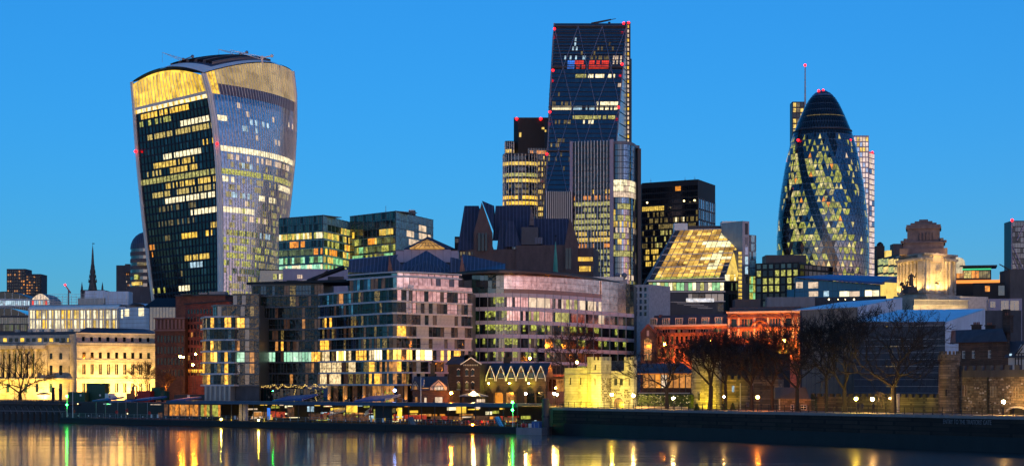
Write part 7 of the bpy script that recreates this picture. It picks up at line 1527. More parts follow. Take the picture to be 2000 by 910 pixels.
block('wall', sh, fh, 0, fh.L, -5, 0, GZ, fh.z(779), 'rubble'); mb = MB(); a, b2 = fh.pt(-.2, .4, fh.z(779)), fh.pt(fh.L + .2, .4, fh.z(779)); mb.hexa([a, b2, b2 + Vector((0, 6, 0)), a + Vector((0, 6, 0))], [a + Vector((.3, 2.6, 2.1)), b2 + Vector((-.2, 2.6, 2.1)), b2 + Vector((-.2, 3, 2.1)), a + Vector((.3, 3, 2.1))]); mb.build('roof', 'slate', sh)
for a, b2, y0, y1 in ((1545.5, 1551, 790, 799), (1565, 1575.5, 790, 799)): unit(fh, sh, 'window', fh.lx(a), .06, fh.z(y1), fh.lx(b2), .003, fh.z(y0), 'dark_glass'); [unit(fh, sh, 'window_frame', fh.lx(a) - .06, .1, z_, fh.lx(b2) + .06, .062, z_ + .07, 'white_metal') for z_ in (fh.z(y1) - .03, fh.z((y0 + y1) / 2), fh.z(y0) - .03)]; [unit(fh, sh, 'window_frame', x_ - .03, .11, fh.z(y1), x_ + .04, .063, fh.z(y0), 'white_metal') for x_ in (fh.lx(a), fh.lx((a + b2) / 2), fh.lx(b2))]
unit(fh, sh, 'gutter', -.2, .55, fh.z(779), fh.L + .2, .41, fh.z(778), 'dusk_stone'); unit(fh, sh, 'drainpipe', fh.lx(1523), .2, GZ, fh.lx(1524.5), .06, fh.z(779), 'ivory')
cf = FP(1584, 297, 1836, 276); cw_ = root('curtain_wall', 'long mossy rubble wall with low crenels under the mesh-screened scaffold', 'wall', cf.pt(cf.L / 2, 0, GZ)); plain('moss', (.05, .06, .02), .9, .4, 1.0); masonry('mossy_rubble', (.11, .105, .05), (.05, .05, .03), .7, .33, .5)
wall(cf, cw_, 'wall', 0, cf.L, GZ, cf.z(775), [(x_, cf.z(782, x_), x_ + .14, cf.z(777.5, x_)) for x_ in lin(1, cf.L - 1, 14)], 'mossy_rubble', .4)
crenels(cf, cw_, cf.z(775), .55, 'mossy_rubble', 20, .5); unit(cf, cw_, 'buttress', cf.lx(1750), .6, GZ, cf.lx(1757), .003, cf.z(768), 'clad_stone')
# right hand tower and gate wall
rt_ = root('round_tower', 'slim round stone tower with a crenellated top joining the gate wall', 'tower', (X(1853, 274), 276, GZ)); cx = X(1854, 276); rad = 1.72
mb = MB(); mb.lathe(cx, 276, [(rad + .12, GZ), (rad, GZ + 1.2), (rad - .02, Z(706, 274)), (rad + .1, Z(705, 274)), (rad + .1, Z(692, 274))], 18); mb.build('wall', 'rubble', rt_)
for k in range(8): a = math.pi + math.pi * (k + .5) / 8; mb = MB(); p = (cx + (rad - .1) * math.cos(a), 276 + (rad - .1) * math.sin(a)); mb.tube((p[0], p[1], Z(692, 274)), (p[0], p[1], Z(685, 274)), .2, .2, 5); mb.build('merlon', 'rubble', rt_)
for px in (1848, 1868): unit(FP(1840, 274.3, 1870, 274.3), rt_, 'arrow_slit', X(px - 1.3, 274.3) - X(1840, 274.3), .15 if px < 1860 else -.55, Z(773, 274), X(px + 1.3, 274.3) - X(1840, 274.3), -1, Z(760, 274), 'black')
gf = FP(1874, 275, 2030, 254); gw = root('gate_wall', 'brown rubble gate wall with lit pointed windows and a low water-gate arch', 'wall', gf.pt(gf.L / 2, 0, GZ))
hw = [(gf.lx(a), gf.z(y1, gf.lx(a)), gf.lx(b2), gf.z(y0, gf.lx(a))) for a, b2, y0, y1 in ((1879.5, 1883, 754, 772), (1885, 1888.5, 754, 772), (1936, 1939, 756, 773), (1942, 1945, 756, 773), (1979, 1983, 758, 775), (1984.5, 1988.5, 758, 775))]; ga = [(gf.lx(1968), GZ - .3, gf.lx(2008), GZ + 1.0)]
wall(gf, gw, 'wall', 0, gf.L, GZ - .5, gf.z(736), hw + ga, 'rubble', .5); windows(gf, gw, 'window', [(*h, 'lit_orange' if i not in (2, 3) else 'black') for i, h in enumerate(hw)], -.3, .08, 2); unit(gf, gw, 'gate_void', ga[0][0] + .02, -.42, GZ - .3, ga[0][2] - .02, -.5, GZ + 1.0, 'black')
c = (ga[0][0] + ga[0][2]) / 2; rr_ = (ga[0][2] - ga[0][0]) / 2
for i in range(9): a0, a1 = math.pi * i / 9, math.pi * (i + 1) / 9; mb = MB(); mb.tube(gf.pt(c - rr_ * math.cos(a0), .12, GZ + .55 + .75 * math.sin(a0)), gf.pt(c - rr_ * math.cos(a1), .12, GZ + .55 + .75 * math.sin(a1)), .17, .17, 4); mb.build('voussoir', 'clad_stone', gw)
for h in hw: 
    for s_ in (h[0] - .1, h[2]): unit(gf, gw, 'window_jamb', s_, .07, h[1] - .1, s_ + .1, .003, h[3] + .2, 'ashlar')
unit(gf, gw, 'parapet', 0, .12, gf.z(736) + .003, gf.L, -.6, gf.z(722), 'dark_concrete'); crenels(gf, gw, gf.z(722), .75, 'dark_concrete', 9); unit(gf, gw, 'drainpipe', gf.lx(1930), .25, GZ, gf.lx(1932), .08, gf.z(736), 'black')
for k in range(220):
    xx = random.uniform(.2, gf.L - .8); z_ = random.uniform(GZ + .2, gf.z(738)); 
    if any(h[0] - .8 < xx < h[2] + .3 and h[1] - .5 < z_ < h[3] + .5 for h in hw + ga) or z_ < GZ + 1.6 and xx > gf.lx(1960): continue
    unit(gf, gw, 'stone', xx, random.uniform(.02, .05), z_, xx + random.choice((.35, .5)), .003, z_ + random.choice((.2, .28)), random.choice(('rubble', 'clad_stone', 'brick_brown', 'rubble', 'ragstone')))
# houses behind the gate wall
bh = root('brick_house', 'dark brick house with white sash windows, dormers and clustered chimneys behind the gate wall', 'house', (X(1915, 308), 308, GZ)); fr = FP(1872, 312, 1969, 303); h_ = [(fr.lx(p) - .33, fr.z(699), fr.lx(p) + .33, fr.z(684)) for p in (1882, 1901, 1932.5)]
wall(fr, bh, 'wall', 0, fr.L, GZ, fr.z(668), h_, 'brick_brown', .25); windows(fr, bh, 'window', [(*h, 'blue_glass') for h in h_], -.12, .06, 3)
for h in h_:
    for z_ in (h[1], (h[1] + h[3]) / 2, h[3] - .08): unit(fr, bh, 'sash_bar', h[0], -.06, z_, h[2], -.11, z_ + .07, 'white_metal')
    for x_ in (h[0], (h[0] + h[2]) / 2 - .03, h[2] - .07): unit(fr, bh, 'sash_bar', x_, -.05, h[1], x_ + .07, -.115, h[3], 'white_metal')
mb = MB(); a, b2 = fr.pt(-.3, .4, fr.z(668)), fr.pt(fr.L + .2, .4, fr.z(668)); mb.hexa([a, b2, b2 + Vector((1, 8, 0)), a + Vector((1, 8, 0))], [a + Vector((.5, 2.2, 2.4)), b2 + Vector((-.3, 2.2, 2.4)), b2 + Vector((-.3, 5, 2.4)), a + Vector((.5, 5, 2.4))]); mb.build('roof', 'slate', bh)
for p in (1891, 1931.5): mb = MB(); fr.box(mb, fr.lx(p) - .55, -.2, fr.z(667), fr.lx(p) + .55, -1.8, fr.z(657)); dr = mb.build('dormer', 'brick_dark', bh); unit(fr, dr, 'window', fr.lx(p) - .4, -.14, fr.z(666), fr.lx(p) + .4, -.195, fr.z(659), 'mirror_glass'); [unit(fr, dr, 'window_frame', fr.lx(p) - .45, -.1, z_, fr.lx(p) + .45, -.135, z_ + .08, 'white_metal') for z_ in (fr.z(666.5), fr.z(662.6), fr.z(659))]
for p, y, n in ((1890, 628, 4), (1917, 630, 3), (1952, 612, 2)):
    x_ = fr.lx(p); mb = MB(); fr.box(mb, x_ - .75, -2, fr.z(650), x_ + .75, -3, fr.z(y + 6)); fr.box(mb, x_ - .9, -1.9, fr.z(y + 6), x_ + .9, -3.1, fr.z(y + 4)); cm = mb.build('chimney', 'brick_dark', bh)
    for q in range(n): pp_ = fr.pt(x_ - .55 + q * .38, -2.5, 0); mb = MB(); mb.lathe(pp_.x, pp_.y, [(.15, fr.z(y + 4)), (.11, fr.z(y - 1))], 8); mb.build('chimney_pot', 'terracotta', cm)
th = root('half_timbered_house', 'half-timbered white gable and dark roof at the edge of the view behind the gate wall', 'house', (X(1990, 300), 300, GZ)); fr = FP(1968, 303, 2022, 299)
block('wall', th, fr, 0, fr.L, -5, -.1, GZ, fr.z(698), 'render_white'); mb = MB(); x0, x1, xm = fr.lx(1984), fr.lx(2016), fr.lx(2000); q = [fr.pt(x0, .1, fr.z(712)), fr.pt(x1, .1, fr.z(712)), fr.pt(x1, .1, fr.z(692)), fr.pt(xm, .1, fr.z(672)), fr.pt(x0, .1, fr.z(692))]; b_ = [p + Vector((0, 3, 0)) for p in q]; mb.add(q + b_, [(0, 1, 2, 3, 4), (9, 8, 7, 6, 5)] + [(i, i + 5, (i + 1) % 5 + 5, (i + 1) % 5) for i in range(5)]); mb.build('gable', 'render_white', th)
for a in ((1984, 712, 1984, 690), (1990, 712, 1990, 690), (1996, 712, 1996, 690), (1984, 700, 2010, 700), (1984, 690, 2010, 690), (1983, 693, 2000, 671), (1990, 690, 1998, 680)): mb = MB(); mb.tube(fr.pt(fr.lx(a[0]), .15, fr.z(a[1])), fr.pt(fr.lx(a[2]), .15, fr.z(a[3])), .1, .1, 4); mb.build('timber', 'wood_dark', th)
mb = MB(); a, b2 = fr.pt(-.3, .3, fr.z(698)), fr.pt(fr.L, .3, fr.z(698)); mb.hexa([a, b2, b2 + Vector((0, 7, 0)), a + Vector((0, 7, 0))], [a + Vector((.8, 2.4, 3)), b2 + Vector((0, 2.4, 3)), b2 + Vector((0, 4, 3)), a + Vector((.8, 4, 3))]); mb.build('roof', 'slate', th); unit(fr, th, 'window', fr.lx(1972), .1, fr.z(698), fr.lx(1976), -.095, fr.z(690), 'lit_cool')
block('chimney', th, FP(1958, 307, 1969, 306), 0, 1, -1, 0, GZ, Z(604, 307), 'brick_dark')
# ================================================================ pier
random.seed(11)
pf = FP(118, 434, 1060, 337); PL = pf.L; DZ = 1.5
pon = root('river_pier', 'long low floating pier with a dark flat roof, blue canopies and glowing kiosks', 'pier', pf.pt(PL / 2, -6, 0))
def pz(py, px): x = pf.lx(px); return Z(py, pf.pt(x, -2, 0).y)
mb = MB(); pf.box(mb, 0, -14, -.6, PL, 0, DZ); mb.build('pontoon', 'wood_dark', pon)
for k in range(11): unit(pf, pon, 'hull_plate', k * PL / 11 + .05, .12, .15, (k + 1) * PL / 11 - .05, .004, DZ - .25, 'black')
unit(pf, pon, 'rubbing_strake', 0, .3, DZ - .24, PL, .004, DZ - .05, 'dark_metal')
# railing posts, rails and the little white notices
for k in range(66): x = .3 + k * (PL - .6) / 65; unit(pf, pon, 'rail_post', x, -.25, DZ + .003, x + .07, -.33, DZ + 1.15, 'steel')
for z_ in (.4, .75, 1.12): unit(pf, pon, 'handrail', 0, -.26, DZ + z_, PL, -.31, DZ + z_ + .04, 'steel')
for px in (131, 151, 171, 192, 213, 235, 244, 277, 293, 305, 322, 344, 368, 390, 403, 456, 462, 488, 521, 538, 565, 618, 645, 673, 701, 722, 730, 745, 780, 840, 868, 900, 950, 985):
    x = pf.lx(px); big = px in (293, 305, 456, 521, 722, 745); w = .55 if big else .2; unit(pf, pon, 'notice', x, -.2, DZ + .35, x + w, -.245, DZ + (1.2 if big else .75), 'white_metal')
# roof on posts
xr0, xr1 = pf.lx(318), pf.lx(1004); ZR = 5.6
for a, b2 in ((xr0, pf.lx(560)), (pf.lx(560) + .02, pf.lx(735)), (pf.lx(735) + .02, pf.lx(880)), (pf.lx(880) + .02, xr1)): unit(pf, pon, 'roof_plate', a, -1.2, ZR, b2, -12, ZR + .42, 'blue_steel') if 'blue_steel' in MATS else None
plain('blue_steel', (.045, .085, .16), .35, .25, metal=.2)
nseg = 12
for k in range(nseg): a, b2 = xr0 + (xr1 - xr0) * k / nseg, xr0 + (xr1 - xr0) * (k + 1) / nseg - .03; unit(pf, pon, 'roof_plate', a, -1.2, ZR, b2, -12, ZR + .42, 'blue_steel')
unit(pf, pon, 'fascia', xr0, -1.05, ZR - .25, xr1, -1.19, ZR + .5, 'blue_steel')
for k in range(30): x = xr0 + .4 + k * (xr1 - xr0 - .8) / 29; unit(pf, pon, 'roof_post', x, -1.5, DZ + .003, x + .14, -1.64, ZR - .003, 'dark_metal')
def canopy(pa, pb, y, rise=.8):
    xa, xb = pf.lx(pa), pf.lx(pb); z_ = pz(y, pa); mb = MB(); mb.hexa([pf.pt(xa, -.9, z_), pf.pt(xb, -.9, z_ + .2), pf.pt(xb, -6, z_ + rise), pf.pt(xa, -6, z_ + rise * .7)], [pf.pt(xa, -.9, z_ + .25), pf.pt(xb, -.9, z_ + .7), pf.pt(xb, -6, z_ + rise + .4), pf.pt(xa, -6, z_ + rise * .7 + .3)]); mb.build('canopy', 'blue_roof', pon)
canopy(174, 206, 783); canopy(207, 252, 785, .4); canopy(254, 289, 782); canopy(327, 356, 783); canopy(526, 584, 783, 1.3); canopy(686, 746, 784, 1.3)
for px in (178, 196, 220, 236, 258, 278): x = pf.lx(px); unit(pf, pon, 'canopy_post', x, -1.5, DZ + .003, x + .12, -1.62, pz(785, px), 'steel')
# what stands under the roof: glass room, kiosks, seats, stairs
def inside(pa, pb, z0, z1, m, o=-4, name='lit_panel'): unit(pf, pon, name, pf.lx(pa), o, DZ + z0, pf.lx(pb), o - .15, DZ + z1, m)
lit('pier_orange', (.9, .30, .03), 1.0, .85, 1.2, hot=(1, .6, .15)); lit('pier_lime', (.55, .55, .08), .9, .9, 1.2, hot=(.9, .9, .4)); lit('pier_dim', (.12, .045, .015), 1.0, .9, 1.2, hot=(.7, .35, .12))
for k in range(18): a = 317 + k * 5.6; inside(a, a + 5.2, .9, 3.6, random.choice(('pier_orange', 'pier_orange', 'lit_room')) if k < 9 else random.choice(('pier_lime', 'pier_dim', 'pier_lime', 'pier_orange')), -2.2)
for a, b2, z0, z1, m in ((425, 440, 0, .9, 'pier_dim'), (462, 478, .8, 2.0, 'lit_room'), (480, 492, .6, 2.1, 'pier_dim'), (495, 500, .4, 3.0, 'lit_blue'), (505, 531, .9, 2.2, 'pier_red'), (494, 500, .3, 1.5, 'lit_gold'), (536, 548, 1, 3.4, 'pier_dim'), (573, 585, 2.3, 3.5, 'lit_cool'), (575, 610, .5, 1.9, 'pier_dim'), (650, 672, 2.3, 3.8, 'lit_gold'), (655, 680, .5, 2.2, 'lit_room'), (613, 690, .4, 1.9, 'pier_dim'), (695, 702, .6, 3.0, 'pier_lime'), (735, 742, 2.3, 3.2, 'lit_dim'), (744, 752, .9, 3.4, 'lit_gold'), (738, 744, .9, 2.0, 'pier_red'), (755, 800, .9, 1.9, 'pier_red'), (832, 843, 1.0, 1.8, 'pier_red'), (863, 882, 2.4, 3.9, 'lit_gold'), (805, 860, 1.0, 1.7, 'pier_dim'), (885, 950, 1.0, 1.9, 'pier_dim'), (941, 948, 1.0, 1.9, 'pier_red'), (950, 976, 1, 1.7, 'pier_dim'), (948, 956, 3.3, 3.6, 'lit_gold'), (480, 493, 3.6, 3.75, 'lit_gold'), (503, 512, 3.6, 3.75, 'lit_gold'), (520, 527, 3.6, 3.8, 'lit_pale'), (580, 590, 3.6, 3.8, 'lit_gold'), (172, 186, 3.4, 3.6, 'lit_cool'), (258, 278, 3.4, 3.55, 'lit_pale'), (305, 322, 3.7, 3.95, 'lit_pale'), (272, 279, .3, 1.5, 'pier_dim'), (285, 292, .8, 3.6, 'pier_dim')):
    if m == 'pier_red' and m not in MATS: lit('pier_red', (.5, .04, .01), 1.0, .85, 1.4, hot=(1, .3, .05))
    inside(a, b2, z0, z1, m, -4 - random.uniform(0, 2))
inside(318, 420, 3.62, 3.9, 'dark_metal', -2.1, 'lintel'); inside(445, 462, 0, 3.9, 'lilac_panel', -3.5, 'service_box'); inside(702, 735, 0, 3.9, 'dark_metal', -5, 'service_box'); inside(318, 1000, -.0, .004 + 3.9, 'black', -11.5, 'rear_screen')
for (pa, pb) in ((614, 650), (684, 698)):
    for q in range(7): x0, x1 = pf.lx(pa), pf.lx(pb); mb = MB(); mb.tube(pf.pt(x0, -4.5 - q * .05, DZ + 1.4 + q * .18), pf.pt(x1, -4.5 - q * .05, DZ + 2.6 + q * .18), .06, .06, 4); mb.build('stair_rail', 'white_metal', pon)
for k in range(40): px = 612 + k * 9.3; x = pf.lx(px); unit(pf, pon, 'seat_frame', x, -3, DZ + .003, x + .06, -3.1, DZ + random.uniform(.7, 1.1), 'orange_metal')
for k in range(34): px = 760 + k * 6.4; x = pf.lx(px); unit(pf, pon, 'seat_back', x, -3.2, DZ + .45, x + .45, -3.3, DZ + 1.05, random.choice(('red_paint', 'terracotta', 'wood_dark')))
for px, y in ((145, 803), (228, 804), (248, 801), (292, 806), (550, 812), (628, 812), (723, 803)):
    p = P(px, y, pf.pt(pf.lx(px), -1.2, 0).y); o = root('life_ring', {145: 'red life ring beside the flagpole on the pier', 228: 'tall red lifebuoy case on the open pier deck', 248: 'round red lifebuoy on the open pier deck', 292: 'red lifebuoy by the end of the orange glass room', 550: 'red lifebuoy left of the two stairways under the pier roof', 628: 'red lifebuoy at the foot of the longer white stair on the pier', 723: 'red lifebuoy on the dark service box of the pier'}[px], 'life ring', p, 'red life rings along the pier')
    mb = MB(); n = 12; c_ = Vector((0, 0, 0))
    for i in range(n): a0, a1 = 2*math.pi*i/n, 2*math.pi*(i+1)/n; mb.tube(p + pf.u * (.32*math.cos(a0)) + Vector((0, 0, .32*math.sin(a0))), p + pf.u * (.32*math.cos(a1)) + Vector((0, 0, .32*math.sin(a1))), .13, .13, 5)
    mb.build('ring', 'red_paint', o); mb = MB(); mb.tube(p + Vector((0, .2, -.6)), p + Vector((0, .2, .5)), .06, .06, 4); mb.build('holder', 'red_paint', o)
gl_names = ['lit_gold', 'pier_orange', 'lit_pale', 'lit_white', 'pier_red', 'lit_room', 'pier_lime', 'lit_cool']  # scattered small glows added as glints in the dark under the roof
for k in range(110):
    px = random.choice((random.uniform(440, 1000), random.uniform(560, 760))); x = pf.lx(px); w = random.uniform(.08, .45); z_ = DZ + random.choice((random.uniform(.2, 1.6), random.uniform(.2, 3.6))); unit(pf, pon, 'added_glint', x, -4.5 - random.uniform(0, 4), z_, x + w, -9, z_ + random.uniform(.08, .7), random.choice(gl_names))
for k in range(60): x = xr0 + 1 + k * (xr1 - xr0 - 2) / 59; unit(pf, pon, 'ceiling_lamp', x, -3, ZR - .12, x + .25, -3.3, ZR - .03, 'lamp_soft' if k % 3 == 0 else 'dark_metal')
# folded parasols / masts at the right end
for px, lab in ((808, 'grey tilted gangway winch with cables near the middle of the pier deck'), (978, 'blue-white wrapped winch leaning at the right end of the pier deck')):
    p = P(px, 833, pf.pt(pf.lx(px), -1, 0).y); r = root('deck_winch', lab, 'winch', p); mb = MB(); mb.tube(p, p + pf.u * -1.2 + Vector((0, 0, 1.9)), .35, .5, 7); mb.tube(p + pf.u * .8, p + pf.u * -.6 + Vector((0, 0, 2.0)), .25, .4, 6); mb.build('drum_body', 'mirror_glass' if px > 900 else 'grey_metal', r); mb = MB(); mb.tube(p + pf.u * -.7, p + pf.u * 1.3, .2, .2, 6); mb.build('base', 'dark_metal', r)
# mooring pile, barge
p = P(1066, 848, 336); mp_ = root('mooring_pile', 'thick dark mooring pile standing at the right end of the pier', 'pile', (p.x, p.y, 0)); mb = MB(); mb.lathe(p.x, 337, [(.72, -1), (.72, Z(779, 336)), (.5, Z(777.5, 336))], 14); mb.build('pile', 'dark_concrete', mp_); mb = MB(); mb.lathe(p.x, 337, [(.8, Z(815, 336)), (.8, Z(811, 336))], 14); mb.build('collar', 'dark_metal', mp_)
wk = root('work_barge', 'small grey work barge carrying a red bundle and drums beside the mooring pile', 'barge', (X(1033, 335), 335, 0)); fr = FP(1008, 335.5, 1058, 333.5); mb = MB(); fr.box(mb, 0, -4, -.4, fr.L, 0, 1.4); mb.build('hull', 'grey_metal', wk)
for k in range(6): unit(fr, wk, 'rail_post', .2 + k * .9, -.1, 1.403, .27 + k * .9, -.18, 2.3, 'steel')
mb = MB(); mb.ball(fr.pt(1.1, -.8, 1.9), .5); mb.ball(fr.pt(1.7, -.8, 1.8), .42); mb.build('red_bundle', 'red_paint', wk); mb = MB(); mb.lathe(fr.pt(2.6, -1, 0).x, fr.pt(2.6, -1, 0).y, [(.35, 1.403), (.35, 2.2)], 10); mb.build('drum', 'white_metal', wk); mb = MB(); fr.box(mb, 3.0, -2.2, 1.403, 4.6, -.8, 2.6); mb.build('engine_box', 'blue_roof', wk)
# signal lights
def signal(px, y0, y1, yb, Yk, lab):
    b = P(px, yb, Yk); r = root('signal_post', lab, 'signal light', b, 'green river signal posts'); mb = MB(); mb.tube(b, P(px, y0, Yk), .09, .07, 6); mb.build('post', 'white_metal', r)
    for y in (y0, y1): mb = MB(); mb.ball(P(px - .5, y, Yk - .3), .24); mb.build('green_lamp', 'lamp_green', r)
signal(131, 773, 790, 814, 430, 'thin white post with two green lamps at the left end of the pier')
signal(1001.5, 785, 800, 833, 341, 'post with two green lamps at the right end of the pier roof')
r = root('signal_post', 'single faint green lamp on a pole before the dark glass apartments', 'signal light', P(533, 790, 400), 'green river signal posts'); mb = MB(); mb.tube(P(533, 795, 400), P(533, 764, 400), .06, .06, 5); mb.build('post', 'dark_metal', r); mb = MB(); mb.ball(P(533, 763, 399.7), .13); mb.build('green_lamp', 'lamp_green', r)
def flagpole(px, y0, yb, Yk, lab, flag=None):
    b = P(px, yb, Yk); r = root('flagpole', lab, 'flagpole', b); mb = MB(); mb.tube(b, P(px, y0, Yk), .1, .06, 6); mb.build('pole', 'white_metal', r)
    if flag: mb = MB(); mb.grid([[P(px + 1 + 6 * u_, y0 + 2 + 16 * v_ + 2 * u_, Yk + .15 * math.sin(u_ * 6 + v_ * 2)) for u_ in lin(0, 1, 5)] for v_ in lin(0, 1, 5)]); mb.build('flag', flag, r)
flagpole(142, 762, 815, 429, 'bare white flagpole at the left end of the pier'); flagpole(822, 734, 790, 372, 'white flagpole with a hanging blue flag before the half-timbered house', 'blue_roof')
# blue-lit arched canopy before the apartments
b_ = P(771, 775, 385); r = root('arched_canopy', 'curved dark canopy with a bright blue lamp before the apartments', 'canopy', b_); mb = MB(); mb.grid([[P(675 + 120 * t, 782 - 14 * math.sin(math.pi * t) , 388) + Vector((0, dy, 0)) for t in lin(0, 1, 12)] for dy in (-1.5, 4)]); mb.build('roof', 'blue_roof', r); mb = MB(); mb.ball(P(771, 762, 385), .33); mb.build('blue_lamp', 'lamp_blue', r); mb = MB(); mb.tube(P(771, 764, 385), P(771, 790, 385), .08, .08, 5); mb.build('post', 'dark_metal', r)
for k in range(9): mb = MB(); p0 = P(682 + 13 * k, 781 - 14 * math.sin(math.pi * (7 + 13 * k) / 120), 387); mb.tube(Vector((p0.x, p0.y, GZ)), p0, .07, .07, 4); mb.build('post', 'steel', r)
# ---- old timber jetty at the far left
jt = root('timber_jetty', 'dark old timber jetty with slanting braces below the customs building', 'jetty', (X(60, 440), 440, 0)); fr = FP(-20, 452, 128, 440)
unit(fr, jt, 'deck', 0, 0, 4.4, fr.L, -6, 4.8, 'wood_dark'); unit(fr, jt, 'waling', 0, .2, 2.8, fr.L, .003, 3.1, 'dusk_stone')
for k in range(13):
    x = .4 + k * (fr.L - .8) / 12; unit(fr, jt, 'pile', x, .1, -1, x + .35, -.25, 4.39, 'wood_dark'); mb = MB(); mb.tube(fr.pt(x + .2, .15, 3.9), fr.pt(x + 1.1, .15, 2.2), .12, .12, 4); mb.build('brace', 'dusk_stone', jt)
for k in range(16): x = 6 + k * 1.0; unit(fr, jt, 'baluster', x, -.3, 4.803, x + .12, -.42, 5.9, 'bronze')
unit(fr, jt, 'handrail', 0, -.28, 5.9, fr.L, -.44, 6.0, 'bronze')
# ---- building site on the quay
for a, b2, y0, y1, Yk, lab in ((133, 166, 765, 781, 470, 'low dark green site cabin at the left of the quay'), (168.5, 205, 748, 778, 473, 'tall dark green stacked site cabin on the quay before the customs building')):
    fr = FP(a, Yk, b2, Yk - 1); r = root('site_cabin', lab, 'site cabin', fr.pt(fr.L / 2, 0, GZ)); mb = MB(); fr.box(mb, 0, -2.5, GZ, fr.L, 0, fr.z(y0)); mb.build('body', 'green_paint', r)
    for k in range(int(fr.L / .5)): unit(fr, r, 'cladding_rib', .1 + k * .5, .05, GZ + .1, .3 + k * .5, .003, fr.z(y0) - .1, 'green_paint')
    unit(fr, r, 'sign', fr.L * .7, .09, GZ + 1.5, fr.L * .7 + .5, .06, GZ + 2, 'white_metal')
eb = P(258, 782, 470); ex = root('excavator', 'dark excavator with folded arm on the quay before the customs building', 'excavator', eb); mb = MB(); mb.box(eb.x - 1.6, 468.5, GZ, eb.x + 1.4, 470.5, GZ + .8); mb.build('tracks', 'black', ex); mb = MB(); mb.box(eb.x - 1.3, 468.8, GZ + .81, eb.x + .8, 470.2, GZ + 2.3); mb.box(eb.x - .2, 468.7, GZ + 2.3, eb.x + .8, 470, GZ + 3.1); mb.build('cab', 'orange_metal', ex)
mb = MB(); a, b2, c, d = P(257, 768, 469), P(262, 752, 469), P(267.5, 754, 469), P(266, 776, 469); mb.tube(a, b2, .3, .25, 5); mb.tube(b2, c, .25, .22, 5); mb.tube(c, d, .22, .18, 5); mb.ball(d, .45); mb.build('arm', 'dark_metal', ex)
for a, b2, y0, m, lab, nm, ct_ in ((205, 216, 768, 'white_metal', 'small white van between the green cabin and the red site hoarding', 'van', 'van'), (268, 293, 763, 'red_paint', 'red-brown site container under the small amber-lit tree', 'container', 'container'), (296, 322, 756, 'green_paint', 'dark skip lorry with a covered load on the quay', 'lorry', 'lorry'), (340, 400, 770, 'dark_metal', 'long dark site cabin with one small sign before the red brick office', 'site_cabin', 'site cabin')):
    fr = FP(a, 462, b2, 460); r = root(nm, lab, ct_, fr.pt(fr.L / 2, 0, GZ)); z1 = fr.z(y0)
    if nm in ('van', 'lorry'):
        mb = MB(); fr.box(mb, 0, -2, GZ + .5, fr.L * .62, 0, z1); mb.build('body', m, r); mb = MB(); fr.box(mb, fr.L * .63, -1.95, GZ + .5, fr.L, -.05, GZ + (z1 - GZ) * .75); mb.build('cab', m, r); unit(fr, r, 'windscreen', fr.L * .7, .0, GZ + 1.2, fr.L * .92, -.045, GZ + (z1 - GZ) * .7, 'dark_glass')
        for q in (.2, .8): mb = MB(); mb.tube(fr.pt(fr.L * q, .05, GZ + .42), fr.pt(fr.L * q, -.3, GZ + .42), .42, .42, 12); mb.build('wheel', 'black', r)
    else:
        mb = MB(); fr.box(mb, 0, -2.4, GZ, fr.L, 0, z1); mb.build('body', m, r)
        for k in range(int(fr.L / .6)): unit(fr, r, 'rib', .1 + k * .6, .05, GZ + .1, .35 + k * .6, .003, z1 - .1, m)
        if nm == 'site_cabin': unit(fr, r, 'sign', fr.lx(366), .1, GZ + 1.2, fr.lx(371), .06, GZ + 1.9, 'white_metal')
b_ = P(85, 785, 470); r = root('parasol', 'wide dark parasol on the quay at the foot of the big left tree', 'parasol', b_); mb = MB(); mb.lathe(b_.x, 470, [(2.2, Z(770, 470)), (1.1, Z(767, 470)), (.05, Z(765.5, 470))], 8); mb.build('canopy', 'black', r); mb = MB(); mb.tube((b_.x, 470, GZ), (b_.x, 470, Z(767, 470)), .06, .06, 5); mb.build('pole', 'steel', r)
for px, y in ((104, 757), (118, 760)): b_ = P(px, 785, 476); r = root('gate_pier', 'dark brick gate pier before the brightest flood of the customs building, the %s one' % ('taller left' if px == 104 else 'shorter right'), 'gate pier', b_); mb = MB(); mb.box(b_.x - .35, 475.6, GZ, b_.x + .35, 476.4, Z(y, 476)); mb.build('shaft', 'brick_dark', r); mb = MB(); mb.box(b_.x - .45, 475.5, Z(y, 476) + .002, b_.x + .45, 476.5, Z(y, 476) + .2); mb.build('cap', 'dusk_stone', r)

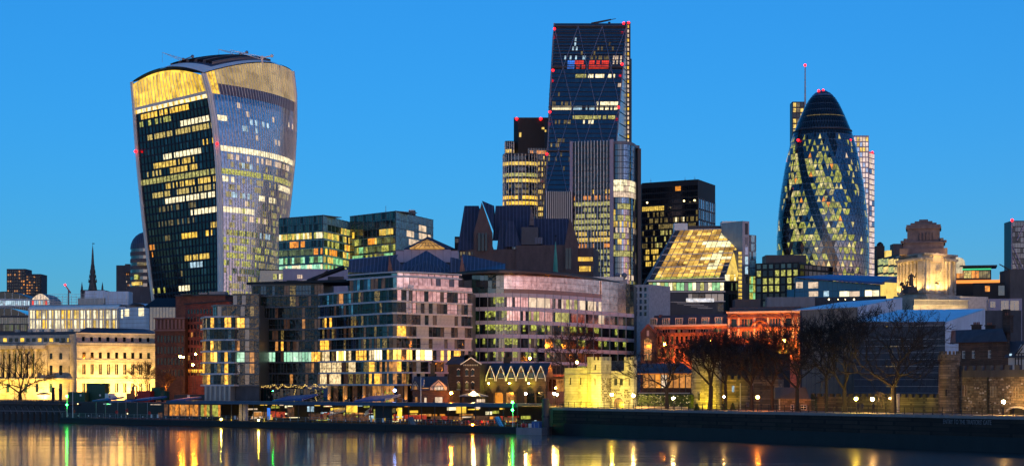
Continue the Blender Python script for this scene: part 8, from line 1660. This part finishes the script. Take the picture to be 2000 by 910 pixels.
# ================================================================ trees
def make_tree(label, base, h, spread, trunk, seed, fork=.3, lean=0, depth=6, group='bare winter trees along the bank'):
    rnd = random.Random(seed); r = root('bare_tree', label, 'tree', base, group); T = MB(); C = MB(); base = Vector(base)
    def seg(mb, p, q, r0, r1, n): mb.tube(p, q, r0, r1, n, 0, False)
    def grow(p, d, L, rad, dep):
        n = 3; pts = p.copy(); dd = d.copy(); mb = T if dep >= depth - 2 else C; side = 6 if dep >= depth - 1 else (4 if dep >= 3 else 3)
        for k in range(n):
            dd = (dd + Vector((rnd.uniform(-.16, .16), rnd.uniform(-.16, .16), rnd.uniform(-.06, .14)))).normalized(); q = pts + dd * (L / n)
            seg(mb, pts, q, rad * (1 - .1 * k), rad * (1 - .1 * (k + 1)), side); pts = q
            if dep <= 3:
                for _ in range(2): 
                    t = (dd + Vector((rnd.uniform(-1, 1), rnd.uniform(-1, 1), rnd.uniform(-.5, .8)))).normalized(); m_ = pts + t * L * rnd.uniform(.35, .7); seg(C, pts, m_, max(.03, rad * .35), .022, 3)
        if dep == 0: return
        m = 3 if dep >= depth - 1 else rnd.choice((2, 2, 3))
        a0 = rnd.uniform(0, 6.28)
        for k in range(m):
            a = a0 + 6.283 * k / m + rnd.uniform(-.5, .5); tilt = rnd.uniform(.35, .85) * spread; x_ = dd.orthogonal().normalized(); y_ = dd.cross(x_)
            nd = (dd * math.cos(tilt) + (x_ * math.cos(a) + y_ * math.sin(a)) * math.sin(tilt) + Vector((0, 0, .05))).normalized()
            grow(pts, nd, L * rnd.uniform(.68, .88), max(.03, rad * .64), dep - 1)
    th_ = h * fork; p = base - Vector((0, 0, .3)); d = Vector((lean, 0, 1)).normalized()
    q = p + d * th_ * .5; seg(T, p, q, trunk * 1.25, trunk, 8); q2 = q + Vector((rnd.uniform(-.05, .05), 0, 1)) * th_ * .5; seg(T, q, q2, trunk, trunk * .9, 8)
    L0 = h * (1 - fork) * .30
    for k in range(4): 
        a = 6.283 * k / 4 + rnd.uniform(-.4, .4); t = (1.0 if k else .25) * spread; grow(q2, Vector((math.cos(a) * math.sin(t), math.sin(a) * math.sin(t), math.cos(t))), L0 * rnd.uniform(.85, 1.15), trunk * .55, depth - 1)
    T.build('trunk', 'bark', r); c = C.build('crown', 'bark', r); return r
def tp_(px, Y): return (X(px, Y), Y, GZ)
make_tree('big dark bare tree with a forked low trunk before the customs building portico', tp_(40, 500), 15.5, 1.15, .55, 1, .16, -.1)
make_tree('small twiggy tree lit amber at the right end of the customs building', tp_(285, 484), 11, .6, .16, 2, .2, 0, 5)
make_tree('small bare tree in orange street light before the red brick blocks', tp_(325, 478), 9, .7, .18, 3, .28, 0, 5)
make_tree('broad bare tree before the white bands of the curved office', tp_(1119, 392), 19.0, 1.02, .42, 4, .40, .0)
make_tree('bare tree over the hedge right of the yellow gatehouse', tp_(1303, 322), 14.2, .95, .36, 5, .3, -.05)
make_tree('bare tree standing right before the floodlit drum tower', tp_(1386, 312), 14.6, .85, .42, 6, .33, .08)
make_tree('slim bare tree at the right edge of the floodlit drum tower', tp_(1416, 310), 14.0, .85, .28, 7, .36, .06)
make_tree('bare tree before the dark rubble wall and the timber-clad house', tp_(1468, 306), 14.5, .85, .34, 8, .34)
make_tree('bare tree left of the slate cottage, next to the amber lamp', tp_(1508, 303), 14.8, .85, .3, 9, .33)
make_tree('bare tree whose trunk rises before the slate cottage', tp_(1558, 292), 15.4, .88, .36, 10, .28, -.05)
make_tree('straight slender bare tree right of the slate cottage', tp_(1614, 287), 15.2, .75, .26, 11, .42)
make_tree('fork-trunked bare tree with its bark lit yellow by the nearby lamp', tp_(1651, 284), 16.2, .85, .36, 12, .26, -.06)
make_tree('widest bare tree, standing alone before the mesh-screened scaffold', tp_(1745, 276), 17.2, 1.0, .46, 13, .27, .02)
# ---- hedge
hf = FP(1244, 333, 1350, 324); hd = root('clipped_hedge', 'long clipped green hedge with tiny lights right of the yellow gatehouse', 'hedge', hf.pt(hf.L / 2, 0, GZ)); mb = MB()
for k in range(2600):
    x = random.uniform(0, hf.L); o = random.uniform(-.9, .05); z_ = random.uniform(GZ, hf.z(769)); c = hf.pt(x, o if z_ < hf.z(770) else random.uniform(-.9, 0), z_); a = Vector((random.uniform(-1, 1), random.uniform(-1, 1), random.uniform(-1, 1))).normalized() * .13; b2 = a.orthogonal().normalized() * .09; mb.add([c - a - b2, c + a - b2, c + a + b2, c - a + b2], [(0, 1, 2, 3)])
stuff(mb.build('leaves', 'hedge', hd)); block('core', hd, hf, .1, hf.L - .1, -.8, -.12, GZ, hf.z(770.5), 'hedge')
mb = MB()
for k in range(60): p = hf.pt(random.uniform(0, hf.L), .1, random.uniform(GZ + .5, hf.z(770))); mb.lathe(p.x, p.y, [(.01, p.z - .03), (.03, p.z), (.01, p.z + .03)], 4)
stuff(mb.build('fairy_lights', 'lamp_soft', hd)); unit(hf, hd, 'lit_kerb', 0, 1.2, GZ, hf.L, .9, GZ + .5, 'ashlar')
for px, h_ in ((1415, 1.6), (1431, 1.4), (1361, 1.3)): b_ = tp_(px, 306); r = root('clipped_shrub', {1415: 'small dark conical shrub at the foot of the floodlit drum tower', 1431: 'small dark conical shrub before the rubble wall, right of the tower shrub', 1361: 'low dark conical shrub between the hedge and the drum tower'}[px], 'shrub', b_, 'dark shrubs on the wharf'); mb = MB(); [mb.add([Vector(b_) + Vector((math.cos(a) * rr_ , math.sin(a) * rr_, z_)) + Vector(v) * .12 for v in ((-1, 0, -1), (1, .5, -.4), (.2, -.6, 1))], [(0, 1, 2)]) for a, z_, rr_ in ((random.uniform(0, 6.28), z_, .55 * (1 - z_ / h_) + .05) for z_ in (random.uniform(0, h_) for _ in range(200)))]; mb.build('leaves', 'hedge', r)
# ================================================================ railing, lamps, people
wr = root('wharf_railing', 'long dark iron railing along the edge of the riverside walk', 'railing', wf.pt(wf.L / 2, -.8, GZ))
for f in (wf, wf2):
    n = int(f.L / 1.9)
    for k in range(n + 1): x = min(f.L - .1, k * 1.9); unit(f, wr, 'rail_post', x, -1.0, GZ + .1, x + .1, -1.1, GZ + 1.3, 'black')
    for z_ in (.35, .7, 1.2): unit(f, wr, 'rail', 0, -1.02, GZ + z_, f.L, -1.08, GZ + z_ + .06, 'black')
def lamp(px, py, Y, m, label, r=.3, group='street lamps along the bank', foot=GZ, arm=0, name='street_lamp'):
    p = P(px, py, Y); o = root(name, label, 'street lamp', (p.x, p.y, foot), group)
    mb = MB(); mb.tube((p.x, p.y, foot), (p.x, p.y, foot + .8), .11, .09, 7); mb.tube((p.x, p.y, foot + .8), (p.x, p.y, p.z - r * 1.05), .055, .05, 6); mb.build('post', 'black', o)
    mb = MB(); mb.ball(p, r, 0, 10); gl_ = mb.build('lamp_globe', m, o); mb = MB(); mb.lathe(p.x, p.y, [(r * .75, p.z + r * .8), (r * .5, p.z + r * 1.25), (.02, p.z + r * 1.6)], 8); mb.build('lamp_cap', 'black', gl_)
L_ = [(352, 696, 478, 'lamp_amber', 'taller amber lamp of the pair over the quay road by the red brick office', .34), (358, 697, 482, 'lamp_amber', 'right-hand amber lamp of the close pair by the red brick office', .26), (382, 691, 474, 'lamp_amber', 'highest orange-red lamp against the red brick office', .3), (377, 712, 470, 'lamp_amber', 'lowest amber lamp against the red brick office', .3),
      (881, 767, 379, 'lamp_amber', 'amber lamp between the half-timbered house and the kiosk', .3), (925, 766, 375, 'lamp_warm', 'bright white-gold lamp above the kiosk roof', .3), (1027, 768, 375, 'lamp_warm', 'lamp before the arched doors of the gabled house', .22), (1085, 757, 400, 'lamp_amber', 'upper amber lamp left of the yellow gatehouse', .2), (1082, 768, 372, 'lamp_warm', 'left lamp of the close pair before the street hall', .26), (1088, 770, 370, 'lamp_yellow', 'right lamp of the close pair before the street hall', .24),
      (1195, 770, 334, 'lamp_yellow', 'yellow-white lamp beside the gatehouse arch', .27), (1237, 772, 329, 'lamp_warm', 'lamp at the right corner of the yellow gatehouse', .27), (1315, 777, 313, 'lamp_warm', 'lamp before the clipped hedge', .22), (1414, 774, 301, 'lamp_warm', 'small lamp on the right edge of the floodlit drum tower', .15), (1480, 775, 296, 'lamp_amber', 'amber starry lamp before the dark rubble wall', .28), (1672, 778, 276, 'lamp_yellow', 'yellow-green lamp before the curtain wall', .26), (1704, 779, 274, 'lamp_warm', 'peach-white lamp right of the yellow-green one by the curtain wall', .26), (1738, 777, 276, 'lamp_warm', 'tiny dim lamp beside the widest bare tree', .08), (1960, 784, 256, 'lamp_warm', 'warm lamp before the gate wall and its arch', .26),
      (1035, 699, 404, 'lamp_amber', 'amber lamp rising behind the roof of the gabled house', .3), (1127, 707, 402, 'lamp_amber', 'amber lamp behind the crown of the broad bare tree', .38), (1298, 672, 448, 'lamp_amber', 'orange lamp glowing against the terracotta offices left of the trees', .34), (1388, 665, 440, 'lamp_amber', 'small orange lamp behind the drum tower trees', .2), (1531, 665, 440, 'lamp_amber', 'orange lamp glowing on the ornate end of the terracotta offices', .4), (1517, 697, 400, 'lamp_amber', 'small amber lamp behind the tree left of the slate cottage', .22), (1566, 697, 400, 'lamp_amber', 'tiny amber lamp behind the slate cottage trees', .14), (28, 742, 498, 'lamp_soft', 'dim lamp behind the big dark tree by the portico', .15)]
for px, py, Y, m, lab, rr_ in L_: lamp(px, py, Y, m, lab, rr_)
for px, py, m, lab, rr_ in ((432, 818, 'lamp_yellow', 'yellow lamp low on the pier rail below the corner apartments', .15), (505, 820, 'lamp_yellow', 'yellow lamp low on the pier rail below the dark apartments', .16), (923, 829, 'lamp_amber', 'amber lamp low on the pier rail below the kiosk', .17), (249, 807, 'lamp_soft', 'small dim lamp on the open left deck of the pier', .12), (152, 788, 'lamp_soft', 'small pale lamp under the left canopy of the pier', .12), (772, 823, 'lamp_soft', 'small pale lamp on the pier rail below the blue-lit canopy', .1)):
    lamp(px, py, pf.pt(pf.lx(px), -.5, 0).y, m, lab, rr_, 'small lamps on the pier', DZ, name='pier_lamp')
for px in (959, 999, 1037): # wall lamps of the gabled house
    f = FP(937, 392, 1066, 384); p = f.pt(f.lx(px), 1.1, f.z(748)); o = root('wall_lamp', 'yellow-green wall lamp under the %s gable of the gabled house' % {959: 'first', 999: 'third', 1037: 'fifth'}[px], 'wall lamp', p, 'wall lamps of the gabled house'); mb = MB(); mb.ball(p, .2); mb.build('lamp_globe', 'lamp_lime', o) if 'lamp_lime' in MATS else (glow('lamp_lime', (.85, .85, .06), 140), mb.build('lamp_globe', 'lamp_lime', o)); mb = MB(); mb.tube(p + Vector((0, .1, .1)), p + Vector((0, 1.2, .3)), .05, .05, 4); mb.build('bracket', 'black', o)
def person(px, Y, label, pose=0, m='black'):
    b = Vector((X(px, Y), Y, GZ + .12)); r = root('person', label, 'person', b)
    s = .12 + .1 * pose
    V = [(0,0,.92),(0,0,1.15),(0,0,1.38),(0,-.01,1.5),(0,-.02,1.58),(0,-.02,1.70),(.1,0,.88),(.11+s*.3,-.02,.48),(.12+s*.5,0,.06),(.13+s*.5,-.14,.04),(-.1,0,.88),(-.11-s*.3,0,.48),(-.12-s*.5,.03,.06),(-.13-s*.5,-.1,.04),(.19,0,1.4),(.25,0,1.13),(.26,-.08,.9),(-.19,0,1.4),(-.25,0,1.13),(-.26,-.08,.9)]
    Ed = [(0,1),(1,2),(2,3),(3,4),(4,5),(0,6),(6,7),(7,8),(8,9),(0,10),(10,11),(11,12),(12,13),(2,14),(14,15),(15,16),(2,17),(17,18),(18,19)]
    Rd = [.15,.15,.16,.06,.09,.08,.1,.075,.05,.04,.1,.075,.05,.04,.075,.055,.04,.075,.055,.04]
    me = bpy.data.meshes.new('body'); me.from_pydata(V, Ed, []); o = bpy.data.objects.new('body', me); COL.objects.link(o); o.parent = r; me.materials.append(MATS[m]); o.modifiers.new('skin', 'SKIN')
    for v, q in zip(me.skin_vertices[0].data, Rd): v.radius = (q, q * .85)
    me.skin_vertices[0].data[0].use_root = True; o.modifiers.new('sub', 'SUBSURF').levels = 1
person(1676, 272, 'person in dark clothes walking on the wharf under the yellow-green lamp', 1); person(1684, 272.5, 'person in dark clothes standing on the wharf just right of the walking one', 0, 'dark_metal'); person(1706, 271, 'person in dark clothes on the wharf under the peach-white lamp', 0)
# ================================================================ floodlights that the photograph shows at work
def flood(loc, aim, e, c, size=R(95), soft=.3):
    l = bpy.data.lights.new('floodlight', 'SPOT'); l.energy = e; l.color = c; l.spot_size = size; l.spot_blend = .6; l.shadow_soft_size = soft
    o = bpy.data.objects.new('floodlight', l); COL.objects.link(o); o.location = loc; o.rotation_euler = (Vector(loc) - Vector(aim)).to_track_quat('Z', 'Y').to_euler(); return o
WARM = (1, .55, .09); LEMON = (1, .78, .08); GOLD = (1, .58, .16); ORG = (1, .24, .02)
fr = FP(150, 505, 303, 518)
for x in (1.5, 6, 11, 16, 20.5): flood(fr.pt(x, 6.5, GZ + .6), fr.pt(x, 0, 9), 1900, WARM, R(120))
for x in (4, 13, 20): flood(fr.pt(x, 14, GZ + .6), fr.pt(x, 0, 17), 1500, (1, .62, .25), R(90))
f2 = FP(-60, 522, 150, 511)
for x, e in ((3, 1000), (9, 1900), (15, 600), (20, 800), (26.3, 1900), (30, 1300)): flood(f2.pt(x, 6 if e > 2500 else 8, GZ + .6), f2.pt(x, 0, 11), e, WARM if x > 14 else (1, .62, .05), R(115))
flood(f2.pt(26.3, 2.2, GZ + .5), f2.pt(26.3, 0, 8), 420, (1, .72, .25), R(120)); flood(f2.pt(8.5, 2.2, GZ + .5), f2.pt(8.5, 0, 8), 420, (1, .72, .2), R(120))
for y, (px, e) in ((0, (75, 600)), (0, (140, 600)), (0, (205, 600))): flood((X(px, 596), 594, 16.5), (X(px, 600), 610, 27), e, (1, .7, .35), R(120))
# gatehouse and drum tower
for px, Y, ax, ay, e in ((1104, 344, 1110, 352, 950), (1126, 342.5, 1130, 351, 1250), (1148, 340, 1152, 348, 900), (1164, 338.5, 1166, 346.5, 650), (1190, 343, 1195, 350, 220), (1228, 341, 1228, 347, 260)): flood((X(px, Y), Y, GZ + .4), (X(ax, ay), ay, GZ + 4.2), e, (1, .74, .015) if px < 1160 else (1, .80, .22), R(120))
flood((X(1372, 320), 319.5, GZ + .35), (X(1368, 324), 324, GZ + 3), 260, (1, .68, .01), R(120)); flood((X(1396, 320), 319.5, GZ + .35), (X(1397, 324), 324, GZ + 3), 320, (1, .68, .01), R(120))
# monument
f1, f2 = Fr((X(1755, 572), 572), (X(1804, 556), 556)), Fr((X(1804, 556), 556), (X(1866, 566), 566)); zb_ = Z(572, 556)
for x, e in ((1.2, 900), (5.2, 1300), (9.2, 900)): flood(f2.pt(x, 3.2, zb_ + .3), f2.pt(x, 0, zb_ + 7), e, GOLD, R(110))
for x, e in ((2, 700), (6, 800), (10, 700), (14, 900)): flood(f1.pt(x, 3.0, zb_ + .3), f1.pt(x, 0, zb_ + 7), e, GOLD, R(110))
flood(f2.pt(5.2, -.6, zb_ + .9), f2.pt(5.2, -1.8, zb_ + 9), 700, (1, .72, .25), R(130)); flood(f2.pt(6, 6, Z(499, 556) + .5), (X(1808, 566), 566, Z(470, 566)), 260, (1, .55, .25), R(100))
for px in (1795, 1825, 1855, 1885): flood((X(px, 537), 537.5, Z(599, 541)), (X(px, 543), 543, Z(585, 541)), 260, (1, .68, .28), R(130))
# orange street glow on the terracotta offices, the brick blocks
fr, fo = FP(1277, 478, 1421, 468), FP(1421, 467, 1562, 459)
for x, e in ((2, 1900), (8, 900), (14, 700), (19, 700)): flood(fr.pt(x, 6.5, 14), fr.pt(x, 0, 23), e * 1.4, ORG, R(120))
for x, e in ((3, 800), (9, 800), (15, 1300), (18.5, 700)): flood(fo.pt(x, 6, 16.5), fo.pt(x, 0, 25), e * 1.7, ORG if x < 14 else (1, .34, .03), R(120))
flood((X(370, 470), 466, 12), (X(380, 480), 490, 16), 900, ORG, R(130)); flood((X(330, 480), 476, 9), (X(332, 490), 500, 12), 500, ORG, R(130)); flood((X(290, 484), 480, 6.5), (X(286, 484), 486, 12), 420, (1, .5, .08), R(120))
